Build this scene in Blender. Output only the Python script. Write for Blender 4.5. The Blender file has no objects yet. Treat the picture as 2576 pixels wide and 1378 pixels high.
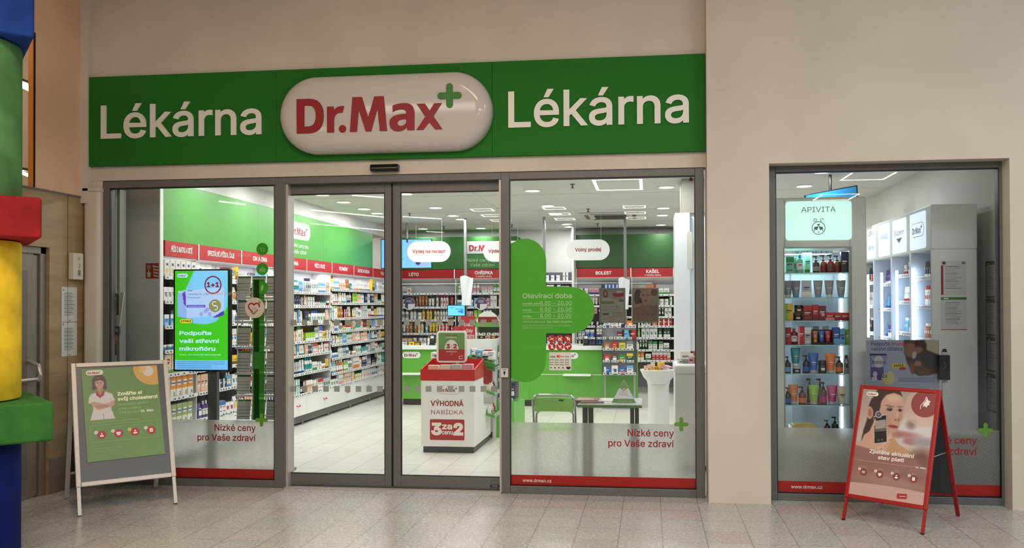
import bpy, math, random, os
import numpy as np
from mathutils import Vector, Matrix
from mathutils.geometry import interpolate_bezier, tessellate_polygon, delaunay_2d_cdt
random.seed(7)
S = bpy.context.scene
COL = S.collection
# ---------------------------------------------------------------- camera, world, exposure
F, CX, CY, YAW, PIT, ROL, CD, EYE = 2149.5, 1369.5, 744.2, .1222, .0108, -.0034, 7.243, 1.61
_cy, _sy = math.cos(YAW), math.sin(YAW)
_w = Vector((-_sy*math.cos(PIT), _cy*math.cos(PIT), math.sin(PIT)))
_r = Vector((_cy, _sy, 0)); _u = _r.cross(_w)
_c, _s = math.cos(ROL), math.sin(ROL)
_r, _u = _c*_r+_s*_u, -_s*_r+_c*_u
EYEP = Vector((0, -CD, EYE))
cam = bpy.data.cameras.new('camera'); camo = bpy.data.objects.new('camera', cam); COL.objects.link(camo)
cam.sensor_width = 36; cam.lens = F/2576*36
cam.shift_x = -(CX-1288)/2576; cam.shift_y = (CY-689)/2576
cam.clip_end = 200; cam.clip_start = .05
camo.matrix_world = Matrix(((_r.x, _u.x, -_w.x, EYEP.x), (_r.y, _u.y, -_w.y, EYEP.y), (_r.z, _u.z, -_w.z, EYEP.z), (0, 0, 0, 1)))
S.camera = camo
world = bpy.data.worlds.new('world'); S.world = world; world.use_nodes = True
world.node_tree.nodes['Background'].inputs[0].default_value = (.5, .47, .43, 1)
world.node_tree.nodes['Background'].inputs[1].default_value = .3
S.view_settings.view_transform = 'Standard'; S.view_settings.look = 'None'
S.view_settings.gamma = 1; S.view_settings.use_curve_mapping = False
S.view_settings.exposure = 0.0
S.cycles.max_bounces = 7; S.cycles.diffuse_bounces = 4; S.cycles.glossy_bounces = 3
S.cycles.transmission_bounces = 4; S.cycles.transparent_max_bounces = 14
S.cycles.caustics_reflective = False; S.cycles.caustics_refractive = False
S.cycles.sample_clamp_indirect = 4

def area_lamp(loc, sx, sy, power, color, name):
    l = bpy.data.lights.new(name, 'AREA'); l.shape = 'RECTANGLE'; l.size = sx; l.size_y = sy
    l.energy = power; l.color = color
    o = bpy.data.objects.new(name, l); o.location = loc; COL.objects.link(o)
    return o
# hall: fill lights added under the ceiling, out of view, to light the hall
area_lamp((1.5, -8.2, 4.93), 3.2, 1.2, 250, (.9, .95, 1), 'hall_fill_light')
area_lamp((3.4, -3.1, 4.93), 2.0, .8, 85, (.88, .95, 1), 'hall_fill_light')  # added close to the front to brighten the upper right wall
area_lamp((6.2, -7.0, 4.93), 3.2, 1.2, 190, (.9, .95, 1), 'hall_fill_light')
area_lamp((-3.4, -7.0, 4.93), 2.6, 1.2, 150, (1, .86, .73), 'hall_fill_light')
area_lamp((-9, -11, 4.93), 3, 1.2, 200, (1, .85, .7), 'hall_fill_light')
area_lamp((2, -13, 4.93), 5, 1.2, 300, (.95, .96, .96), 'hall_fill_light')
area_lamp((-1.5, -4.3, 4.93), 1.6, .8, 125, (1, .76, .56), 'hall_fill_light')  # warm fill added for the left wall and the grey panel
DL_POWER = 9.8

def at(px, py, Y):
    "point of the plane y = Y seen at a pixel of the photograph (used to take measures)"
    d = _w+_r*((px-CX)/F)-_u*((py-CY)/F)
    return EYEP+d*((Y-EYEP.y)/d.y)
def atx(px, py, X):
    d = _w+_r*((px-CX)/F)-_u*((py-CY)/F)
    return EYEP+d*((X-EYEP.x)/d.x)

# ---------------------------------------------------------------- materials
def lin(c):
    if isinstance(c, str):
        c = [int(c[i:i+2], 16) for i in (0, 2, 4)]
    return tuple(((x/255)/12.92 if x/255 <= .04045 else ((x/255+.055)/1.055)**2.4) for x in c)
_mc = {}
def M(c, rough=.55, metal=0., emit=0., coat=0., alpha=None):
    k = (str(c), rough, metal, emit, coat)
    if k in _mc: return _mc[k]
    m = bpy.data.materials.new('mat_'+(c if isinstance(c, str) else '%d_%d_%d' % tuple(c)))
    m.use_nodes = True
    b = m.node_tree.nodes['Principled BSDF']
    l = lin(c)
    b.inputs['Base Color'].default_value = (*l, 1)
    b.inputs['Roughness'].default_value = rough; b.inputs['Metallic'].default_value = metal
    b.inputs['Coat Weight'].default_value = coat
    if emit:
        b.inputs['Emission Color'].default_value = (*l, 1); b.inputs['Emission Strength'].default_value = emit
    _mc[k] = m
    return m
class NT:
    def __init__(s, name):
        s.m = bpy.data.materials.new(name); s.m.use_nodes = True; s.t = s.m.node_tree; s.n = s.t.nodes; s.l = s.t.links
        s.b = s.n['Principled BSDF']; s.out = s.n['Material Output']
    def new(s, typ, **kw):
        n = s.n.new(typ)
        for k, v in kw.items():
            if k.startswith('_'): setattr(n, k[1:], v)
            else: n.inputs[k.replace('_', ' ')].default_value = v
        return n
    def link(s, a, b): s.l.new(a, b)
    def ramp(s, fac, stops):
        r = s.n.new('ShaderNodeValToRGB'); e = r.color_ramp.elements
        while len(e) < len(stops): e.new(.5)
        for i, (p, c) in enumerate(stops): e[i].position = p; e[i].color = (*lin(c), 1)
        s.link(fac, r.inputs[0]); return r.outputs[0]
    def mix(s, fac, a, b, mode='MIX'):
        x = s.n.new('ShaderNodeMix'); x.data_type = 'RGBA'; x.blend_type = mode
        for sock, v in ((x.inputs[0], fac), (x.inputs[6], a), (x.inputs[7], b)):
            if hasattr(v, 'links') or hasattr(v, 'is_linked'): s.link(v, sock)
            elif isinstance(v, (int, float)): sock.default_value = v
            else: sock.default_value = (*lin(v), 1)
        return x.outputs[2]
    def math(s, op, a, b=0.):
        x = s.n.new('ShaderNodeMath'); x.operation = op
        for i, v in enumerate((a, b)):
            if hasattr(v, 'is_linked'): s.link(v, x.inputs[i])
            else: x.inputs[i].default_value = v
        return x.outputs[0]
    def pos(s, sx=1, sy=1, sz=1, off=(0, 0, 0)):
        g = s.n.new('ShaderNodeNewGeometry'); mp = s.n.new('ShaderNodeMapping')
        mp.inputs['Scale'].default_value = (sx, sy, sz); mp.inputs['Location'].default_value = off
        s.link(g.outputs['Position'], mp.inputs[0]); return mp.outputs[0]

def wall_mat(name, c, amt=.12, rough=.85):
    t = NT(name)
    n1 = t.new('ShaderNodeTexNoise', Scale=1.3, Detail=4.); t.link(t.pos(), n1.inputs['Vector'])
    n2 = t.new('ShaderNodeTexNoise', Scale=90., Detail=3.); t.link(t.pos(), n2.inputs['Vector'])
    d = tuple(int(x*(1-amt)) for x in c)
    t.link(t.ramp(n1.outputs[0], [(.3, d), (.7, c)]), t.b.inputs['Base Color'])
    bp = t.new('ShaderNodeBump', Strength=.12, Distance=.004); t.link(n2.outputs[0], bp.inputs['Height']); t.link(bp.outputs[0], t.b.inputs['Normal'])
    t.b.inputs['Roughness'].default_value = rough
    return t.m
def hall_floor_mat():
    t = NT('terrazzo_tiles')
    g = t.pos(off=(-.0817+.15, .754+.15, 0)); sep = t.new('ShaderNodeSeparateXYZ'); t.link(g, sep.inputs[0])
    fx = t.math('FRACT', t.math('DIVIDE', t.math('ADD', sep.outputs[0], 300-.15), .3)); fy = t.math('FRACT', t.math('DIVIDE', t.math('ADD', sep.outputs[1], 300-.15), .3))
    ex = t.math('MINIMUM', fx, t.math('SUBTRACT', 1., fx)); ey = t.math('MINIMUM', fy, t.math('SUBTRACT', 1., fy))
    jx = t.math('LESS_THAN', ex, .0105); jy = t.math('LESS_THAN', ey, .013)
    ix = t.math('FLOOR', t.math('DIVIDE', t.math('ADD', sep.outputs[0], 300-.15), .3)); iy = t.math('FLOOR', t.math('DIVIDE', t.math('ADD', sep.outputs[1], 300-.15), .3))
    cb = t.new('ShaderNodeCombineXYZ'); t.link(ix, cb.inputs[0]); t.link(iy, cb.inputs[1])
    wn = t.n.new('ShaderNodeTexWhiteNoise'); wn.noise_dimensions = '2D'; t.link(cb.outputs[0], wn.inputs['Vector'])
    base = t.ramp(wn.outputs[0], [(0, (176, 166, 164)), (.35, (188, 185, 182)), (.65, (174, 180, 176)), (1, (194, 186, 184))])
    n1 = t.new('ShaderNodeTexNoise', Scale=45., Detail=3.); t.link(t.pos(), n1.inputs['Vector'])
    base = t.mix(.35, base, t.ramp(n1.outputs[0], [(.35, (150, 136, 124)), (.65, (215, 208, 198))]))
    # curved dark flecks: thin contour lines of a distorted noise, broken up
    n2 = t.new('ShaderNodeTexNoise', Scale=55., Detail=1.); t.link(t.pos(sx=1, sy=1), n2.inputs['Vector'])
    lnm = t.math('LESS_THAN', t.math('ABSOLUTE', t.math('SUBTRACT', n2.outputs[0], .56)), .022)
    n3 = t.new('ShaderNodeTexNoise', Scale=38., Detail=1.); t.link(t.pos(off=(3, 7, 1)), n3.inputs['Vector'])
    fl = t.math('MULTIPLY', lnm, t.math('GREATER_THAN', n3.outputs[0], .55))
    base = t.mix(t.math('MULTIPLY', fl, .7), base, (92, 80, 72))
    base = t.mix(t.math('MULTIPLY', jx, .65), base, (84, 76, 68))
    base = t.mix(t.math('MULTIPLY', jy, .45), base, (112, 102, 94))
    n4 = t.new('ShaderNodeTexNoise', Scale=.8, Detail=3.); t.link(t.pos(), n4.inputs['Vector'])
    base = t.mix(t.math('MULTIPLY', n4.outputs[0], .2), base, (150, 134, 122))
    t.link(base, t.b.inputs['Base Color'])
    t.link(t.ramp(n1.outputs[0], [(.3, (122, 122, 122)), (.8, (156, 156, 156))]), t.b.inputs['Roughness'])
    t.b.inputs['Specular IOR Level'].default_value = .55
    return t.m
def shop_floor_mat():
    t = NT('shop_tiles')
    g = t.pos(); sep = t.new('ShaderNodeSeparateXYZ'); t.link(g, sep.inputs[0])
    cb = t.new('ShaderNodeCombineXYZ'); t.link(sep.outputs[1], cb.inputs[0]); t.link(t.math('ADD', sep.outputs[0], 2.3+30), cb.inputs[1])
    br = t.new('ShaderNodeTexBrick', Scale=1., Mortar_Size=.0028, Brick_Width=.6, Row_Height=.3)
    br.offset = .5; br.inputs['Color1'].default_value = (*lin((222, 217, 207)), 1); br.inputs['Color2'].default_value = (*lin((232, 228, 219)), 1); br.inputs['Mortar'].default_value = (*lin((150, 146, 140)), 1)
    t.link(cb.outputs[0], br.inputs['Vector'])
    n1 = t.new('ShaderNodeTexNoise', Scale=5., Detail=5.); t.link(g, n1.inputs['Vector'])
    t.link(t.mix(t.math('MULTIPLY', n1.outputs[0], .25), br.outputs[0], (205, 196, 186)), t.b.inputs['Base Color'])
    t.b.inputs['Roughness'].default_value = .28
    return t.m
def wood_mat():
    t = NT('oak_look_panels')
    n1 = t.new('ShaderNodeTexNoise', Scale=1., Detail=7., Roughness=.6); t.link(t.pos(.9, .9, 7), n1.inputs['Vector'])
    n2 = t.new('ShaderNodeTexNoise', Scale=2.2, Detail=2.); t.link(t.pos(1, 1, 1.4), n2.inputs['Vector'])
    c = t.ramp(n1.outputs[0], [(.3, (122, 98, 66)), (.5, (156, 130, 92)), (.7, (178, 152, 114))])
    c = t.mix(t.math('MULTIPLY', n2.outputs[0], .4), c, (132, 116, 92))
    t.link(c, t.b.inputs['Base Color']); t.b.inputs['Roughness'].default_value = .5
    return t.m
def fabric_mat(name, c):
    t = NT(name)
    n1 = t.new('ShaderNodeTexNoise', Scale=350., Detail=2.); t.link(t.pos(), n1.inputs['Vector'])
    n2 = t.new('ShaderNodeTexNoise', Scale=4., Detail=3.); t.link(t.pos(), n2.inputs['Vector'])
    d = tuple(int(x*.8) for x in c)
    t.link(t.ramp(n2.outputs[0], [(.3, d), (.65, c)]), t.b.inputs['Base Color'])
    bp = t.new('ShaderNodeBump', Strength=.3, Distance=.002); t.link(n1.outputs[0], bp.inputs['Height']); t.link(bp.outputs[0], t.b.inputs['Normal'])
    t.b.inputs['Roughness'].default_value = .8; t.b.inputs['Specular IOR Level'].default_value = .15
    return t.m
def glass_mat(name='pane_glass', tint=(.96, .985, .97), k=1.5, f0=1.45):
    t = NT(name); t.n.remove(t.b)
    tr = t.new('ShaderNodeBsdfTransparent'); tr.inputs[0].default_value = (*tint, 1)
    gl = t.new('ShaderNodeBsdfGlossy', Roughness=0.0); gl.inputs[0].default_value = (1, 1, 1, 1)
    fr = t.new('ShaderNodeFresnel', IOR=f0)
    mx = t.n.new('ShaderNodeMixShader'); t.link(t.math('MULTIPLY', fr.outputs[0], k), mx.inputs[0]); t.link(tr.outputs[0], mx.inputs[1]); t.link(gl.outputs[0], mx.inputs[2])
    t.link(mx.outputs[0], t.out.inputs[0]); return t.m
def frost_mat():
    t = NT('frosted_film'); t.n.remove(t.b)
    rf = t.new('ShaderNodeBsdfRefraction', Roughness=.72, IOR=1.12); rf.inputs[0].default_value = (.80, .81, .80, 1)
    df = t.new('ShaderNodeBsdfDiffuse'); df.inputs[0].default_value = (*lin((196, 196, 190)), 1)
    tl = t.new('ShaderNodeBsdfTranslucent'); tl.inputs[0].default_value = (*lin((200, 202, 198)), 1)
    tr = t.new('ShaderNodeBsdfTransparent'); tr.inputs[0].default_value = (.82, .83, .82, 1)
    a = t.n.new('ShaderNodeMixShader'); a.inputs[0].default_value = .45; t.link(df.outputs[0], a.inputs[1]); t.link(tl.outputs[0], a.inputs[2])
    b = t.n.new('ShaderNodeMixShader'); b.inputs[0].default_value = .52; t.link(a.outputs[0], b.inputs[1]); t.link(rf.outputs[0], b.inputs[2])
    g = t.new('ShaderNodeNewGeometry'); sep = t.new('ShaderNodeSeparateXYZ'); t.link(g.outputs['Position'], sep.inputs[0])
    d = t.math('ADD', sep.outputs[0], sep.outputs[2])
    fr = t.math('FRACT', t.math('DIVIDE', t.math('ADD', d, 50.), .031))
    ln = t.math('LESS_THAN', fr, .13)
    c = t.n.new('ShaderNodeMixShader'); t.link(t.math('MULTIPLY', ln, .3), c.inputs[0]); t.link(b.outputs[0], c.inputs[1]); t.link(tr.outputs[0], c.inputs[2])
    t.link(c.outputs[0], t.out.inputs[0]); return t.m
def clear_mat(name, col, a):
    "film that lets part of the light through"
    t = NT(name)
    tr = t.new('ShaderNodeBsdfTransparent'); tr.inputs[0].default_value = (*lin(col), 1)
    t.b.inputs['Base Color'].default_value = (*lin(col), 1); t.b.inputs['Roughness'].default_value = .25
    mx = t.n.new('ShaderNodeMixShader'); mx.inputs[0].default_value = a
    t.link(tr.outputs[0], mx.inputs[1]); t.link(t.b.outputs[0], mx.inputs[2]); t.link(mx.outputs[0], t.out.inputs[0])
    return t.m
def print_mat(name, rough=.35, emit=0.):
    t = NT(name); a = t.n.new('ShaderNodeAttribute'); a.attribute_name = 'Col'
    t.link(a.outputs['Color'], t.b.inputs['Base Color']); t.b.inputs['Roughness'].default_value = rough
    if emit: t.link(a.outputs['Color'], t.b.inputs['Emission Color']); t.b.inputs['Emission Strength'].default_value = emit
    return t.m
def brushed(name, c, rough=.35, metal=.8):
    t = NT(name)
    n1 = t.new('ShaderNodeTexNoise', Scale=30., Detail=3.); t.link(t.pos(4, 4, .3), n1.inputs['Vector'])
    d = tuple(int(x*.95) for x in c)
    t.link(t.ramp(n1.outputs[0], [(.3, d), (.7, c)]), t.b.inputs['Base Color'])
    t.b.inputs['Roughness'].default_value = rough; t.b.inputs['Metallic'].default_value = metal
    return t.m

WHITE = M((232, 230, 226), .5); OFFW = M((214, 212, 205), .6); BLACK = M((14, 14, 15), .35); DGREY = M((70, 72, 76), .6)
SHOPW = wall_mat('shop_white_paint', (226, 225, 220), .04)
CREAM = wall_mat('cream_plaster', (210, 200, 186), .07)
CREAM_T = M((208, 198, 184), .7)
ALU = brushed('grey_aluminium', (106, 106, 103), .45, .15)
ALU_L = brushed('light_aluminium', (196, 190, 182), .4, .35)
GREEN = M((60, 142, 52), .45); GREEN_S = M((40, 110, 38), .7); RED = M((176, 28, 30), .45); RED_D = M((158, 20, 22), .4)
LIME = M((112, 178, 66), .45); TXTR = M((140, 16, 26), .5); GLASS = glass_mat(); GLASS_S = glass_mat('shelf_glass', (.92, .98, .98), 1.2)
PLEXI = glass_mat('plexiglass', (.97, .98, .98), 1.0, 1.35)
CHROME = M((200, 200, 204), .15, 1.)
GASKET = M((12, 12, 12), .5)
FROST = frost_mat()
PRINT = print_mat('poster_print'); SCREEN = print_mat('screen_picture', .2, .9)

# ---------------------------------------------------------------- mesh building
class MB:
    def __init__(s): s.v = []; s.f = []; s.mi = []; s.mats = []
    def m(s, mat):
        if mat not in s.mats: s.mats.append(mat)
        return s.mats.index(mat)
    def add(s, vs, fs, mat):
        b = len(s.v); k = s.m(mat)
        s.v += [tuple(p) for p in vs]; s.f += [tuple(b+i for i in f) for f in fs]; s.mi += [k]*len(fs); return s
    def box(s, x0, x1, y0, y1, z0, z1, mat):
        if x0 > x1: x0, x1 = x1, x0
        if y0 > y1: y0, y1 = y1, y0
        if z0 > z1: z0, z1 = z1, z0
        vs = [(x, y, z) for z in (z0, z1) for y in (y0, y1) for x in (x0, x1)]
        return s.add(vs, [(0, 2, 3, 1), (4, 5, 7, 6), (0, 1, 5, 4), (2, 6, 7, 3), (0, 4, 6, 2), (1, 3, 7, 5)], mat)
    def rbox(s, x0, x1, y0, y1, z0, z1, r, mat, n=4):
        "box with rounded vertical edges"
        pts = rr_pts((x0+x1)/2, (y0+y1)/2, x1-x0, y1-y0, r, n)
        return s.prism([(a, b) for a, b in pts], z0, z1, mat)
    def prism(s, pts, z0, z1, mat, axis='Z'):
        n = len(pts)
        def P(a, b, c): return {'Z': (a, b, c), 'Y': (a, c, b), 'X': (c, a, b)}[axis]
        vs = [P(a, b, z0) for a, b in pts]+[P(a, b, z1) for a, b in pts]
        return s.add(vs, [tuple(range(n))[::-1], tuple(range(n, 2*n))]+[(i, (i+1) % n, n+(i+1) % n, n+i) for i in range(n)], mat)
    def lathe(s, prof, c, mat, seg=16, cap=True, sx=1, sy=1):
        vs = []; fs = []
        for r, z in prof:
            for k in range(seg):
                a = 2*math.pi*k/seg; vs.append((c[0]+r*sx*math.cos(a), c[1]+r*sy*math.sin(a), c[2]+z))
        for i in range(len(prof)-1):
            for k in range(seg):
                fs.append((i*seg+k, i*seg+(k+1) % seg, (i+1)*seg+(k+1) % seg, (i+1)*seg+k))
        if cap:
            fs.append(tuple(range(seg))[::-1]); fs.append(tuple((len(prof)-1)*seg+k for k in range(seg)))
        return s.add(vs, fs, mat)
    def cyl(s, c, r, h, mat, seg=16): return s.lathe([(r, 0), (r, h)], c, mat, seg)
    def tube(s, pts, r, mat, seg=8, closed=False):
        pts = [Vector(p) for p in pts]; n = len(pts); vs = []; fs = []
        prev = None
        for i, p in enumerate(pts):
            if closed: t = (pts[(i+1) % n]-pts[i-1])
            else: t = pts[min(i+1, n-1)]-pts[max(i-1, 0)]
            t.normalize()
            if prev is None:
                a = Vector((0, 0, 1)) if abs(t.z) < .9 else Vector((1, 0, 0)); x = t.cross(a).normalized()
            else: x = (prev-t*prev.dot(t)).normalized()
            prev = x; y = t.cross(x)
            for k in range(seg):
                a = 2*math.pi*k/seg; q = p+x*(r*math.cos(a))+y*(r*math.sin(a)); vs.append(tuple(q))
        m = n if closed else n-1
        for i in range(m):
            j = (i+1) % n
            for k in range(seg): fs.append((i*seg+k, i*seg+(k+1) % seg, j*seg+(k+1) % seg, j*seg+k))
        if not closed: fs.append(tuple(range(seg))[::-1]); fs.append(tuple((n-1)*seg+k for k in range(seg)))
        return s.add(vs, fs, mat)
    def bar(s, a, b, w, d, mat, up=(0, 0, 1)):
        "rectangular bar between two points; w across, d along 'up'-ish normal"
        a = Vector(a); b = Vector(b); t = (b-a).normalized(); x = t.cross(Vector(up)).normalized()*(w/2); y = x.cross(t).normalized()*(d/2)
        vs = [p+i*x+j*y for p in (a, b) for i, j in ((-1, -1), (1, -1), (1, 1), (-1, 1))]
        return s.add(vs, [(3, 2, 1, 0), (4, 5, 6, 7), (0, 1, 5, 4), (1, 2, 6, 5), (2, 3, 7, 6), (3, 0, 4, 7)], mat)
    # flat art on a frame
    def fpoly(s, fr, pts, mat, d=.001, ext=0.):
        n = len(pts)
        if ext:
            vs = [fr.p(a, b, d) for a, b in pts]+[fr.p(a, b, d+ext) for a, b in pts]
            return s.add(vs, [tuple(range(n, 2*n))]+[tuple(range(n))[::-1]]+[(i, (i+1) % n, n+(i+1) % n, n+i) for i in range(n)], mat)
        return s.add([fr.p(a, b, d) for a, b in pts], [tuple(range(n))], mat)
    def frect(s, fr, x0, x1, z0, z1, mat, d=.001, ext=0.): return s.fpoly(fr, [(x0, z0), (x1, z0), (x1, z1), (x0, z1)], mat, d, ext)
    def frr(s, fr, cx, cz, w, h, r, mat, d=.001, ext=0., n=6): return s.fpoly(fr, rr_pts(cx, cz, w, h, r, n), mat, d, ext)
    def fdisc(s, fr, cx, cz, r, mat, d=.001, ext=0., n=28): return s.fpoly(fr, [(cx+r*math.cos(2*math.pi*k/n), cz+r*math.sin(2*math.pi*k/n)) for k in range(n)], mat, d, ext)
    def fring(s, fr, cx, cz, r0, r1, mat, d=.001, a0=0, a1=360, n=32):
        P = [(math.radians(a0+(a1-a0)*k/n)) for k in range(n+1)]
        vs = [fr.p(cx+r0*math.cos(a), cz+r0*math.sin(a), d) for a in P]+[fr.p(cx+r1*math.cos(a), cz+r1*math.sin(a), d) for a in P]
        return s.add(vs, [(i, n+1+i, n+2+i, i+1) for i in range(n)], mat)
    def fline(s, fr, pts, w, mat, d=.001):
        for (a, b), (c, e) in zip(pts[:-1], pts[1:]):
            L = math.hypot(c-a, e-b) or 1; nx, nz = -(e-b)/L*w/2, (c-a)/L*w/2
            s.fpoly(fr, [(a-nx, b-nz), (c-nx, e-nz), (c+nx, e+nz), (a+nx, b+nz)], mat, d)
        return s
    def fplus(s, fr, cx, cz, L, t, mat, d=.001, ext=0.):
        P = []
        for q in range(4):
            c, n = (1, 0, -1, 0)[q], (0, 1, 0, -1)[q]
            arm = [(t, -t)]+[(L-t+t*math.cos(math.radians(a)), t*math.sin(math.radians(a))) for a in range(-90, 91, 18)]
            P += [(cx+x*c-z*n, cz+x*n+z*c) for x, z in arm]
        n = len(P); tr = [tuple(q) for q in tessellate_polygon([[Vector((a, b, 0)) for a, b in P]])]
        tr = [q if area2([P[j] for j in q]) > 0 else q[::-1] for q in tr]
        if ext: return s.add([fr.p(a, b, d) for a, b in P]+[fr.p(a, b, d+ext) for a, b in P], [tuple(n+j for j in q) for q in tr]+[(i, (i+1) % n, n+(i+1) % n, n+i) for i in range(n)], mat)
        return s.add([fr.p(a, b, d) for a, b in P], tr, mat)
    def mesh(s, name, inv=None):
        me = bpy.data.meshes.new(name)
        v = s.v if inv is None else [tuple(inv @ Vector(p)) for p in s.v]
        me.from_pydata(v, [], s.f); me.polygons.foreach_set('material_index', s.mi)
        for m in s.mats: me.materials.append(m)
        return me
    def build(s, name, parent=None, smooth=False, bevel=0, local=False, seg=2):
        inv = None
        if parent is not None and not local: inv = WM[parent.name].inverted()
        me = s.mesh(name, inv)
        if smooth:
            me.polygons.foreach_set('use_smooth', [True]*len(me.polygons))
            try: me.set_sharp_from_angle(angle=math.radians(40))
            except Exception: pass
        me.update(); o = bpy.data.objects.new(name, me); COL.objects.link(o)
        if parent is not None: o.parent = parent; WM[o.name] = WM[parent.name].copy()
        else: WM[o.name] = Matrix()
        if bevel:
            b = o.modifiers.new('bevel', 'BEVEL'); b.width = bevel; b.segments = seg; b.limit_method = 'ANGLE'; b.angle_limit = math.radians(50); b.use_clamp_overlap = True
        return o
WM = {}
def rr_pts(cx, cz, w, h, r, n=6):
    r = min(r, w/2-1e-5, h/2-1e-5); out = []
    for qx, qz, a0 in ((1, 1, 0), (-1, 1, 90), (-1, -1, 180), (1, -1, 270)):
        for k in range(n+1):
            a = math.radians(a0+90*k/n); out.append((cx+qx*(w/2-r)+r*math.cos(a), cz+qz*(h/2-r)+r*math.sin(a)))
    return out
class Fr:
    def __init__(s, o, r=(1, 0, 0), u=(0, 0, 1)):
        s.o = Vector(o); s.r = Vector(r).normalized(); s.u = Vector(u).normalized(); s.n = s.r.cross(s.u)
    def p(s, a, b, d=0.): return tuple(s.o+s.r*a+s.u*b+s.n*d)
    def uv(s, P): q = Vector(P)-s.o; return q.dot(s.r), q.dot(s.u)
def tag(o, label, cat, group=None):
    o['label'] = label; o['category'] = cat
    if group: o['group'] = group
    return o
def thing(name, label, cat, loc=(0, 0, 0), rz=0., group=None):
    o = bpy.data.objects.new(name, None); COL.objects.link(o); o.empty_display_size = .1
    o.location = loc; o.rotation_euler = (0, 0, rz)
    WM[o.name] = Matrix.Translation(loc) @ Matrix.Rotation(rz, 4, 'Z')
    return tag(o, label, cat, group)
def struct(o): o['kind'] = 'structure'; return o
def snode(name, loc=(0, 0, 0)):
    o = bpy.data.objects.new(name, None); COL.objects.link(o); o.location = loc; WM[o.name] = Matrix.Translation(loc); return struct(o)
def copy_tree(o, parent=None, loc=None, rz=None):
    c = o.copy(); COL.objects.link(c)
    if parent: c.parent = parent
    for ch in list(o.children): copy_tree(ch, c)
    if loc is not None: c.location = loc
    if rz is not None: c.rotation_euler = (0, 0, rz)
    return c

# ---------------------------------------------------------------- lettering
try:
    FONT = bpy.data.fonts.load(os.path.join(bpy.utils.system_resource('DATAFILES'), 'fonts', 'Inter.woff2'))
except Exception: FONT = None
_tc = {}
def text_polys(s, res=3):
    k = (s, res)
    if k in _tc: return _tc[k]
    c = bpy.data.curves.new('lettering', 'FONT'); c.body = s; c.size = 1
    if FONT: c.font = FONT
    o = bpy.data.objects.new('lettering', c); COL.objects.link(o)
    dg = bpy.context.evaluated_depsgraph_get(); oe = o.evaluated_get(dg)
    cu = oe.to_curve(dg); polys = []
    for sp in cu.splines:
        pts = []
        if sp.type == 'BEZIER':
            n = len(sp.bezier_points)
            for i in range(n):
                a, b = sp.bezier_points[i], sp.bezier_points[(i+1) % n]
                straight = (a.handle_right-a.co).length < 1e-5 and (b.handle_left-b.co).length < 1e-5
                cr = (a.handle_right-a.co).cross(b.co-a.co).length+(b.handle_left-b.co).cross(b.co-a.co).length
                if straight or cr < 1e-6: pts.append((a.co.x, a.co.y))
                else:
                    for q in interpolate_bezier(a.co, a.handle_right, b.handle_left, b.co, res+1)[:-1]: pts.append((q.x, q.y))
        else: pts = [(p.co.x, p.co.y) for p in sp.points]
        cl = [p for i, p in enumerate(pts) if math.dist(p, pts[i-1]) > 1e-5]
        if len(cl) > 2: polys.append(cl)
    oe.to_curve_clear(); bpy.data.objects.remove(o); bpy.data.curves.remove(c)
    _tc[k] = polys; return polys
def area2(p): return sum(p[i-1][0]*p[i][1]-p[i][0]*p[i-1][1] for i in range(len(p)))/2
def inside(pt, poly):
    x, y = pt; r = False
    for i in range(len(poly)):
        (x1, y1), (x2, y2) = poly[i-1], poly[i]
        if (y1 > y) != (y2 > y) and x < (x2-x1)*(y-y1)/(y2-y1)+x1: r = not r
    return r
def grow(p, off, sg):
    n = len(p); out = []
    for i in range(n):
        a, b, c = p[i-1], p[i], p[(i+1) % n]
        e1 = (b[0]-a[0], b[1]-a[1]); e2 = (c[0]-b[0], c[1]-b[1]); l1 = math.hypot(*e1) or 1; l2 = math.hypot(*e2) or 1
        n1 = (e1[1]/l1, -e1[0]/l1); n2 = (e2[1]/l2, -e2[0]/l2); m = (n1[0]+n2[0], n1[1]+n2[1]); q = m[0]**2+m[1]**2
        k = min(2/q if q > 1e-6 else 1, 1.6); out.append((b[0]+sg*off*m[0]*k, b[1]+sg*off*m[1]*k))
    return out
_cap = [None]
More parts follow.
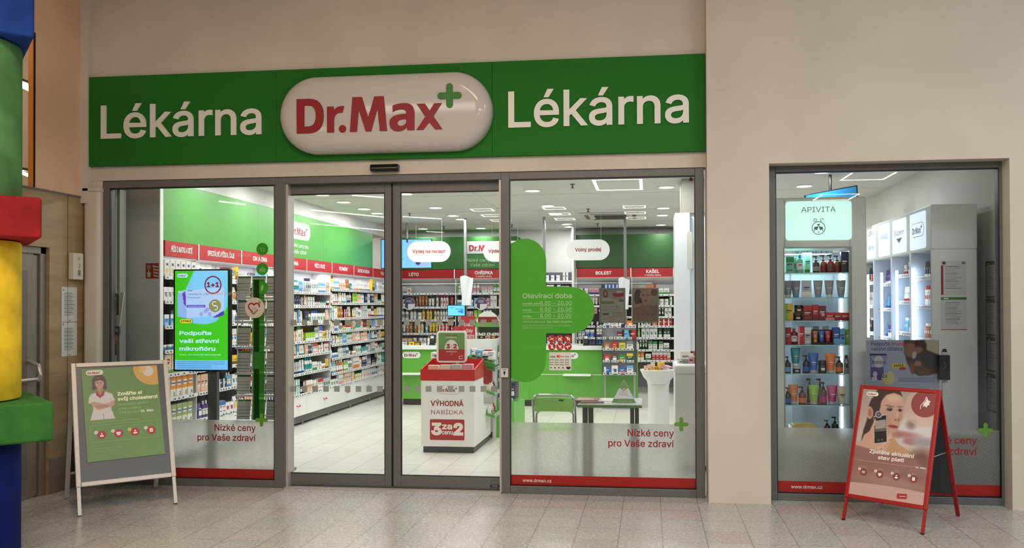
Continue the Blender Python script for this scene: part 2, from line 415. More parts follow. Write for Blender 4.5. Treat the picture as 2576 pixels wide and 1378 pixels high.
def fill(mb, fr, polys, mat, d, ext, f=lambda a, b: (a, b), bold=0.):
    "fills glyph outlines by the non-zero winding rule (outlines may overlap)"
    if not polys: return
    big = max(polys, key=lambda p: abs(area2(p))); sg = 1 if area2(big) > 0 else -1
    if bold: polys = [grow(q, bold, sg) for q in polys]
    groups = []
    for p in sorted(polys, key=lambda p: min(q[0] for q in p)):
        x0, x1 = min(q[0] for q in p), max(q[0] for q in p)
        if groups and x0 < groups[-1][1]-1e-4: groups[-1][0].append(p); groups[-1][1] = max(groups[-1][1], x1)
        else: groups.append([[p], x1])
    for g, _ in groups:
        vs = []; es = []
        for p in g:
            n = len(vs); m = len(p); vs += [Vector(q) for q in p]; es += [(n+i, n+(i+1) % m) for i in range(m)]
        ov, oe, of, *_r = delaunay_2d_cdt(vs, es, [], 0, 1e-6)
        keep = []
        for t in of:
            cx = sum(ov[i].x for i in t)/len(t); cy = sum(ov[i].y for i in t)/len(t); w = 0
            for p in g:
                for i in range(len(p)):
                    (x1, y1), (x2, y2) = p[i-1], p[i]
                    if (y1 > cy) != (y2 > cy) and cx < (x2-x1)*(cy-y1)/(y2-y1)+x1: w += 1 if y2 > y1 else -1
            if w: keep.append(tuple(t))
        flat = [f(v.x, v.y) for v in ov]; n = len(flat); fs = []
        for t in keep: fs.append(t if area2([flat[j] for j in t]) > 0 else t[::-1])
        if ext:
            es = {}
            for t in fs:
                for i in range(len(t)):
                    e = (t[i], t[(i+1) % len(t)]); es[e] = 1
            sd = [(a, n+a, n+b, b) for a, b in es if (b, a) not in es]
            mb.add([fr.p(a, b, d+ext) for a, b in flat]+[fr.p(a, b, d) for a, b in flat], fs+sd, mat)
        else: mb.add([fr.p(a, b, d) for a, b in flat], fs, mat)
def ftext(mb, fr, s, x, z, h, mat, al='C', bold=0., w=None, d=.001, ext=0., res=2, sx=1.):
    "h = height of a capital; w = total width wanted"
    if _cap[0] is None: _cap[0] = max(q[1] for p in text_polys('H') for q in p)
    P = text_polys(s, res)
    if not P: return
    k = h/_cap[0]; xs = [q[0] for p in P for q in p]; x0, x1 = min(xs), max(xs)
    kx = k*sx if w is None else w/(x1-x0)
    W = (x1-x0)*kx; off = {'C': -W/2, 'L': 0, 'R': -W}[al]
    fill(mb, fr, P, mat, d, ext, lambda a, b: (x+off+(a-x0)*kx, z+b*k), bold/k*h if bold else 0.)
def lettering(fr, s, x, z, h, mat, parent, name='lettering', **kw):
    mb = MB(); ftext(mb, fr, s, x, z, h, mat, **kw)
    return mb.build(name, parent)
# word mark, drawn after the big sign (millimetres from the pill's centre; pill 1923 x 664)
def Q(*seg):
    out = []; cur = None
    for s_ in seg:
        if len(s_) == 2: out.append(s_); cur = s_
        else:
            cx, cz, x, z = s_
            for k in range(1, 7):
                t = k/6; out.append(((1-t)**2*cur[0]+2*t*(1-t)*cx+t*t*x, (1-t)**2*cur[1]+2*t*(1-t)*cz+t*t*z))
            cur = (x, z)
    return out
LOGO = [[Q((-763, 125), (-655, 126), (-516, 124, -515, -28), (-516, -177, -655, -177), (-762, -176)), Q((-692, 66), (-692, -117), (-655, -117), (-588, -114, -588, -28), (-588, 66, -655, 67))],
        [Q((-486, 51), (-426, 51), (-422, 16), (-398, 60, -330, 51), (-347, -6), (-422, 4, -422, -75), (-422, -175), (-486, -175))],
        [[(-346+33*math.cos(a/18*math.pi), -146+33*math.sin(a/18*math.pi)) for a in range(36)]],
        [[(-257, 126), (-171, 126), (-116, -56), (-61, 126), (24, 126), (53, -175), (-11, -175), (-33, 18), (-88, -175), (-137, -175), (-200, 14), (-216, -175), (-280, -175)]],
        [Q((102, 42), (165, 66, 225, 60), (297, 50, 296, -31), (296, -175), (233, -175), (227, -145), (200, -184, 145, -182), (74, -176, 74, -104), (76, -32, 223, -32), (226, 8, 170, 6), (132, 3, 102, -14)), Q((223, -78), (145, -78, 145, -108), (147, -138, 180, -136), (212, -134, 223, -104))],
        [[(315, 50), (388, 50), (430, -12), (470, 50), (537, 50), (463, -60), (541, -175), (479, -175), (425, -113), (373, -175), (313, -175), (391, -63)]]]
def flogo(mb, fr, cx, cz, w, pill=None, txt=None, plus=None, d=.001, ext=0., ring=None, sx=1.):
    k = w/1923
    if ring: mb.frr(fr, cx, cz, w*sx, .345*w, .17*w, ring, d); d += .0007; mb.frr(fr, cx, cz, w*.97*sx, .32*w, .16*w, pill or WHITE, d); d += .0007
    elif pill: mb.frr(fr, cx, cz, w*sx, .345*w, .17*w, pill, d); d += .001
    for g in LOGO: fill(mb, fr, g, txt or TXTR, d, ext, lambda a, b: (cx+a*k*sx, cz+b*k))
    if plus is not False: mb.fplus(fr, cx+604*k*sx, cz+112*k, 106*k, 29*k, plus or GREEN, d, ext)
    return mb
def logo(fr, cx, cz, w, parent, **kw): return flogo(MB(), fr, cx, cz, w, **kw).build('brand_emblem', parent)

# ---------------------------------------------------------------- prints: pictures painted into a fine grid
class Paint:
    def __init__(s, w, h, nx, ny, base):
        s.w, s.h, s.nx, s.ny = w, h, nx, ny
        s.U, s.V = np.meshgrid(np.linspace(0, 1, nx), np.linspace(0, 1, ny))   # V from the top down
        s.A = h/w; s.C = np.ones((ny, nx, 3))*np.array(base, float)
    def put(s, m, col, a=1.):
        m = np.clip(m, 0, 1)*a; s.C = s.C*(1-m[..., None])+np.array(col, float)*m[..., None]
    def ell(s, cx, cy, rx, ry, col, rot=0, soft=.15, a=1.):
        c, n = math.cos(math.radians(rot)), math.sin(math.radians(rot)); x = s.U-cx; y = (s.V-cy)*s.A
        X = (x*c+y*n)/rx; Y = (-x*n+y*c)/(ry*s.A); r = np.sqrt(X*X+Y*Y); s.put((1-r)/max(soft, 1e-3)+.5, col, a)
    def disc(s, cx, cy, r, col, soft=.05, a=1.): s.ell(cx, cy, r, r/s.A, col, 0, soft, a)
    def poly(s, pts, col, a=1., soft=0.):
        m = np.zeros_like(s.U, bool)
        for i in range(len(pts)):
            (x1, y1), (x2, y2) = pts[i-1], pts[i]
            if y1 == y2: continue
            c = ((y1 > s.V) != (y2 > s.V)) & (s.U < (x2-x1)*(s.V-y1)/(y2-y1)+x1); m ^= c
        m = m.astype(float)
        k = int(round(soft*s.nx))
        for _ in range(k):
            m = (m+np.roll(m, 1, 0)+np.roll(m, -1, 0)+np.roll(m, 1, 1)+np.roll(m, -1, 1))/5
        s.put(m, col, a)
    def grad(s, c0, c1, v0=0., v1=1., a=1.):
        t = np.clip((s.V-v0)/(v1-v0), 0, 1)[..., None]; m = ((s.V >= v0) & (s.V <= v1)).astype(float)[..., None]*a
        s.C = s.C*(1-m)+(np.array(c0, float)*(1-t)+np.array(c1, float)*t)*m
    def build(s, fr, x0, z0, name, parent, mat=None, d=.001, ext=0.):
        "lower left corner at x0, z0 of the frame"
        nx, ny = s.nx, s.ny; vs = []
        for j in range(ny):
            for i in range(nx): vs.append(fr.p(x0+s.w*i/(nx-1), z0+s.h*(1-j/(ny-1)), d))
        fs = [(j*nx+i, (j+1)*nx+i, (j+1)*nx+i+1, j*nx+i+1) for j in range(ny-1) for i in range(nx-1)]
        mb = MB(); mb.add(vs, fs, mat or PRINT); o = mb.build(name, parent)
        c = s.C.reshape(-1, 3)/255*(1 if mat else .92); l = np.where(c <= .04045, c/12.92, ((c+.055)/1.055)**2.4)
        at_ = o.data.color_attributes.new('Col', 'FLOAT_COLOR', 'POINT'); at_.data.foreach_set('color', np.concatenate([l, np.ones((len(l), 1))], 1).astype(np.float32).ravel())
        return o

# ================================================================ THE HALL AND THE SHOP SHELL
X0, X1 = -4.952, .457            # shop front from the pilaster to the right wall
YW = -.165                       # face of the wall right of the shop front
XL = -5.12                       # wood-clad side wall on the left
CEIL = 3.03
XR = 2.9
mb = MB(); mb.add([(-16, -31, 0), (12, -31, 0), (12, .12, 0), (-16, .12, 0)], [(0, 1, 2, 3)], hall_floor_mat()); struct(mb.build('floor_hall'))
mb = MB(); mb.add([(-5.2, .12, 0), (XR+.1, .12, 0), (XR+.1, 9.2, 0), (-5.2, 9.2, 0)], [(0, 1, 2, 3)], shop_floor_mat()); struct(mb.build('floor_shop'))
mb = MB(); mb.box(-16, 12, -31, .3, 5.0, 5.1, M((196, 188, 176), .9)); struct(mb.build('ceiling_hall'))
mb = MB(); mb.box(-16.2, -16, -31, .3, 0, 5.1, CREAM); mb.box(-16, 12, -31.2, -31, 0, 5.1, CREAM); mb.box(12, 12.2, -31, .3, 0, 5.1, CREAM); struct(mb.build('wall_hall_far'))
# bay wall over the shop front, recessed from the wall on the right
zt = 2.757
mb = MB(); mb.box(XL, X1+.02, -.015, .14, zt, 5.0, CREAM); struct(mb.build('wall_front'))
# right wall with the cut-out for the display window
wl, wr = at(1937, 800, YW).x, at(2543, 800, YW).x; wt = at(1937, 411, YW).z
mb = MB(); mb.box(X1+.015, wl, YW, .14, 0, 5.0, CREAM); mb.box(wr, 12, YW, .14, 0, 5.0, CREAM); mb.box(wl, wr, YW, .14, wt, 5.0, CREAM); struct(mb.build('wall_front_right'))
# left side wall: wood panels up to 2.6 m, plaster above, a tall glazed opening and a steel door
zw = 2.6; oy0, oy1 = -.64, -1.5; oz0, oz1 = 2.605, 3.92
dy0, dy1, dz = -.47, -1.5, 2.12
mb = MB(); mb.box(XL-.12, XL, dy0, 0, 0, zw, wood_mat()); mb.box(XL-.12, XL, dy1, dy0, dz, zw, wood_mat()); mb.box(XL-.12, XL, -1.6, dy1, 0, zw, wood_mat()); struct(mb.build('wall_left_wood'))
mb = MB(); PEACH = wall_mat('peach_plaster', (232, 192, 162), .07); mb.box(XL-.055, XL-.005, oy0, 0, zw, 5, PEACH); mb.box(XL-.055, XL-.005, -1.6, oy1, zw, 5, PEACH); mb.box(XL-.055, XL-.005, oy1, oy0, oz1, 5, PEACH); struct(mb.build('wall_left_plaster'))
mb = MB(); mb.box(XL-.02, XL+.006, -1.6, -.03, zw-.004, zw+.012, ALU); struct(mb.build('trim_1'))
mb = MB()
for a, b in ((dy0, 0), (-1.6, dy1)): mb.box(XL, XL+.012, a, b, 0, .3, M((118, 106, 94), .5))
struct(mb.build('baseboard_left'))
mb = MB()
for k in (-.24,): mb.box(XL-.001, XL+.003, k-.002, k+.002, .3, zw, M((96, 82, 62), .6))
struct(mb.build('trim_2'))
mb = MB(); mb.box(XL-.005, XL+.07, -.07, -.016, 2.55, 5, CREAM_T); struct(mb.build('trim_3'))
# round casing beside the shop front
mb = MB(); mb.rbox(XL+.015, X0+.005, -.06, .1, 0, 2.66, .035, CREAM_T); mb.lathe([(.012, 0), (.02, .01), (.012, .03)], (XL+.05, -.05, 2.655), CREAM_T, 10); mb.box(XL+.012, X0+.01, -.07, .1, 2.655, 2.69, CREAM_T); mb.box(XL+.002, X0+.002, -.012, .14, 2.69, zt+.01, CREAM_T); mb.box(XL-.06, XL+.03, -.012, .14, 2.55, zt+.01, CREAM_T)
o = struct(mb.build('trim_4', smooth=True, bevel=.006))
# upper opening: orange reveal, room beyond with lamps
w1 = snode('window_1', (XL, oy0, oz0))
OR = M((196, 124, 48), .5)
mb = MB(); mb.box(XL-.012, XL-.004, oy0-.012, oy0+.001, oz0, oz1, BLACK); mb.build('frame', w1)
mb = MB(); mb.box(XL-.055, XL-.012, oy0-.02, oy0-.002, oz0, oz1, OR); mb.box(XL-.055, XL-.012, oy1, oy0, oz0-.02, oz0, OR); mb.build('reveal', w1)
mb = MB(); mb.box(XL-1.6, XL-1.5, -4, 1, 2.3, 5, wall_mat('upper_room_plaster', (205, 176, 146), .08)); mb.box(XL-1.5, XL-.3, -4, 1, 4.9, 5, CREAM); mb.box(XL-1.5, XL-.3, .9, 1, 2.3, 5, CREAM); mb.box(XL-1.502, XL-1.495, -4, 1, 3.02, 3.03, M((150, 122, 100), .7)); struct(mb.build('wall_upper_room'))
lp = bpy.data.lights.new('upper_room_lamp', 'POINT'); lp.energy = 26; lp.color = (1, .78, .55); lp.shadow_soft_size = .08
lo = bpy.data.objects.new('upper_room_lamp', lp); lo.location = (XL-.9, -.9, 4.2); COL.objects.link(lo)
for (px, py), lab in (((66, 215), 'white spotlight tube glowing in the upper opening, the higher one'), ((72, 438), 'small spotlight glowing low in the upper opening, under the higher one')):
    p = atx(px, py, XL-.9); t = thing('spotlight', lab, 'lamp', p, 0, None)
    mb = MB(); mb.tube([p+Vector((-.05, -.09, .02)), p+Vector((.0, .07, -.02))], .028 if py < 300 else .016, M((255, 246, 230), .3, 0, 14), 10); mb.build('lamp_tube', t)
    mb = MB(); mb.box(p.x-.06, p.x+.0, p.y-.3, p.y+.1, p.z+.03, p.z+.055, M((92, 84, 76), .5)); mb.build('track', t)
# steel door in the wood wall
d1 = snode('door_1', (XL, dy0, 0))
DG = brushed('door_grey', (136, 126, 114), .45, .3)
mb = MB(); mb.box(XL-.1, XL-.03, dy0-.07, dy0, 0, dz, DG); mb.box(XL-.1, XL-.03, dy1, dy0, dz-.06, dz, DG); mb.build('door_frame', d1, bevel=.004)
mb = MB(); mb.box(XL-.09, XL-.05, dy1, dy0-.08, .01, dz-.07, DG); mb.box(XL-.055, XL-.045, dy1, dy0-.2, .18, dz-.2, M((110, 100, 90), .4)); mb.build('door_leaf', d1, bevel=.003)
p = atx(80, 965, XL)
mb = MB(); mb.tube([(XL-.05, dy0-.19, 1.0), (XL+.05, dy0-.2, 1.0), (XL+.07, dy0-.2, 1.04), (XL+.045, dy0-.19, 1.12), (XL-.05, dy0-.19, 1.16)], .018, M((190, 182, 170), .3, .6), 10); mb.tube([(XL+.05, dy0-.2, 1.01), (XL+.05, dy0-.55, 1.01)], .016, M((190, 182, 170), .3, .6), 10); mb.build('door_handle', d1, smooth=True)
# shop inside walls and ceiling
mb = MB(); mb.box(-5.2, -5.02, .1, 9.2, 0, CEIL, SHOPW); struct(mb.build('wall_left'))
mb = MB(); mb.box(-5.2, -4.66, .46, 7.7, 2.83, CEIL, SHOPW); struct(mb.build('wall_left_soffit'))
mb = MB(); mb.box(-5.2, XR+.1, 8.75, 8.9, 0, CEIL, SHOPW); struct(mb.build('wall_back'))
mb = MB(); mb.box(XR, XR+.15, .14, 9.2, 0, CEIL+.3, SHOPW); struct(mb.build('wall_right'))
mb = MB(); mb.box(-5.2, XR, .14, 9.2, CEIL, CEIL+.1, wall_mat('ceiling_board', (222, 221, 216), .03)); struct(mb.build('ceiling'))
mb = MB()
for k in range(4): mb.box(-4.66, XR, 1.7+k*1.9, 1.704+k*1.9, CEIL-.002, CEIL, M((186, 184, 178), .8))
for x in (-2.2, .6): mb.box(x, x+.004, .14, 8.7, CEIL-.002, CEIL, M((186, 184, 178), .8))
struct(mb.build('trim_5'))
# grey end panel behind the left pane, with its bright edge strip
mb = MB(); mb.box(-5.02, -4.672, .455, .52, 0, CEIL, wall_mat('grey_panel_paint', (214, 211, 206), .1)); struct(mb.build('wall_left_return'))
mb = MB(); mb.box(-4.674, -4.66, .445, .5, 0, CEIL, M((244, 243, 240), .4)); struct(mb.build('trim_6', bevel=.002))
mb = MB(); mb.box(-5.0, -4.9, .12, .2, 0, 2.7, M((214, 214, 208), .5)); mb.box(-4.9, -4.875, .14, .24, 0, 2.7, M((150, 150, 146), .5)); struct(mb.build('trim_7', bevel=.004))

# ================================================================ SHOP FRONT
def frame_rect(mb, x0, x1, z0, z1, wl_, wr_, wb, wtp, y0, y1, mat):
    mb.box(x0, x0+wl_, y0, y1, z0, z1, mat); mb.box(x1-wr_, x1, y0, y1, z0, z1, mat)
    mb.box(x0+wl_, x1-wr_, y0, y1, z0, z0+wb, mat); mb.box(x0+wl_, x1-wr_, y0, y1, z1-wtp, z1, mat)
def pane(name, x0, x1, z0, z1, gx0, gx1, gz0, gz1, y0=0., y1=.09, gy=.03):
    w = snode(name, (x0, y0, z0))
    mb = MB(); frame_rect(mb, x0, x1, z0, z1, gx0-x0, x1-gx1, gz0-z0, z1-gz1, y0, y1, ALU); mb.build('frame', w, bevel=.004)
    mb = MB(); frame_rect(mb, gx0-.001, gx1+.001, gz0-.001, gz1+.001, .007, .007, .007, .012, y0+.004, y0+.028, GASKET); mb.build('gasket', w)
    mb = MB(); mb.add([(gx0, gy, gz0), (gx1, gy, gz0), (gx1, gy, gz1), (gx0, gy, gz1)], [(0, 1, 2, 3)], GLASS); mb.build('glass', w)
    return w
pane('window_2', X0, -3.205, 0, zt, -4.885, -3.308, .066, 2.69)
pane('window_3', -1.264, X1, 0, zt, -1.191, .383, .066, 2.692)
g3x0, g3x1 = at(1953, 800, -.02).x, at(2517, 800, -.02).x
pane('window_4', wl-.02, wr+.03, 0, wt+.03, g3x0, g3x1, .058, at(1953, 433, -.02).z, -.02, .08, .01)
# entrance: header, sliding leaves, threshold
YD = .075
hd = snode('door_2', (-2.23, 0, 0))
mb = MB(); mb.box(-3.205, -1.264, 0, .14, at(985, 457, 0).z, zt, ALU); mb.build('header_beam', hd, bevel=.004)
mb = MB(); mb.box(-3.205, -1.264, -.03, .16, 0, .012, ALU_L); mb.box(-3.205, -1.264, .05, .058, .012, .016, BLACK); mb.build('threshold', hd)
mb = MB(); mb.box(-3.205, -3.185, .01, .14, 0, 2.7, ALU_L); mb.box(-1.283, -1.264, .01, .14, 0, 2.7, ALU_L); mb.build('guide_jamb', hd)
def leaf(x0, x1, gx0, gx1, lab):
    z0, z1 = .018, at(985, 456, YD).z+.02; gz0, gz1 = at(850, 1192, YD).z, at(985, 484, YD).z
    mb = MB(); frame_rect(mb, x0, x1, z0, z1, gx0-x0, x1-gx1, gz0-z0, z1-gz1, YD, YD+.05, ALU); lf = mb.build('sliding_leaf', hd, bevel=.004)
    WM[lf.name] = Matrix.Translation((-2.23, 0, 0))
    mb = MB(); frame_rect(mb, gx0-.001, gx1+.001, gz0-.001, gz1+.001, .008, .006, .006, .01, YD-.001, YD+.02, GASKET); mb.build('gasket', lf)
    mb = MB(); mb.add([(gx0, YD+.02, gz0), (gx1, YD+.02, gz0), (gx1, YD+.02, gz1), (gx0, YD+.02, gz1)], [(0, 1, 2, 3)], GLASS); mb.build('glass', lf)
    return gx0, gx1
GREEN_S.node_tree.nodes['Principled BSDF'].inputs['Specular IOR Level'].default_value = .12
lx0, lx1 = at(719, 800, YD).x, at(984, 800, YD).x
rx0, rx1 = at(989, 800, YD).x, at(1261, 800, YD).x+.03
leaf(lx0-.02, lx1, at(724, 800, YD).x, at(968, 800, YD).x, '')
leaf(rx0, rx1, at(1008, 800, YD).x, at(1258.5, 800, YD).x, '')
mb = MB(); mb.box(lx1, rx0, YD+.012, YD+.05, .018, 2.7, BLACK); mb.build('seal_strip', hd)
# square safety marks stuck in two rows on each leaf
NTH = ['first', 'second', 'third', 'fourth', 'fifth', 'sixth', 'seventh', 'eighth', 'ninth', 'tenth']
SQ = clear_mat('grey_marker_film', (160, 164, 156), .85)
for n, (a, b, lab) in enumerate(((739, 956, 'left'), (1023, 1244, 'right'))):
    for row, py in (('upper', 811), ('lower', 978)):
        cnt = 9
        for k in range(cnt):
            p = at(a+(b-a)*k/(cnt-1), py, YD+.018); mb = MB(); fr = Fr((p.x, YD+.018, p.z)); mb.frect(fr, -.0255, .0255, -.0255, .0255, SQ, .0005, .0006)
            tag(mb.build('marker_square'), 'grey square safety mark, %s from the left, %s row of the %s sliding door' % (NTH[k], row, lab), 'safety marker', 'square marks of the %s row on the %s sliding door' % (row, lab))
# lock box, maker's plate, door sensor, sticker in the corner of the leaf
t = thing('lock_switch', 'small white key switch box on the mullion beside the sliding door', 'key switch', at(1270, 948, -.02))
fr = Fr(at(1270, 937, -.001)); mb = MB(); mb.frr(fr, 0, 0, .062, .077, .006, M((206, 200, 190), .4), 0, .02); mb.build('housing', t)
mb = MB(); mb.fdisc(fr, 0, .004, .009, BLACK, .0215, .002); mb.frect(fr, -.004, .004, -.018, 0, BLACK, .0215, .002); mb.frect(fr, -.014, .014, .024, .028, BLACK, .0215); mb.build('keyhole', t)
t = thing('maker_plate', 'tiny black maker plate low on the right sliding door', 'plate', at(1245, 1224, YD))
fr = Fr(at(1245, 1222, YD-.001)); mb = MB(); mb.frr(fr, 0, 0, .082, .022, .003, M((24, 26, 34), .4), 0, .002); mb.build('plate', t)
lettering(fr, 'TRIDO', 0, -.006, .012, M((200, 200, 205), .4), t, d=.003)
t = thing('door_sensor', 'black motion sensor above the entrance, under the green sign', 'sensor', at(967, 430, -.02))
a, b = at(932, 414, -.06), at(1002, 430, -.06); mb = MB()
mb.prism([(-.001, 0), (-.05, 0), (-.075, .022), (-.06, b.z*0+(a.z-b.z)), (-.001, a.z-b.z)], 0, b.x-a.x, M((10, 10, 11), .18), 'X')
mb.v = [(x+a.x, y-.015, z+b.z) for x, y, z in mb.v]; mb.build('housing', t, bevel=.008)
mb = MB(); mb.box(b.x-.03, b.x-.012, -.075, -.066, b.z+.03, a.z-.012, M((60, 40, 36), .2)); mb.build('lens', t)
t = thing('stop_block', 'small grey stop in the lower left corner of the left door glass', 'door stop', at(732, 1190, YD))
a = at(724, 1193, YD); mb = MB(); mb.box(a.x, a.x+.033, YD-.004, YD+.016, a.z, a.z+.022, M((70, 68, 64), .5)); mb.build('block', t)
t = thing('suction_hook', 'little dark red suction hook hanging in the top corner of the window', 'hook', at(1738, 444, .06))
p = at(1738, 452, .06); mb = MB(); mb.lathe([(.001, -.018), (.014, -.012), (.018, 0), (.012, .014), (.004, .018)], p, M((120, 18, 30), .3), 12); mb.build('cup', t, smooth=True)
mb = MB(); mb.tube([p+Vector((0, 0, .015)), p+Vector((0, 0, .05))], .004, BLACK, 6); mb.build('stem', t)

# green sign board with white letters, domed white pill with the word mark
YS = -.055
def W(px, py, Y=YS): return at(px, py, Y)
sx0, sx1, sz0, sz1 = W(218, 300).x, W(1775, 300).x, (W(218, 418).z+W(1775, 380).z)/2, (W(218, 196).z+W(1775, 133).z)/2
sg = thing('shop_sign', 'long green sign board reading Lékárna twice above the entrance', 'sign', (sx0, YS, sz0))
fr = Fr((0, YS, 0)); seams = [sx0, W(695, 300).x, W(1238, 300).x, sx1]
for a, b in zip(seams[:-1], seams[1:]):
    mb = MB(); mb.box(a+.0012, b-.0012, YS, -.016, sz0, sz1, GREEN_S); mb.build('panel', sg)
LET = M((226, 224, 214), .45)
lettering(fr, 'Lékárna', W(257, 330).x, W(257, 348).z, W(257, 268).z-W(257, 348).z, LET, sg, al='L', w=W(657, 320).x-W(257, 320).x, bold=.006/.29, ext=.012, res=5)
lettering(fr, 'Lékárna', W(1281, 300).x, W(1281, 320).z, W(1281, 233).z-W(1281, 320).z, LET, sg, al='L', w=W(1731, 300).x-W(1281, 300).x, bold=.006/.29, ext=.012, res=5)
pc = at(962, 281, YS-.12); pw, ph = at(1229, 281, YS-.06).x-at(697, 281, YS-.06).x, at(962, 184, YS-.06).z-at(962, 379, YS-.06).z
pl = thing('logo_lightbox', 'glossy white domed pill with the red pharmacy word mark on the green sign', 'sign', (pc.x, YS, pc.z-ph/2))
mb = MB(); R_ = .125; rings = []
for k in range(9):
    a = math.pi/2*k/8; ins = R_*(1-math.cos(math.pi/2-a)) if 0 else R_*(1-math.cos(a)); dep = .045+R_*.85*math.sin(a); rings.append((ins, dep))
rings = [(0, 0)]+rings; N = 24; vs = []; fs = []
for ins, dep in rings:
    q = rr_pts(pc.x, pc.z, pw-2*ins, ph-2*ins, (ph-2*ins)/2, N); vs += [(x, YS-dep, z) for x, z in q]
n = len(q)
for i in range(len(rings)-1):
    for k in range(n): fs.append((i*n+k, i*n+(k+1) % n, (i+1)*n+(k+1) % n, (i+1)*n+k))
fs.append(tuple((len(rings)-1)*n+k for k in range(n)))
mb.add(vs, [f[::-1] for f in fs], M((198, 191, 187), .08, 0, 0, .0)); mb.build('dome', pl, smooth=True)
M((198, 191, 187), .08, 0, 0, .0).node_tree.nodes['Principled BSDF'].inputs['Specular IOR Level'].default_value = .2
YP = YS-.045-R_*.85
fl = Fr((pc.x, YP, pc.z)); kx = pw
mb = MB()
flogo(mb, fl, 0, 0, 1923*1e-3*.985, None, M((142, 12, 18), .5), M((40, 116, 32), .5), .0008, .006); mb.build('brand_emblem', pl)

# films, stickers and writing on the panes
GY = .028
fg = Fr((0, GY, 0))
def film(x0, x1, name_label, web_px, txt=None, y=GY, zt_=None, plus=None, redlab=True):
    t = thing('frosted_film', name_label, 'window film', (x0, y, .066))
    f = Fr((0, y, 0)); z0 = .067; z1 = .155
    mb = MB(); mb.frect(f, x0, x1, z1, zt_, FROST, 0); mb.build('film', t)
    mb = MB(); mb.frect(f, x0, x1, z0, z1, M((158, 22, 16), .35), 0); mb.build('red_stripe', t)
    if web_px: lettering(f, 'www.drmax.cz', at(web_px, 1200, y).x, .096, .026, M((214, 204, 196), .5), t, al='L', bold=.03, res=1)
    if txt:
        a, zz = txt; lettering(f, 'Nízké ceny', a, zz, .055, M((140, 22, 34), .45), t, al='R', bold=.025, d=.0015); lettering(f, 'pro Vaše zdraví', a, zz-.089, .055, M((140, 22, 34), .45), t, al='R', bold=.025, d=.0015)
    if plus: mb = MB(); mb.fplus(f, plus[0], plus[1], .06, .0165, M((92, 140, 44), .45), .002); mb.build('plus_emblem', t)
    return t
film(-4.878, -3.312, 'frosted film with red stripe along the foot of the left shop window', None, (at(643, 1100, GY).x, at(643, 1084, GY).z), GY, at(560, 1056, GY).z, (at(658, 1056, GY).x, at(658, 1056, GY).z))
film(-1.186, .379, 'frosted film with white web address on its red stripe, left of the cream pillar', 1315, (at(1695, 1100, GY).x, at(1695, 1098, GY).z), GY, at(1500, 1064, GY).z, (at(1714, 1067, GY).x, at(1714, 1067, GY).z))
film(g3x0+.006, g3x1-.006, 'frosted film along the foot of the far right window behind the red stand', 1990, (at(2457, 1100, .008).x, at(2457, 1116, .008).z), .008, at(2200, 1078, .008).z, (at(2479, 1082, .008).x, at(2479, 1082, .008).z))
# big green plus with the opening hours
t = thing('opening_hours_sticker', 'large green plus sticker with the opening hours on the middle pane', 'sticker', at(1325, 960, GY))
Pp = lambda L: [(at(x, y, GY).x, at(x, y, GY).z) for x, y in L]
def arcpx(cx, cy, rx, ry, a0, a1, n=10): return [(cx+rx*math.cos(math.radians(a0+(a1-a0)*k/n)), cy-ry*math.sin(math.radians(a0+(a1-a0)*k/n))) for k in range(n+1)]
out = [(1283, 613)]+arcpx(1322, 656, 52, 56, 118, 0)+[(1374, 720)]+arcpx(1438, 780, 58, 58.5, 90, -90)+[(1374, 838)]+arcpx(1322, 905, 52, 56, 0, -118)+[(1283, 950)]
FG = clear_mat('green_sticker_film', (80, 168, 50), .92)
pts = Pp(out); mb = MB(); tr = tessellate_polygon([[Vector((a, b, 0)) for a, b in pts]])
mb.add([fg.p(a, b, .0005) for a, b in pts], [tuple(q) for q in tr], FG); mb.build('sticker_sheet', t)
TG = M((158, 204, 140), .5)
def P2(px, py, Y=GY): q = at(px, py, Y); return q.x, q.z
def ptext(s, px, py, hpx, t, mat, al='L', wpx=None, Y=GY, d=.0015, bold=0., name='lettering', res=2):
    x, z = P2(px, py, Y); h = at(px, py-hpx, Y).z-z; w = (at(px+wpx, py, Y).x-x) if wpx else None
    return lettering(Fr((0, Y, 0)), s, x, z, h, mat, t, name, al=al, w=w, d=d, bold=bold, res=res)
ptext('Otevírací doba', 1315, 750, 12, t, TG, wpx=123, bold=.03)
for k, (dn, y) in enumerate((('pondělí-pátek', 766), ('sobota', 782), ('neděle', 798))):
    ptext(dn, 1315, y, 5, t, TG, bold=.03); ptext('8.00 - 20.00', 1438, y+.5, 9.5, t, TG, 'R', bold=0.01)
    a, z = P2(1315, y+3); b, _ = P2(1438, y+3); mb = MB(); mb.frect(fg, a, b, z-.0015, z+.0015, TG, .0015); mb.build('rule_line', t)
ptext('odborný zástupce', 1315, 811, 4.5, t, TG, wpx=56); ptext('Mgr. Radim Gregořica', 1376, 811, 4.5, t, TG, wpx=62, bold=.03)
ptext('provozovatel: ČESKÁ LÉKÁRNA HOLDING, a.s., Nové sady 996/25,', 1315, 820, 3, t, TG, wpx=121, res=1); ptext('Staré Brno 602 00, Brno, IČO: 28511298', 1315, 826, 3, t, TG, wpx=74, res=1)
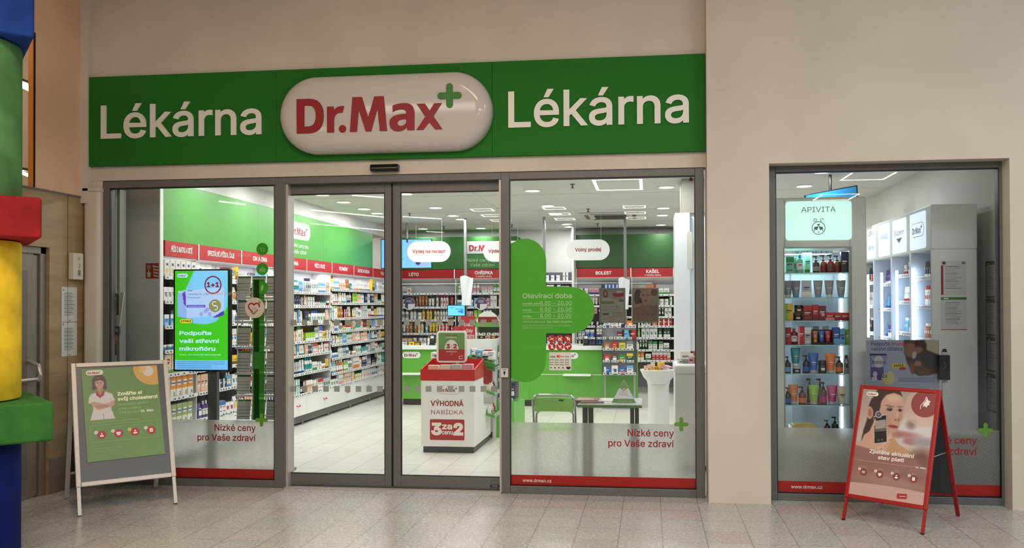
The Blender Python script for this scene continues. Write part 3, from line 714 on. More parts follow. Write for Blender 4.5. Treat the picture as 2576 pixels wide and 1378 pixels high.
# prohibition stickers
REDK = M((176, 34, 28), .4); WS = M((236, 230, 224), .45)
for j, (py, row) in enumerate(((852, 'upper'), (871.5, 'lower'))):
    for i, px in enumerate((1388.5, 1408.5, 1428.5)):
        x, z = P2(px, py); what = [['cigarette', 'dog', 'ice cream'], ['hand', 'shopping cart', 'camera']][j][i]
        lab = 'round red sticker with a crossed-out white %s under the green plus' % what if what != 'camera' else 'round red sticker with a white camera under the green plus'
        t = thing('pictogram_sticker', lab, 'sticker', (x, GY, z-.034)); f = Fr((x, GY, z))
        mb = MB(); mb.fdisc(f, 0, 0, .033, REDK, .0006); mb.build('disc', t)
        mb = MB(); d = .0016
        if what == 'cigarette': mb.fline(f, [(-.02, -.008), (.014, .004)], .006, WS, d)
        if what == 'dog': mb.frect(f, -.014, .012, -.004, .006, WS, d); mb.fpoly(f, [(.008, .004), (.02, .008), (.016, .018), (.008, .014)], WS, d); [mb.frect(f, q, q+.004, -.018, -.002, WS, d) for q in (-.014, -.006, .003, .009)]
        if what == 'ice cream': mb.fpoly(f, [(-.008, .002), (.006, .002), (0, -.018)], WS, d); mb.fdisc(f, -.001, .009, .008, WS, d); mb.frect(f, .009, .017, -.012, .008, WS, d)
        if what == 'hand': mb.frr(f, 0, -.006, .018, .02, .006, WS, d); [mb.frr(f, -.007+q*.0047, .008, .0035, .016, .0015, WS, d) for q in range(4)]
        if what == 'shopping cart': mb.fpoly(f, [(-.012, .008), (.016, .008), (.01, -.004), (-.008, -.004)], WS, d); mb.fline(f, [(-.02, .014), (-.013, .012), (-.006, -.009), (.012, -.009)], .003, WS, d); mb.fdisc(f, -.004, -.014, .003, WS, d); mb.fdisc(f, .01, -.014, .003, WS, d)
        if what == 'camera': mb.fpoly(f, [(-.02, .0), (.018, .012), (.022, .002), (-.012, -.008)], WS, d); mb.frect(f, -.004, .002, -.02, -.004, WS, d)
        else: mb.fline(f, [(-.022, .022), (.022, -.022)], .003, WS, d+.0006)
        mb.build('pictogram', t)
# card-payment sticker
t = thing('payment_sticker', 'pale card sticker with payment brands below the round red stickers', 'sticker', at(1409, 932, GY))
x0, z0 = P2(1382, 931); x1, z1 = P2(1437, 886); mb = MB(); mb.frect(fg, x0, x1, z0, z1, clear_mat('pale_sticker', (226, 222, 212), .85), .0006); mb.build('sheet', t)
DK = M((40, 42, 60), .5)
ptext('VISA', 1383.5, 899, 4.2, t, M((34, 44, 110), .5), wpx=13, bold=.04)
mb = MB(); x, z = P2(1404, 896); mb.fdisc(fg, x, z, .011, M((200, 40, 30), .5), .0014); mb.fdisc(fg, x+.013, z, .011, M((226, 140, 40), .5), .002); mb.build('card_emblem', t)
mb = MB()
for r_, y in enumerate((897, 905, 911, 917)):
    for c_ in range(4):
        if r_ == 0 and c_ < 2: continue
        x, z = P2(1387+c_*13, y); mb.fdisc(fg, x-.012, z, .004, DK, .0014, n=8); mb.frect(fg, x-.006, x+.018, z-.003, z+.003, M((110, 110, 116), .5), .0014)
for c_ in range(4): x, z = P2(1386+c_*10, 924.5); mb.fdisc(fg, x, z, .006, DK, .0014, n=10)
x, z = P2(1430, 925); mb.fpoly(fg, [(x-.02, z+.01), (x+.02, z+.01), (x+.018, z-.004), (x, z-.016), (x-.018, z-.004)], DK, .0014); mb.build('small_marks', t)
# pane at the left: service names, round icons, green strip, heart sticker
FT = clear_mat('faint_lettering', (220, 216, 206), .55)
for s_, px, py, wpx, lab in (('Výdejna E-shopu', 534, 646, 98, 'faint white words Výdejna E-shopu on the left pane, topmost words'), ('E-recept', 587, 694, 46, 'faint white word E-recept on the left pane, middle words'), ('Domácí poradenství', 520, 742, 112, 'faint white words Domácí poradenství on the left pane, lowest words')):
    t = thing('window_lettering', lab, 'lettering', at(px, py, GY)); ptext(s_, px, py, 8.5, t, FT, wpx=wpx, bold=.01)
IC = clear_mat('icon_green', (58, 150, 44), .88); ICL = M((128, 190, 110), .5)
for k, (px, py, what) in enumerate(((660, 626.5, 'cart'), (660, 676.5, 'bars'), (660, 723.5, 'leaf'))):
    lab = {'cart': 'round green sticker with a small cart, topmost on the left pane', 'bars': 'round green sticker with upright bars on the left pane', 'leaf': 'round green sticker with a leaf above the heart sticker'}[what]
    x, z = P2(px, py); t = thing('icon_sticker', lab, 'sticker', (x, GY, z-.057)); f = Fr((x, GY, z))
    mb = MB(); mb.fdisc(f, 0, 0, .056, IC, .001); mb.build('disc', t); mb = MB(); d = .002
    if what == 'cart': mb.fline(f, [(-.025, .012), (-.018, .012), (-.01, -.01), (.018, -.01), (.022, .008), (-.014, .008)], .004, ICL, d); mb.fdisc(f, -.006, -.02, .004, ICL, d); mb.fdisc(f, .014, -.02, .004, ICL, d)
    if what == 'bars': [mb.frect(f, -.026+q*.014, -.017+q*.014, -.024, .006+.006*(q % 3), ICL, d) for q in range(4)]
    if what == 'leaf': mb.fpoly(f, [(-.012, -.028), (-.016, 0), (.002, .03), (.012, .012), (.008, -.016), (-.004, -.03)], ICL, d)
    mb.build('pictogram', t)
t = thing('green_film_strip', 'tall see-through green strip down the left pane', 'window film', at(650, 1055, GY))
x0, z0 = P2(636, 1056); x1, z1 = P2(665, 702); mb = MB(); mb.frect(fg, x0, x1, z0, z1, clear_mat('green_see_through', (70, 150, 60), .35), .0004); mb.build('outer_strip', t)
mb = MB(); DGN = clear_mat('dark_green_see_through', (20, 70, 16), .55)
for a, b in ((704, 772), (800, 884), (928, 1056)): u0, v0 = P2(639, b); u1, v1 = P2(652, a); mb.frect(fg, u0, u1, v0, v1, DGN, .0012)
mb.build('inner_strip', t)
x, z = P2(641, 774); t = thing('heart_sticker', 'round pale sticker with a red heart and green tick on the left pane', 'sticker', (x, GY, z-.092)); f = Fr((x, GY, z))
mb = MB(); mb.fdisc(f, 0, 0, .092, M((206, 192, 180), .5), .0016, n=40); mb.build('disc', t)
mb = MB(); mb.fring(f, -.032, .014, .02, .032, RED_D, .003, 20, 235); mb.fring(f, .018, .014, .02, .032, RED_D, .003, -20, 160); mb.fline(f, [(-.05, -.008), (-.02, -.036)], .011, RED_D, .003); mb.build('heart', t)
mb = MB(); mb.fline(f, [(-.036, -.03), (-.012, -.055), (.03, -.018)], .012, M((110, 128, 70), .5), .0036); mb.fplus(f, .046, .048, .015, .0035, M((110, 128, 70), .5), .003); mb.build('tick', t)
mb = MB(); [mb.frect(f, -.024, .022, -.004-q*.009, -.001-q*.009, M((150, 140, 132), .5), .003) for q in range(2)]; mb.build('small_print', t)

# ================================================================ PRODUCTS
PAL = {'white': (236, 234, 230), 'cream': (228, 214, 186), 'orange': (226, 120, 34), 'amber': (176, 104, 30), 'yellow': (232, 196, 60), 'red': (190, 34, 40), 'maroon': (120, 30, 44), 'pink': (222, 150, 170), 'magenta': (186, 40, 110), 'purple': (84, 56, 130), 'navy': (30, 42, 92), 'blue': (40, 96, 178), 'sky blue': (110, 176, 220), 'teal': (30, 150, 150), 'mint': (124, 206, 178), 'green': (52, 140, 60), 'lime': (140, 196, 50), 'dark green': (24, 70, 48), 'brown': (96, 62, 40), 'black': (26, 26, 28), 'grey': (136, 138, 142), 'silver': (190, 192, 196), 'peach': (236, 188, 160)}
def pm(c): return M(PAL[c], .38)
_pc = {}
def product_mesh(kind, w, d, h, a, b, seed=0):
    "body colour a, print colour b; base centred on the origin, front towards -Y"
    k = (kind, round(w, 3), round(d, 3), round(h, 3), a, b, seed)
    if k in _pc: return _pc[k]
    mb = MB(); A, B = pm(a), pm(b); ink = M((70, 70, 76), .5) if a in ('white', 'cream', 'silver', 'peach', 'pink', 'mint', 'yellow', 'sky blue') else M((226, 224, 220), .5)
    R = random.Random(hash((w, h, seed)) if 0 else int(w*1e4)+int(h*1e4)*7+seed*131)
    if kind == 'carton':
        mb.box(-w/2, w/2, -d/2, d/2, 0, h, A); fr = Fr((0, -d/2, 0)); st = (seed+int(h*1000)) % 4
        if st == 0: mb.frect(fr, -w/2, w/2, 0, h*.34, B)
        elif st == 1: mb.frect(fr, -w/2, w/2, h*.66, h, B); mb.frect(fr, -w*.3, w*.3, h*.12, h*.2, B)
        elif st == 2: mb.frect(fr, -w/2, -w*.18, 0, h, B)
        else: mb.fdisc(fr, w*.08, h*.4, min(w, h)*.26, B, n=14)
        z = h*(.55 if st != 1 else .5); mb.frect(fr, -w*.34, w*.3, z, z+h*.07, ink, .002); mb.frect(fr, -w*.34, w*.1, z-h*.09, z-h*.06, ink, .002)
        # side and top carry the print colour too
        mb.box(-w/2+.0005, w/2+.0006, -d/2+.001, d/2-.001, h*.1, h*.3, B) if st in (0, 3) else None
    elif kind == 'bottle':
        r = w/2; q = d/w
        mb.lathe([(r*.94, 0), (r, h*.02), (r, h*.68), (r*.82, h*.76), (r*.36, h*.8)], (0, 0, 0), A, 14, True, 1, q)
        mb.lathe([(r*.42, h*.79), (r*.42, h*.97), (r*.36, h)], (0, 0, 0), B, 12)
        mb.lathe([(r*1.012, h*.18), (r*1.012, h*.54)], (0, 0, 0), WHITE if a != 'white' else B, 14, False, 1, q)
        fr = Fr((0, -r*q*1.02, 0)); mb.frect(fr, -r*.4, r*.4, h*.4, h*.45, M((60, 60, 66), .5), .001)
    elif kind == 'pump bottle':
        r = w/2
        mb.lathe([(r*.94, 0), (r, h*.02), (r, h*.52), (r*.8, h*.62), (r*.4, h*.65)], (0, 0, 0), A, 14)
        mb.lathe([(r*.46, h*.65), (r*.46, h*.74), (r*.16, h*.76), (r*.16, h*.9)], (0, 0, 0), M((20, 20, 22), .35), 10)
        mb.box(-r*.9, r*.3, -r*.22, r*.22, h*.9, h*.97, M((20, 20, 22), .35))
        mb.lathe([(r*1.012, h*.08), (r*1.012, h*.36)], (0, 0, 0), B, 14, False)
    elif kind == 'tube':
        n = 12; vs = []; fs = []; r = w/2
        for z, a_, b_ in ((h*.16, .72, .95), (h*.5, .86, .7), (h*.86, .98, .3), (h*.93, 1.0, .1), (h, 1.0, .08)):
            for k_ in range(n): t_ = 2*math.pi*k_/n; vs.append((r*a_*math.cos(t_), min(d/2, r)*b_*math.sin(t_), z))
        for i in range(4):
            for k_ in range(n): fs.append((i*n+k_, i*n+(k_+1) % n, (i+1)*n+(k_+1) % n, (i+1)*n+k_))
        fs += [tuple(range(4*n, 5*n)), tuple(range(n))[::-1]]
        mb.add(vs, fs, A); mb.lathe([(r*.6, 0), (r*.66, h*.01), (r*.66, h*.17)], (0, 0, 0), B, 12)
        fr = Fr((0, -min(d/2, r)*.93, 0)); mb.frect(fr, -r*.45, r*.45, h*.52, h*.57, ink); mb.frect(fr, -r*.3, r*.3, h*.44, h*.46, ink)
    elif kind == 'jar':
        r = w/2; mb.lathe([(r*.95, 0), (r, h*.04), (r, h*.6), (r*.94, h*.64)], (0, 0, 0), A, 16); mb.lathe([(r*1.0, h*.64), (r*1.0, h*.95), (r*.94, h)], (0, 0, 0), B, 16)
        fr = Fr((0, -r*1.01, 0)); mb.frect(fr, -r*.4, r*.4, h*.22, h*.42, ink)
    elif kind == 'spray bottle':
        r = w/2; mb.lathe([(r*.95, 0), (r, h*.02), (r, h*.74), (r*.7, h*.8)], (0, 0, 0), A, 14); mb.lathe([(r*.72, h*.8), (r*.72, h*.96), (r*.6, h)], (0, 0, 0), B, 12)
        fr = Fr((0, -r*1.01, 0)); mb.frect(fr, -r*.5, r*.5, h*.3, h*.52, B); mb.frect(fr, -r*.4, r*.4, h*.6, h*.64, ink)
    elif kind == 'pouch':
        n = 8; vs = []; fs = []
        for z, t_ in ((0, .9), (h*.12, 1.), (h*.6, .8), (h*.9, .12), (h, .08)):
            for k_ in range(n): q = 2*math.pi*k_/n; vs.append((w/2*max(-1, min(1, 1.3*math.cos(q))), d/2*t_*max(-1, min(1, 1.2*math.sin(q))), z))
        for i in range(4):
            for k_ in range(n): fs.append((i*n+k_, i*n+(k_+1) % n, (i+1)*n+(k_+1) % n, (i+1)*n+k_))
        fs += [tuple(range(4*n, 5*n)), tuple(range(n))[::-1]]
        mb.add(vs, fs, A); fr = Fr((0, -d/2*.97, 0)); mb.frect(fr, -w*.3, w*.3, h*.2, h*.5, B, .004); mb.frect(fr, -w*.24, w*.24, h*.6, h*.66, ink, .002)
    me = mb.mesh(kind.replace(' ', '_'))
    if kind in ('bottle', 'pump bottle', 'tube', 'jar', 'spray bottle'):
        me.polygons.foreach_set('use_smooth', [True]*len(me.polygons))
        try: me.set_sharp_from_angle(angle=math.radians(35))
        except Exception: pass
    me.update(); _pc[k] = me; return me
SIZES = {'carton': [(.055, .05, .13), (.07, .05, .11), (.05, .04, .15), (.085, .05, .09), (.06, .05, .165)], 'bottle': [(.05, .045, .15), (.06, .05, .17), (.045, .045, .13)], 'pump bottle': [(.06, .06, .17)], 'tube': [(.055, .04, .15), (.05, .035, .13)], 'jar': [(.07, .07, .06), (.06, .06, .05)], 'spray bottle': [(.045, .045, .17), (.04, .04, .14)], 'pouch': [(.09, .05, .13)]}
KNAME = {'carton': 'carton', 'bottle': 'bottle', 'pump bottle': 'pump_bottle', 'tube': 'tube', 'jar': 'jar', 'spray bottle': 'spray_bottle', 'pouch': 'pouch'}
def put(kind, w, d, h, a, b, loc, rz, label, group=None, seed=0, cat=None):
    me = product_mesh(kind, w, d, h, a, b, seed); o = bpy.data.objects.new(KNAME[kind], me); COL.objects.link(o)
    o.location = loc; o.rotation_euler = (0, 0, rz); WM[o.name] = Matrix.Translation(loc); return tag(o, label, cat or kind.split()[-1], group)
ORD = ['top', 'second', 'third', 'fourth', 'fifth', 'sixth', 'seventh', 'bottom']
used_labels = {}
def stock(p0, p1, z, rz, mix, cols, gap, where, box, seed, maxh=.2, skip=None, tall=1.):
    "fills a shelf edge from p0 to p1 (points on the floor plan of the front row) with runs of like goods"
    R = random.Random(seed); a = Vector((*p0, 0)); b = Vector((*p1, 0)); L = (b-a).length; u = (b-a)/L; s = .012; seen = set()
    while s < L-.05:
        for _ in range(30):
            kind = R.choice(mix); A, B = R.choice(cols); key = (kind, A, B)
            if key not in seen: break
        if key in seen: break
        seen.add(key)
        w, d, h = R.choice(SIZES[kind]); k = R.uniform(.92, 1.12)*tall; h = min(h*k, maxh-.015); w = w*R.uniform(.9, 1.15)
        n = R.choice((1, 2, 2, 3, 3, 4)); sd = R.randrange(4); st = R.uniform(.002, .016)
        kn = box if kind == 'carton' and box else kind; lab = '%s %s with %s print, %s' % (A, kn, B, where); items = []
        for i in range(n):
            if s+w > L: break
            q = a+u*(s+w/2)
            if not (skip and skip(q)): items.append((q, w, d, h))
            s += w+R.uniform(.003, .012)+(gap if R.random() < .12 else 0)
        for qi, (q, w, d, h) in enumerate(items):
            nrm = Vector((math.sin(rz), -math.cos(rz), 0)); loc = q-nrm*(d/2+st)+Vector((0, 0, z))
            o = put(kind, w, d, h, A, B, loc, rz, lab if len(items) == 1 else '%s %s with %s print, %s, %s' % (A, kn, B, ['first', 'second', 'third', 'fourth', 'fifth'][qi], where), ('%s %s %ss, %s' % (A, B, kn, where)) if len(items) > 1 else None, sd)
            if kn != kind: o.name = kn.replace(' ', '_'); o['category'] = kn; WM[o.name] = Matrix.Translation(loc)
        s += R.uniform(0, gap)

# price tag, made once
TAGW = M((236, 236, 234), .4)
def tag_mesh(w=.05, h=.034):
    mb = MB(); mb.box(-w/2, w/2, -.004, 0, 0, h, TAGW); fr = Fr((0, -.004, 0)); mb.frect(fr, -w*.34, w*.34, h*.2, h*.8, M((120, 122, 124), .4), .0006)
    mb.frect(fr, -w*.28, w*.12, h*.46, h*.68, M((50, 52, 56), .4), .0012); mb.frect(fr, -w*.28, w*.28, h*.28, h*.36, M((60, 62, 66), .4), .0012); return mb.mesh('price_tag')
TAG = tag_mesh()
def price_tags(parent, p0, p1, z, rz, step=.1, seed=1, skip=None):
    R = random.Random(seed); a = Vector((*p0, 0)); b = Vector((*p1, 0)); L = (b-a).length; u = (b-a)/L; s = .04; inv = WM[parent.name].inverted()
    while s < L-.03:
        q = a+u*s
        if not (skip and skip(q)):
            o = bpy.data.objects.new('price_tag', TAG); COL.objects.link(o); o.parent = parent
            o.matrix_local = inv @ Matrix.Translation(q+Vector((0, 0, z))) @ Matrix.Rotation(rz, 4, 'Z') @ Matrix.Rotation(math.radians(-12), 4, 'X')
        s += R.choice((.056, .06, .075, step, step*1.2))

def strip_light(loc, sx, sy, p):
    area_lamp(loc, sx, sy, p, (1, .99, 1), 'shelf_strip_light')
# ---------------------------------------------------------------- left wall of shelving, seven bays
SF = -4.66                     # shelf front
SHBACK = M((92, 95, 99), .7); SHELF = M((84, 86, 90), .5); RAIL = M((222, 222, 222), .4)
BAY = [.215]+[1.154+.942*k for k in range(8)]
HEAD = ['PÉČE O MATKU A DÍTĚ', 'SPECIÁLNÍ VÝŽIVA, ČAJE', 'ON A ONA', 'SEZÓNA', 'PÉČE O RUCE', 'VITAMÍNY', 'ÚSTNÍ HYGIENA', 'VLASY']
HW = ['péče o matku a dítě', 'speciální výživa', 'on a ona', 'sezóna', 'fourth', 'fifth', 'sixth', 'seventh']
BAYN = ['first', 'second', 'third', 'fourth', 'fifth', 'sixth', 'seventh', 'eighth']
LEVL = [1.905, 1.665, 1.42, 1.18, .95, .71, .435]; LEVM = [1.80, 1.612, 1.375, 1.132, .945, .703, .423]; LEVR = [1.86, 1.655, 1.424, 1.231, 1.038, .833, .609, .416]
babycols = [('white', 'blue'), ('cream', 'orange'), ('blue', 'white'), ('white', 'green'), ('sky blue', 'white'), ('cream', 'red'), ('white', 'grey')]
mixed = [('white', 'teal'), ('white', 'blue'), ('cream', 'orange'), ('white', 'red'), ('peach', 'white'), ('navy', 'white'), ('white', 'pink'), ('sky blue', 'white'), ('teal', 'white'), ('white', 'green'), ('amber', 'cream'), ('black', 'silver'), ('silver', 'navy'), ('white', 'yellow'), ('purple', 'white'), ('lime', 'white'), ('white', 'grey'), ('yellow', 'brown'), ('maroon', 'white'), ('grey', 'white')]
light = [('white', 'teal'), ('white', 'blue'), ('white', 'pink'), ('white', 'red'), ('cream', 'orange'), ('white', 'grey'), ('peach', 'white'), ('silver', 'navy'), ('white', 'green'), ('sky blue', 'white'), ('white', 'orange'), ('navy', 'white')]
for b in range(8):
    y0, y1 = max(BAY[b], .53), BAY[b+1]
    lev = LEVL if b < 3 else (LEVM if b < 5 else LEVR)
    if b == 2: lev = [1.86, 1.61, 1.39, 1.154, .933, .70, .42]
    if b == 7: y1 = 8.2
    u = thing('shelf_unit', 'tall wall shelving unit, %s red-headed bay along the left wall from the window' % BAYN[b], 'shelving', (SF, y0, 0))
    mb = MB(); mb.box(-5.015, -4.985, y0+.001, y1-.001, .13, 2.1, SHBACK); mb.build('back_panel', u)
    mb = MB(); mb.box(-4.984, SF-.02, y1-.012, y1-.002, .13, 2.1, M((236, 236, 234), .4)) if b in (0, 2, 4, 7) else mb.box(-4.984, -4.96, y1-.012, y1-.002, .13, 2.1, M((236, 236, 234), .4)); mb.build('upright', u)
    mb = MB(); mb.box(-4.99, SF, y0+.003, y1-.003, 2.1, 2.25, M((186, 26, 32), .4)); mb.build('header', u)
    hd_ = u.children[-1] if 0 else None
    fh = Fr((SF, y0, 2.1), (0, 1, 0), (0, 0, 1)); W_ = y1-y0
    lettering(fh, HEAD[b], W_/2 if b else .3, .052, .05, WHITE, u, w=W_*(.62 if len(HEAD[b]) > 12 else .4), bold=.05, d=.002)
    mb = MB(); mb.frect(fh, W_-.014, W_+.006, -.005, .155, M((236, 232, 228), .4), .003); mb.build('header_joint', u)
    mb = MB(); mb.box(-4.984, SF-.01, y0+.004, y1-.014, 2.086, 2.099, M((240, 238, 240), .4)); mb.box(-4.984, -4.97, y0+.004, y1-.014, lev[0]+.02, 2.085, M((236, 232, 236), .5)); mb.build('light_canopy', u)
    hidden = (lambda q: 2.98 < q.y < 3.22) if b in (2, 3) else None
    for i, z in enumerate(lev):
        if i < len(lev)-1:
            mb = MB(); mb.box(-4.984, SF-.006, y0+.004, y1-.014, z-.022, z, SHELF); mb.box(SF-.006, SF+.002, y0+.004, y1-.014, z-.03, z+.006, RAIL)
        else:
            mb = MB(); mb.box(-4.984, SF-.006, y0+.004, y1-.014, z-.012, z, M((236, 236, 234), .4)); mb.box(SF-.006, SF+.002, y0+.004, y1-.014, z-.02, z+.006, RAIL)
        sh = mb.build('shelf_board', u)
        price_tags(sh, (SF+.004, y0), (SF+.004, y1), z-.032, math.pi/2, .085 if b > 2 else .11, b*10+i, hidden)
        up = (lev[i-1] if i else 2.11)-z-.03
        if b == 0 and i in (0, 4, 5, 6): continue
        wh = '%s shelf, %s left bay' % (ORD[i] if i < len(lev)-1 else 'bottom', BAYN[b])
        cols = babycols if b == 0 else (mixed if (i+b) % 2 else light)
        mix = {0: ['carton', 'jar', 'carton'], 1: ['carton', 'carton', 'bottle', 'pouch'], 2: ['carton', 'bottle', 'tube']}.get(b, ['carton', 'carton', 'bottle', 'tube', 'spray bottle', 'jar'] if i % 2 else ['carton', 'carton', 'tube', 'spray bottle', 'bottle'])
        if b > 2 and i == len(lev)-1: mix = ['carton', 'pouch', 'carton']
        stock((SF-.01, y0), (SF-.01, y1-.02), z+.001, math.pi/2, mix, cols, .02, wh, '' if b < 3 else 'cosmetic box', 1000+b*17+i, up, hidden, 1.12)
    strip_light((-4.80, (y0+y1)/2, 2.082), .05, y1-y0-.1, 2.2)
    # base cabinet with two drawers
    mb = MB(); mb.box(-4.984, SF-.02, y0+.002, y1-.004, .135, .41, M((228, 228, 226), .35)); mb.build('base_cabinet', u)
    mb = MB(); mb.box(SF-.02, SF-.002, y0+.004, y1-.006, .135, .405, M((238, 238, 236), .3)); dr = mb.build('drawer_front', u, bevel=.003)
    ym = (y0+y1)/2+.18
    mb = MB(); mb.tube([(SF, ym-.05, .285), (SF+.02, ym-.045, .27), (SF+.02, ym+.045, .27), (SF, ym+.05, .285)], .006, M((196, 40, 50), .4), 8); mb.build('handle', dr)
    mb = MB(); mb.box(-4.98, SF-.05, y0, y1, .03, .135, M((96, 96, 96), .6)); mb.build('plinth', u)
    mb = MB(); mb.lathe([(.028, 0), (.028, .01), (.012, .014), (.012, .05)], (SF-.045, y1-.05, 0), M((150, 150, 150), .3, .6), 10); mb.build('foot', u)
# baby food in the first bay, with readable fronts
def big_carton(loc, w, h, d, body, label, group, art, rz=math.pi/2, name='carton'):
    t = thing(name, label, 'carton', loc, rz, group); mb = MB(); mb.box(-w/2, w/2, 0, d, 0, h, M(body, .4)); mb.build('box', t, local=True, bevel=.002)
    WM[t.name] = Matrix(); art(t, Fr((0, 0, 0)), w, h); WM[t.name] = Matrix.Translation(loc) @ Matrix.Rotation(rz, 4, 'Z'); return t
BL = M((30, 60, 150), .4); ORG = M((232, 140, 40), .4)
def art_beba(t, f, w, h):
    mb = MB(); mb.frr(f, -.0, h*.34, w*.5, h*.3, w*.2, M((222, 190, 120), .5)); mb.frect(f, -w/2, w/2, 0, h*.12, M((214, 206, 190), .5)); ftext(mb, f, 'BE', w*.02, h*.66, h*.14, BL, bold=.05, d=.002, res=1); mb.build('label', t)
def art_heart(k):
    def g(t, f, w, h):
        mb = MB(); R_ = M((186, 30, 40), .4); r = w*.15
        mb.fdisc(f, -r*.9, h*.68, r*1.1, R_, .001, n=14); mb.fdisc(f, r*.9, h*.68, r*1.1, R_, .0014, n=14); mb.fpoly(f, [(-r*1.95, h*.66), (r*1.95, h*.66), (0, h*.44)], R_, .0018)
        mb.frect(f, -w/2, w/2, 0, h*.2, M((110, 150, 70), .5)); mb.frr(f, 0, h*.27, w*.4, h*.2, w*.1, M([(190, 170, 160), (90, 150, 200), (220, 160, 60), (100, 180, 190)][k % 4], .5), .002); mb.frect(f, -r*1.1, r*1.1, h*.62, h*.67, WHITE, .003); mb.build('label', t)
    return g
def art_sunar(k, top):
    def g(t, f, w, h):
        mb = MB(); mb.frect(f, -w/2, w/2, h*.38, h, M(top, .4)); mb.frr(f, 0, h*.66, w*.8, h*.24, h*.12, WHITE, .0018); ftext(mb, f, 'Sunar', 0, h*.62, h*.1, BL, d=.003, bold=.04, res=1); ftext(mb, f, str(k), w*.2, h*.08, h*.16, M((120, 90, 40), .5), d=.002, bold=.04, res=1); mb.build('label', t)
    return g
for k in range(6): big_carton((SF-.02, .6+k*.098, LEVL[0]+.002), .088, .16, .07, (226, 222, 212), 'white baby milk pack with blue letters, %s from the window on the top shelf' % NTH[k], 'baby milk packs on the top shelf of the first bay', art_beba)
for k in range(4): big_carton((SF-.02, .62+k*.118, LEVL[4]+.002), .108, .19, .07, (222, 208, 180), 'cream baby milk carton with red heart, %s from the window on its shelf' % ['first', 'second', 'third', 'fourth'][k], 'cream cartons with red hearts', art_heart(k))
for k in range(5): big_carton((SF-.02, .6+k*.108, LEVL[5]+.002), .1, .21, .07, (226, 222, 208), '%s baby milk carton, %s from the window on the sixth shelf' % ('white-topped' if k == 0 else 'orange-topped', NTH[k]), 'orange-topped baby milk cartons', art_sunar(k, (226, 224, 220) if k == 0 else (230, 140, 44)))
for k in range(5): big_carton((SF-.02, .62+k*.1, LEVL[6]+.002), .09, .2, .07, (226, 222, 208), 'cream carton with green band, %s from the window on the bottom shelf' % NTH[k], 'green banded cartons on the bottom shelf', art_sunar(k, (150, 170, 110)))
# green board above the shelving
t = thing('green_wall_board', 'long bright green board above the red headers on the left wall', 'wall board', (SF, .5, 2.25))
mb = MB()
for a, b in ((.5, 2.5), (2.5, 4.6), (4.6, 6.79)): mb.box(-4.99, SF+.0, a+.001, b-.001, 2.251, 2.828, M((76, 158, 56), .4))
mb.build('board', t); fb = Fr((SF, 0, 0), (0, 1, 0), (0, 0, 1))
mb = MB(); flogo(mb, fb, 3.75, 2.615, .66, M((232, 230, 228), .4), None, None, .002, sx=1.06)
mb.build('brand_emblem', t)
lettering(fb, 'Nízké ceny pro', 3.75, 2.395, .052, WHITE, t, bold=.015, w=.56, d=.002); lettering(fb, 'Vaše zdraví', 3.75, 2.31, .052, WHITE, t, bold=.015, w=.43, d=.002)

# ---------------------------------------------------------------- back wall shelving behind the counter
YB = 8.3
mb = MB(); mb.box(-4.66, at(1300, 640, YB).x, YB+.02, 8.74, 2.285, 2.885, M((44, 98, 40), .45)); t = tag(mb.build('green_wall_board'), 'dark green board over the LÉTO and CHŘIPKA shelves on the back wall', 'wall board')
fb2 = Fr((0, YB+.02, 0)); x = at(1213, 622, YB).x
t2 = thing('wall_emblem', 'grey rounded wall plate with the red pharmacy word mark, slogan below', 'sign', (x, YB, 2.5))
mb = MB(); mb.frr(fb2, x, at(1213, 622, YB).z, .66, .23, .05, M((176, 176, 174), .5), .001, .004); mb.build('plate', t2)
mb = MB(); flogo(mb, fb2, x+.03, at(1213, 622, YB).z, .7, None, M((140, 22, 34), .5), None, .008); mb.build('brand_emblem', t2)
lettering(fb2, 'Nízké ceny pro', x, at(1213, 658, YB).z, .062, M((150, 190, 140), .5), t2, d=.003); lettering(fb2, 'Vaše zdraví', x, at(1213, 670, YB).z, .062, M((150, 190, 140), .5), t2, d=.003)
xa, xb = at(1449, 690, YB).x, at(1696, 690, YB).x
mb = MB(); mb.box(xa, xb, YB+.02, 8.74, 2.285, at(1570, 589, YB).z, M((36, 78, 32), .45)); tag(mb.build('green_wall_board'), 'dark green board over the BOLEST and KAŠEL shelves on the back wall', 'wall board')
mb = MB(); mb.box(xb, XR, YB+.02, 8.74, 0, CEIL, SHOPW); mb.box(-1.45, xa-.05, YB+.3, 8.74, 2.24, CEIL, M((214, 213, 210), .7)); struct(mb.build('wall_back_niche'))
t = thing('white_post', 'slim white upright post left of the BOLEST shelves', 'post', (xa-.03, 8.0, 0))
mb = MB(); mb.box(xa-.05, xa-.015, 8.0, 8.32, 0, at(1448, 556, 8.0).z if 0 else 3.02, M((236, 236, 234), .4)); mb.build('upright', t)
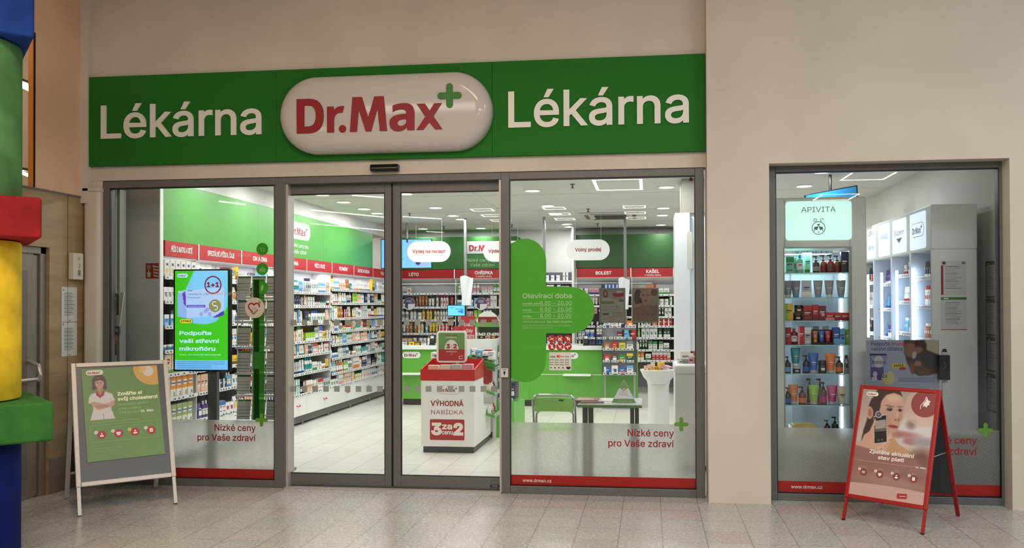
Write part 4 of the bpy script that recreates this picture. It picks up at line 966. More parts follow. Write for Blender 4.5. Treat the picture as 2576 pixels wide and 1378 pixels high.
def unit_back(x0, x1, title, sub, levels, where, seeds, cols, mix, zb=.95, label=''):
    u = thing('shelf_unit', label, 'shelving', (x0, YB, 0))
    mb = MB(); mb.box(x0+.001, x1-.001, 8.62, 8.65, .1, 2.12, SHBACK); mb.build('back_panel', u)
    mb = MB(); mb.box(x0, x0+.01, YB+.01, 8.62, .1, 2.12, M((236, 236, 234), .4)); mb.build('upright', u)
    if title:
        mb = MB(); mb.box(x0+.012, x1-.012, YB, 8.5, 2.115, 2.275, M((166, 24, 30), .45)); mb.build('header', u)
        mb = MB(); mb.box(x1-.02, x1-.001, YB-.004, YB+.02, 2.11, 2.28, M((236, 226, 222), .4)); mb.build('header_joint', u)
        f = Fr((0, YB-.001, 0)); lettering(f, title, (x0+x1)/2, 2.185 if sub else 2.165, .055, WHITE, u, bold=.05)
        if sub: lettering(f, sub, (x0+x1)/2, 2.135, .028, WHITE, u, bold=.02, res=1)
        mb = MB(); mb.box(x0+.011, x1-.001, 8.6, 8.619, levels[0]+.005, 2.11, M((236, 236, 238), .5)); mb.build('white_back', u)
        strip_light(((x0+x1)/2, YB+.08, 2.1), x1-x0-.1, .05, 2.2)
        mb = MB(); mb.add([(x0+.01, YB+.02, 2.11), (x1, YB+.02, 2.11), (x1, 8.61, 1.98), (x0+.01, 8.61, 1.98)], [(3, 2, 1, 0)], M((240, 240, 240), .5)); mb.build('light_canopy', u)
    for i, z in enumerate(levels):
        mb = MB(); mb.box(x0+.011, x1-.001, YB+.03, 8.62, z-.02, z, SHELF); mb.box(x0+.011, x1-.001, YB+.02, YB+.03, z-.032, z+.004, RAIL); sh = mb.build('shelf_board', u)
        price_tags(sh, (x0, YB+.014), (x1, YB+.014), z-.034, 0, .11, seeds+i)
        up = (levels[i-1] if i else 2.07)-z-.03
        stock((x0+.02, YB+.05), (x1-.02, YB+.05), z+.001, 0, mix[i % len(mix)], cols[i % len(cols)], .03, '%s shelf %s' % (ORD[i], where), 'medicine box', seeds*3+i, up, None, 1.28)
    return u
A0, A1, A2, A3 = at(1004, 690, YB).x-.5, at(1144.5, 690, YB).x, at(1290, 690, YB).x, at(1376, 690, YB).x
sun = [('white', 'orange'), ('cream', 'orange'), ('peach', 'white'), ('orange', 'white'), ('white', 'grey'), ('yellow', 'amber'), ('amber', 'brown'), ('cream', 'brown'), ('white', 'red'), ('sky blue', 'white'), ('red', 'white')]
flu = [('white', 'lime'), ('green', 'lime'), ('lime', 'white'), ('white', 'pink'), ('pink', 'white'), ('white', 'sky blue'), ('white', 'grey'), ('sky blue', 'white'), ('magenta', 'white')]
pain = [('navy', 'white'), ('purple', 'white'), ('white', 'purple'), ('blue', 'white'), ('white', 'magenta'), ('pink', 'navy'), ('white', 'blue')]
cough = [('orange', 'white'), ('white', 'orange'), ('red', 'white'), ('white', 'green'), ('green', 'white'), ('lime', 'white'), ('white', 'navy'), ('blue', 'white'), ('dark green', 'white'), ('white', 'grey')]
LB = [1.84, 1.585, 1.345, 1.095]
unit_back(A0, A1, 'LÉTO', '', LB+[.86], 'under the LÉTO header', 301, [sun[:6], [('white', 'sky blue')]+sun[6:], sun[4:8], sun], [['carton'], ['tube', 'spray bottle', 'carton'], ['bottle', 'spray bottle', 'carton'], ['carton', 'spray bottle', 'tube']], label='back wall shelving with sun care under the red LÉTO header')
unit_back(A1, A2, 'CHŘIPKA', 'a doplňky stravy', LB+[.86], 'under the CHŘIPKA header', 331, [flu[:4], flu[3:], flu], [['carton', 'bottle'], ['carton'], ['carton', 'jar']], label='back wall shelving under the red CHŘIPKA header')
mb = MB(); mb.box(A2+.012, xa-.06, 8.6, 8.65, 0, 2.22, SHBACK); tag(mb.build('back_panel_board'), 'dark panel behind the white open shelves between the headers', 'panel')
R0, R1 = xa, at(1588.5, 690, YB).x
RB = [1.8, 1.6, 1.4, 1.23, 1.02, .8, .61]
unit_back(R0, R1, 'BOLEST', '', RB, 'under the BOLEST header', 361, [pain], [['carton'], ['carton', 'tube']], label='back wall shelving under the red BOLEST header')
unit_back(R1, xb, 'KAŠEL', 'a doplňky stravy', RB, 'under the KAŠEL header', 391, [cough[:4], cough[3:], cough[7:]+cough[2:4]], [['carton'], ['carton'], ['carton', 'spray bottle']], label='back wall shelving under the red KAŠEL header')
for px, lab in ((1029, 'round purple and white shelf disc under the LÉTO header'), (1210, 'round purple and white shelf disc under the CHŘIPKA header')):
    p = at(px, 764, 8.26); t = thing('shelf_disc', lab, 'sign', (p.x, 8.26, p.z-.11)); f = Fr((p.x, 8.262, p.z))
    mb = MB(); mb.fdisc(f, 0, 0, .115, M((236, 232, 238), .4), 0, .003); mb.build('disc', t); mb = MB(); mb.fpoly(f, [(.112*math.cos(math.radians(a)), .112*math.sin(math.radians(a))) for a in range(0, 181, 12)], M((84, 60, 120), .4), .004); mb.fpoly(f, [(-.08, -.06), (-.02, -.1), (-.02, .03), (-.07, .03)], M((60, 40, 44), .5), .005); [mb.frect(f, -.05, .05, .03+.022*q, .038+.022*q, WHITE, .005) for q in range(2)]; mb.build('print', t)
    mb = MB(); mb.box(p.x-.004, p.x+.004, 8.268, YB+.02, p.z+.08, p.z+.088, PLEXI); mb.build('clip', t)
# white open shelves between
u = thing('shelf_unit', 'white open shelving with white and blue boxes behind the counter, middle of the back wall', 'shelving', (A2+.02, YB, 0))
for i, z in enumerate((2.06, 1.84, 1.62, 1.38, 1.15, .9)):
    mb = MB(); mb.box(A2+.02, xa-.06, YB+.05, 8.6, z-.028, z, M((236, 236, 234), .4)); mb.build('shelf_board', u)
    stock((A2+.05, YB+.08), (xa-.07, YB+.08), z+.001, 0, ['carton'], [('white', 'blue'), ('white', 'navy'), ('white', 'grey'), ('white', 'purple'), ('silver', 'white')], .05, '%s white shelf left of the slim post' % ORD[min(i, 6)], '', 500+i, .18)

# ================================================================ COUNTER AND WHAT STANDS ON IT
YC = 6.27; CG = M((92, 168, 52), .4)
ct = thing('service_counter', 'long lime green service counter with white worktop before the back shelves', 'counter', (-4.02, YC, 0))
mb = MB(); mb.box(-4.02, -.19, YC, YC+.5, .1, .9, CG); mb.build('front', ct)
mb = MB(); mb.box(-4.04, -.17, YC-.05, YC+.7, .9, .965, M((238, 238, 234), .35)); mb.build('worktop', ct, bevel=.006)
mb = MB(); mb.box(-3.98, -.22, YC+.02, YC+.5, 0, .1, M((24, 24, 24), .5)); mb.build('plinth', ct)
mb = MB(); [mb.box(x, x+.004, YC-.001, YC+.01, .1, .9, M((70, 130, 40), .5)) for x in (-2.95, -1.9, at(1400, 990, YC).x)]; mb.build('panel_joint', ct)
mb = MB(); mb.box(-4.0, -.2, YC-.005, YC, .5, .515, M((190, 214, 170), .5)); mb.build('edge_strip', ct)
fc = Fr((0, YC-.003, 0)); t = ct
for px in (1035, 1431): flogo(MB(), fc, at(px, 893, YC).x, .81, .3, M((236, 234, 230), .4)).build('brand_emblem', ct)
for k, (a, b, lab) in enumerate(((1014, 1062, 'small white bag shelf on the green counter, behind the red-topped stand'), (1418, 1488, 'small white bag shelf on the green counter, above the green chair'))):
    t = thing('bag_shelf', lab, 'shelf', at((a+b)/2, 945, YC)); x0, x1 = at(a, 940, YC).x, at(b, 940, YC).x
    mb = MB(); mb.box(x0, x1, YC-.16, YC-.002, .495, .525, M((236, 238, 232), .35)); mb.build('tray', t, bevel=.008); mb = MB(); mb.box(x0+.03, x1-.03, YC-.02, YC-.002, .45, .495, CG); mb.build('bracket', t)
# chrome poles from counter to ceiling with hanging oval signs and clear screens
PB = M((168, 170, 172), .25, .9)
for px, lab in ((1171, 'tall steel pole rising from the counter seen through the right sliding door'), (1369, 'tall steel pole right of the green plus sticker'), (1573, 'tall steel pole between the BOLEST and KAŠEL headers')):
    p = at(px, 700, 6.42); t = thing('steel_pole', lab, 'pole', (p.x, 6.42, .965))
    mb = MB(); mb.box(p.x-.022, p.x+.022, 6.4, 6.44, .966, CEIL-.001, PB); mb.build('pole', t, bevel=.005); mb = MB(); mb.box(p.x-.05, p.x+.05, 6.37, 6.47, .966, .976, PB); mb.build('foot_plate', t)
for a, b, z, lab in ((1008, 1165, 715, 'clear screen on the counter left of the steel pole'), (1178, 1362, 714, 'clear screen on the counter between two steel poles'), (1376, 1566, 713, 'clear screen on the counter right of the green plus'), (1580, 1640, 713, 'clear screen on the counter before the KAŠEL shelves')):
    x0, x1 = at(a, z, 6.42).x, at(b, z, 6.42).x; zz = at(a, z, 6.42).z; t = thing('clear_screen', lab, 'screen', ((x0+x1)/2, 6.42, .966))
    mb = MB(); mb.box(x0, x1, 6.418, 6.422, 1.0, zz, PLEXI); mb.build('sheet', t); mb = MB(); mb.box(x0, x1, 6.414, 6.426, zz, zz+.008, M((232, 238, 238), .2)); mb.build('bright_edge', t); mb = MB(); [mb.box(x-.02, x+.02, 6.4, 6.44, .966, 1.0, PB) for x in (x0+.1, x1-.1)]; mb.build('clip', t)
for cx, cy, s_, lab in ((1079, 633, 'Výdej na recept', 'white oval hanging sign reading Výdej na recept, the whole one'), (1270, 632, 'Výdej na recept', 'white oval hanging sign half hidden behind the door mullion'), (1479.5, 628.5, 'Volný prodej', 'white oval hanging sign reading Volný prodej')):
    YO = 5.78 if s_[1] == 'o' else 6.3; p = at(cx, cy, YO); w = at(cx+54, cy, YO).x-at(cx-54, cy, YO).x; h = at(cx, cy-26, YO).z-at(cx, cy+26, YO).z
    t = thing('oval_sign', lab, 'sign', (p.x, YO, p.z-h/2)); f = Fr((0, YO-.015, 0))
    mb = MB(); mb.frr(f, p.x, p.z, w, h, h/2, M((240, 240, 240), .3), -.03, .03, 14); mb.build('board', t)
    lettering(f, s_, p.x, p.z-.02, .052, M((160, 24, 38), .5), t, d=.003, bold=.035, w=w*(.76 if len(s_) > 12 else .6))
    mb = MB(); [mb.tube([(p.x+q*w*.3, YO, p.z+h/2-.01), (p.x+q*w*.3, YO, CEIL-.002)], .002, M((200, 200, 200), .3), 5) for q in (-1, 1)]; mb.build('hanging_wire', t)
# blue screens
def screen(name, lab, cat, c, w, h, Y, tilt, paint, bez=.012, stand=True, rz=0.):
    t = thing(name, lab, cat, (c.x, Y, c.z-h/2), rz); WM[t.name] = Matrix.Translation((c.x, Y, c.z-h/2)) @ Matrix.Rotation(rz, 4, 'Z')
    W4 = WM[t.name]; WM[t.name] = Matrix()
    mb = MB(); mb.box(-w/2-bez, w/2+bez, 0, .04, -bez, h+bez, M((12, 12, 14), .3)); mb.build('housing', t, bevel=.003)
    paint(t, Fr((0, -.001, 0)), w, h); WM[t.name] = W4; return t
def paint_shopscreen(t, f, w, h):
    P = Paint(w, h, 60, 34, (110, 176, 226)); P.poly([(.3, 0), (.31, 0), (.31, 1), (.3, 1)], (140, 196, 234)); P.poly([(.48, .05), (.62, .05), (.62, .95), (.48, .95)], (120, 160, 226), .6); P.poly([(.66, .1), (.95, .1), (.95, .5), (.66, .5)], (170, 186, 240), .8); P.poly([(.66, .6), (.95, .6), (.95, .95), (.66, .95)], (140, 150, 236), .8); P.disc(.74, .82, .05, (40, 44, 70)); P.poly([(.5, 0), (.54, 0), (.54, .12), (.5, .12)], (30, 36, 60))
    P.build(f, -w/2, 0, 'picture', t, SCREEN)
    lettering(f, 'LIERAC', -w*.26, h*.72, h*.1, M((70, 110, 150), .4), t, d=.002); lettering(f, 'NYNÍ', -w*.16, h*.42, h*.07, M((120, 120, 200), .4), t, d=.002, al='C'); lettering(f, 'ZDARMA', -w*.16, h*.28, h*.07, M((120, 120, 200), .4), t, d=.002)
c = at(1022, 638, 7.0); w = at(1085, 640, 7.).x-at(960, 640, 7.).x; h = at(1022, 602, 7.).z-at(1022, 673, 7.).z
t = screen('wall_screen', 'large light blue advertising screen hanging behind the counter', 'screen', c, w, h, 7.0, 0, paint_shopscreen)
WM['x'] = Matrix(); mb = MB(); mb.tube([(c.x, 7.05, c.z+h/2), (c.x, 7.05, CEIL-.002)], .02, PB, 8); mb.build('ceiling_rod', t)
def paint_small(t, f, w, h):
    P = Paint(w, h, 40, 26, (92, 176, 232)); P.poly([(.55, .6), (.9, .35), (.9, .8)], (40, 110, 200)); P.poly([(.45, .3), (.85, .3), (.85, .4), (.45, .4)], (60, 110, 180)); P.build(f, -w/2, 0, 'picture', t, SCREEN)
    flogo(MB(), f, -w*.25, h*.8, w*.3, None, M((40, 80, 140), .4), M((40, 80, 140), .4), .002).build('brand_emblem', t)
c = at(1148, 781, 6.35); w = at(1169, 781, 6.35).x-at(1127, 781, 6.35).x; h = at(1148, 769, 6.35).z-at(1148, 794, 6.35).z
t = screen('customer_screen', 'small bright blue customer screen on the counter, above the 3 za 2 sign', 'screen', c, w, h, 6.35, 0, paint_small)
mb = MB(); mb.tube([(c.x, 6.385, .967), (c.x, 6.385, c.z)], .018, BLACK, 8); mb.box(c.x-.07, c.x+.04, 6.33, 6.405, .967, .975, BLACK); mb.build('stand', t)
# things on the counter
def on_counter(name, lab, cat, px, fn, Y=6.5):
    p = at(px, 870, Y); t = thing(name, lab, cat, (p.x, Y, .966)); fn(t, p.x, Y, .966); return t
def terminal(t, x, y, z):
    mb = MB(); mb.box(x-.045, x+.045, y-.05, y+.05, z, z+.02, BLACK); mb.bar((x, y, z+.02), (x, y+.03, z+.17), .08, .03, BLACK, (0, 1, 0)); mb.build('body', t, bevel=.008)
    mb = MB(); f = Fr((x, y-.012, z+.03), (1, 0, 0), (0, .2, 1)); mb.frect(f, -.028, .028, .08, .12, M((200, 210, 220), .2), .004); mb.build('display', t)
on_counter('card_terminal', 'black card terminal on the counter left of the tall dark stand', 'card terminal', 1474, terminal, 6.34)
on_counter('card_terminal', 'black card terminal on the counter near the small yellow boxes', 'card terminal', 1087, terminal, 6.34)
def monitor_stand(t, x, y, z):
    mb = MB(); mb.box(x-.16, x+.12, y-.1, y+.1, z, z+.02, BLACK); mb.box(x-.012, x+.012, y-.01, y+.01, z+.02, z+.42, BLACK); mb.build('stand', t); mb = MB(); mb.box(x-.07, x+.07, y-.02, y+.02, z+.38, z+.5, BLACK); mb.build('head', t)
on_counter('till_stand', 'tall thin black till stand on the counter below the BOLEST shelves', 'till', 1499, monitor_stand, 6.45)
def till(t, x, y, z):
    mb = MB(); mb.box(x-.15, x+.15, y-.02, y+.02, z+.12, z+.38, M((22, 22, 24), .4)); mb.box(x-.02, x+.02, y, y+.02, z, z+.14, BLACK); mb.box(x-.09, x+.09, y-.08, y+.08, z, z+.014, BLACK); mb.build('monitor_back', t)
on_counter('till_monitor', 'black till monitor turned away on the counter between the two window posters', 'monitor', 1582, till, 6.75)
def printer(t, x, y, z):
    mb = MB(); mb.box(x-.08, x+.08, y-.08, y+.08, z, z+.13, M((26, 26, 28), .5)); mb.build('body', t, bevel=.01); mb = MB(); mb.box(x-.04, x+.04, y-.082, y-.078, z+.11, z+.18, M((230, 230, 228), .5)); mb.build('paper', t)
on_counter('receipt_printer', 'small black receipt printer on the counter right of the small blue screen', 'printer', 1185, printer, 6.55)
for k, (px, w, h, A, B) in enumerate(((1020, .12, .05, 'silver', 'white'), (1036, .13, .05, 'yellow', 'black'), (1052, .11, .055, 'yellow', 'brown'), (1066, .12, .05, 'white', 'grey'), (1078, .05, .11, 'white', 'black'), (1110, .12, .045, 'white', 'grey'), (1342, .09, .05, 'white', 'blue'))):
    p = at(px, 870, 6.36); put('carton', w, .07, h, A, B, (p.x, 6.36, .967), 0, '%s and %s small box on the counter top, %s' % (A, B, ['leftmost by the door edge', 'low with black print', 'beside the card terminal', 'wide and flat', 'upright one', 'behind the 3 za 2 sign', 'behind the green plus'][k]), None, k, 'box')
p = at(1045, 848, 6.36); put('carton', .1, .06, .05, 'yellow', 'brown', (at(1038, 855, 6.44).x, 6.5, .967), 0, 'yellow box behind the two yellow boxes on the counter', None, 3, 'box')
# white bag rolls hanging at the poles
def bag(px0, px1, py0, py1, Y, lab):
    P = lambda x, y: at(x, y, Y); x0, x1 = P(px0, py0).x, P(px1, py0).x; z1, z0 = P(px0, py0).z, P(px0, py1).z
    t = thing('white_bag', lab, 'bag', ((x0+x1)/2, Y, z0)); R = random.Random(px0); n, m = 10, 12; vs = []; fs = []
    for s_ in (-1, 1):
        for j in range(m):
            for i in range(n):
                u, v = i/(n-1), j/(m-1); ww = (1-.28*v)*(1+.05*math.sin(v*7)); vs.append(((x0+x1)/2+(u-.5)*(x1-x0)*ww, Y+s_*(.012+.03*math.sin(u*math.pi)*(1-v*.4))+.012*math.sin(u*9+v*4), z1+(z0-z1)*v+.02*math.sin(u*5)*(1-v)))
    for s_ in (0, 1):
        o = s_*n*m
        for j in range(m-1):
            for i in range(n-1): q = (o+j*n+i, o+j*n+i+1, o+(j+1)*n+i+1, o+(j+1)*n+i); fs.append(q if s_ else q[::-1])
    mb = MB(); mb.add(vs, fs, M((226, 230, 234), .4)); mb.build('bag_film', t, smooth=True)
    mb = MB(); mb.tube([((x0+x1)/2, Y, z1-.01), ((x0+x1)/2, Y, z1+.05), ((x0+x1)/2, 6.4, z1+.05)], .004, PB, 6); mb.build('hook', t)
bag(1158, 1190, 696, 768, 6.33, 'crumpled white bag hanging on the pole above the blue customer screen')
bag(1556, 1584, 700, 778, 6.33, 'crumpled white bag hanging on the pole between the window posters')
# clear display rack on the counter front
x0, x1 = at(1514, 820, 5.95).x, at(1601, 820, 5.95).x; zT, zB = 1.31, .53
t = thing('display_rack', 'clear plastic rack of small goods standing before the green counter', 'display rack', ((x0+x1)/2, 5.95, 0))
mb = MB(); [mb.box(x, x+.006, 5.95, 6.2, zB, zT, PLEXI) for x in (x0, x1-.006)]; mb.box(x0, x1, 6.19, 6.2, zB, zT, M((190, 192, 196), .5)); mb.build('sides', t)
mb = MB(); mb.box(x0+.02, x0+.05, 6.14, 6.19, 0, zB, PB); mb.box(x1-.05, x1-.02, 6.14, 6.19, 0, zB, PB); mb.box(x0, x1, 6.0, 6.19, 0, .02, PB); mb.build('stand', t)
rk = [('white', 'blue'), ('white', 'red'), ('navy', 'white'), ('orange', 'white')], [('sky blue', 'black'), ('red', 'white'), ('maroon', 'silver')], [('amber', 'cream'), ('red', 'orange'), ('yellow', 'lime'), ('white', 'grey')], [('red', 'white'), ('brown', 'white'), ('green', 'yellow'), ('dark green', 'yellow')], [('blue', 'white'), ('white', 'blue'), ('blue', 'pink'), ('white', 'sky blue')]
for i, py in enumerate((824, 853, 881, 911, 942)):
    z = at(1557, py, 5.95).z; mb = MB(); mb.box(x0, x1, 5.955, 6.19, z, z+.006, PLEXI); mb.box(x0, x1, 5.95, 5.955, z-.002, z+.03, PLEXI); sh = mb.build('shelf', t)
    price_tags(sh, (x0, 5.948), (x1, 5.948), z, 0, .1, 40+i)
    zz = (1.42, 1.31, 1.13, .95, .8)[i]
    xx = x0+.03
    for k in range(4):
        A, B = rk[i][k % len(rk[i])]; kd = 'pouch' if i in (2, 3) and k < 2 else 'carton'; w = .095
        if i == 1 and k < 2: xx += .1; continue
        hh = min(.13, .11+.02*(k % 2)); put(kd, w, .05, hh if i else .1, A, B, (xx+w/2, 6.0, z+.007), 0, '%s %s with %s print, %s level of the clear counter rack, place %d' % (A, kd, B, ORD[i] if i < 4 else 'bottom', k+1), None, k, 'packet'); xx += w+.022
    if i == 1:
        for q, (A, B, l) in enumerate((('sky blue', 'black', 'sky blue'), ('red', 'black', 'red'))):
            put('carton', .1, .04, .135, A, B, (x1-.17+q*.115, 5.99, z+.007), 0, 'tall %s pack of sweets with dark heart on the clear counter rack' % l, None, 3, 'packet')

# ================================================================ CEILING OF THE SHOP
EM = M((255, 250, 242), .3, 0, 9)
rowsY = [1.0, 2.1, 3.2, 4.0, 4.85, 5.7, 6.45, 8.1]
dl_proto = None
places = [(-4.14, y) for y in (1.0, 2.1, 3.21, 4.0, 4.84, 5.44, 8.13)]+[(-3.07, y) for y in (1.0, 2.1, 3.29, 4.85, 5.96, 6.53, 8.2)]+[(-1.43, y) for y in (1.0, 2.1, 3.23, 4.85, 5.95, 7.63, 8.16)]+[(.21, y) for y in (1.0, 2.1, 3.15, 5.4, 6.41, 8.04)]+[(1.85, y) for y in (2.2, 3.3, 5.4, 7.2)]
for i, (x, y) in enumerate(places):
    xs = {-4.14: 'along the left wall', -3.07: 'second row from the left wall', -1.43: 'row over the room middle', .21: 'row left of the white cabinet', 1.85: 'row at the right wall'}[x]
    lab = 'round recessed shop downlight, %s, %s from the window' % (xs, NTH[[q for q in places if q[0] == x].index((x, y))])
    if dl_proto is None:
        t = thing('downlight', lab, 'ceiling light', (0, 0, 0), 0, 'recessed downlights of the shop ceiling')
        mb = MB(); mb.lathe([(.115, 0), (.115, -.006), (.09, -.008), (.085, .0)], (0, 0, 0), M((236, 236, 234), .4), 24, False); mb.build('trim_ring', t, smooth=True)
        mb = MB(); mb.lathe([(.084, -.002), (.084, -.003)], (0, 0, 0), EM, 20); mb.build('lamp_disc', t); dl_proto = t; t.location = (x, y, CEIL-.001)
    else: t = copy_tree(dl_proto, None, (x, y, CEIL-.001)); t['label'] = lab
    WM[t.name] = Matrix.Translation(t.location)
    l = bpy.data.lights.new('downlight_lamp', 'AREA'); l.shape = 'DISK'; l.size = .16; l.energy = DL_POWER; l.color = (.985, 1, .995)
    o = bpy.data.objects.new('downlight_lamp', l); o.location = (x, y, CEIL-.015); COL.objects.link(o)
sp = None
for i, (x, y) in enumerate(((-.89, 2.74), (-.89, 5.34), (-.89, 7.64), (-3.65, 5.52), (-3.65, 7.73), (-2.4, 7.62), (-2.4, 2.8))):
    if sp is None:
        sp = t = thing('sprinkler', 'sprinkler head under the shop ceiling, nearest the middle pane', 'sprinkler', (0, 0, 0), 0, 'sprinkler heads of the shop ceiling')
        mb = MB(); mb.lathe([(.03, 0), (.03, -.006), (.01, -.01), (.01, -.035), (.022, -.045), (.022, -.05)], (0, 0, 0), M((120, 120, 122), .3, .7), 12); mb.build('head', t); t.location = (x, y, CEIL-.001)
    else: copy_tree(sp, None, (x, y, CEIL-.001))['label'] = ['', 'sprinkler head under the shop ceiling near the air conditioner', 'sprinkler head under the shop ceiling behind the air conditioner', 'sprinkler head over the middle of the left aisle', 'sprinkler head at the back of the left aisle', 'sprinkler head at the back, above the CHŘIPKA shelves', 'sprinkler head near the window above the promotion stand'][i]
t = thing('air_conditioner', 'square ceiling air conditioner with dark grille between the lamps', 'air conditioner', (-.6, 6.3, CEIL-.02))
mb = MB(); mb.box(-1.05, -.15, 5.85, 6.75, CEIL-.025, CEIL-.001, M((216, 212, 200), .5)); mb.build('cover', t, bevel=.006)
mb = MB(); [mb.box(-.85, -.35, 6.05+k*.035, 6.07+k*.035, CEIL-.034, CEIL-.024, M((84, 80, 74), .6)) for k in range(15)]; [mb.box(a, b, c_, d_, CEIL-.03, CEIL-.024, M((110, 106, 98), .6)) for a, b, c_, d_ in ((-1.0, -.94, 6.0, 6.6), (-.26, -.2, 6.0, 6.6), (-.9, -.3, 5.88, 5.93), (-.9, -.3, 6.67, 6.72))]; mb.build('grille', t)

# ================================================================ STANDS IN THE SHOP
# portrait advertising screen on a post
KY = .35; kx0, kx1, kz0, kz1 = -4.469, -3.905, .998, 1.96
t = thing('advertising_screen', 'tall portrait screen showing green and blue advert, on a post behind the left pane', 'screen', ((kx0+kx1)/2, KY, 0))
mb = MB(); mb.box(kx0, kx1, KY, KY+.05, kz0, kz1, M((12, 12, 14), .25)); mb.build('housing', t, bevel=.004)
mb = MB(); mb.box(-4.15, -4.06, KY+.051, KY+.1, .02, 1.5, brushed('post_metal', (120, 120, 122), .4, .5)); mb.build('post', t); mb = MB(); mb.rbox(-4.36, -4.02, .2, .7, 0, .02, .04, M((60, 60, 62), .4)); mb.build('base_plate', t)
f = Fr((kx0+.018, KY-.001, kz0+.016)); w = kx1-kx0-.036; h = kz1-kz0-.03
P = Paint(w, h, 90, 150, (62, 190, 30)); P.poly([(.36, 0), (1, 0), (1, .36), (.9, .44), (.62, .52), (.3, .5), (.1, .4), (.06, .28), (.16, .24)], (120, 196, 244), 1, .01)
P.ell(.52, .48, .3, .06, (120, 196, 244)); P.poly([(.06, .205), (.93, .17), (.93, .45), (.22, .48), (.05, .46)], (168, 200, 240)); P.poly([(.05, .23), (.2, .22), (.22, .48), (.05, .46)], (140, 176, 228)); P.poly([(.14, .23), (.2, .2), (.21, .36), (.17, .34)], (96, 60, 176)); P.poly([(.72, .47), (.93, .4), (.93, .45), (.8, .47)], (84, 50, 170)); P.poly([(.22, .345), (.58, .345), (.58, .375), (.22, .375)], (96, 76, 190))
for q in ((.5, .44), (.58, .41), (.66, .44), (.62, .39)): P.disc(*q, .035, (140, 120, 220), .2, .6)
P.grad((110, 186, 240), (110, 186, 240), .905, 1.); P.build(f, 0, 0, 'picture', t, SCREEN, .0005)
SW = M((190, 232, 250), .3, 0, .8); SR = M((150, 24, 44), .3, 0, .5); SB = M((60, 70, 140), .3, 0, .5); SY = M((226, 226, 60), .3, 0, .8); SK = M((24, 40, 40), .3)
for s_, v, hh, ww in (('Podpořte', .648, .036, .6), ('vaši střevní', .728, .036, .745), ('mikroflóru', .806, .036, .67)): lettering(f, s_, w*.09, h*(1-v), h*hh, SW, t, al='L', bold=.05, w=w*ww, d=.002)
lettering(f, 'silou 10 kmenů laktobacilů', w*.09, h*.145, h*.014, SW, t, al='L', w=w*.78, d=.002)
mb = MB(); mb.fring(f, w*.72, h*.855, w*.138, w*.162, SR, .0018); mb.build('round_badge', t); lettering(f, '1+1', w*.72, h*.835, h*.045, SR, t, bold=.08, d=.002, w=w*.22)
mb = MB(); mb.frr(f, w*.21, h*.489, w*.26, h*.05, h*.025, SK, .0018); mb.frr(f, w*.21, h*.489, w*.245, h*.044, h*.022, SY, .0024); mb.build('price_badge', t); lettering(f, '299Kč', w*.21, h*.478, h*.022, SK, t, bold=.05, d=.003, w=w*.2)
lettering(f, 'Laktobacily „10“', w*.24, h*.755, h*.018, SB, t, al='L', d=.002, w=w*.4); lettering(f, 'Premium', w*.24, h*.72, h*.018, SB, t, al='L', d=.002, w=w*.24); lettering(f, '10 kmenů/10 kmeňov', w*.25, h*.634, h*.011, SW, t, al='L', d=.002, w=w*.3, res=1)
flogo(MB(), f, w*.145, h*.952, w*.2, SW, SR, M((60, 150, 60), .4), .002).build('brand_emblem', t); flogo(MB(), f, w*.3, h*.8, w*.13, None, SR, M((60, 150, 60), .4), .002).build('brand_emblem', t)
mb = MB(); mb.fdisc(f, w*.76, h*.645, w*.115, M((170, 160, 100), .3, 0, .5), .0026); mb.fring(f, w*.75, h*.665, w*.03, w*.045, SW, .0034, 40, 300); mb.fring(f, w*.77, h*.625, w*.03, w*.045, SW, .0034, -120, 120); mb.build('stomach_badge', t)
mb = MB(); [mb.frect(f, w*.04, w*(.94 if k < 2 else .7), h*(.078-k*.02), h*(.081-k*.02), M((80, 130, 200), .4), .002) for k in range(4)]; mb.build('small_print', t)

# brochure rack behind the left pane
RY = .56; cx = [-3.948, -3.8, -3.655]; rows = [(1.705, 1.9), (1.476, 1.667), (1.228, 1.419), (.981, 1.179), (.771, .95), (.523, .714)]
t = thing('brochure_rack', 'white wire brochure rack with six levels behind the left pane', 'rack', (-3.73, RY, 0))
WR = M((226, 226, 224), .35)
mb = MB()
for x in (-3.955, -3.8, -3.652, -3.5): mb.tube([(x, RY+.04, .02), (x, RY+.04, 1.92)], .005, WR, 6)
for a, b in rows:
    for dz_ in (0, .05): mb.tube([(-3.955, RY-.012, a-.012+dz_), (-3.5, RY-.012, a-.012+dz_)], .004, WR, 6)
    mb.box(-3.955, -3.5, RY-.01, RY+.05, a-.03, a-.012, WR)
mb.build('wire_frame', t); mb = MB(); mb.rbox(-4.0, -3.46, RY-.15, RY+.3, 0, .02, .03, M((120, 120, 120), .4)); mb.build('base_plate', t)
LF = M((196, 198, 192), .5); LG = M((70, 116, 60), .5); LR = M((150, 70, 60), .5)
for j, (a, b) in enumerate(rows):
    for i, x in enumerate(cx):
        R = random.Random(j*7+i); tl = R.uniform(-.03, .03)
        q = thing('brochure', '%s brochure of the %s row in the wire rack, %s' % (['grey-backed', 'grey-backed', 'brown-topped'][2 if (j == 3 and i == 2) else 0], ORD[j] if j < 5 else 'bottom', ['left stack', 'middle stack behind the green strip', 'right stack by the frame'][i]), 'brochure', (x+.005, RY, a), 0)
        ff = Fr((x+.006, RY, a), (1, 0, tl*0), (0, .18, 1)); mb = MB(); mb.frect(ff, 0, .132, 0, b-a, LF, 0, .006); mb.build('booklet', q)
        mb = MB(); mb.frect(ff, 0, .132, b-a-.018, b-a, LG if not (j == 3 and i == 2) else LR, .007); [mb.frect(ff, .01, .122, (b-a)*k, (b-a)*k+.004, LR if k == .62 and j > 2 else M((96, 98, 94), .5), .007) for k in (.14, .3, .46, .62)]; mb.build('print', q)

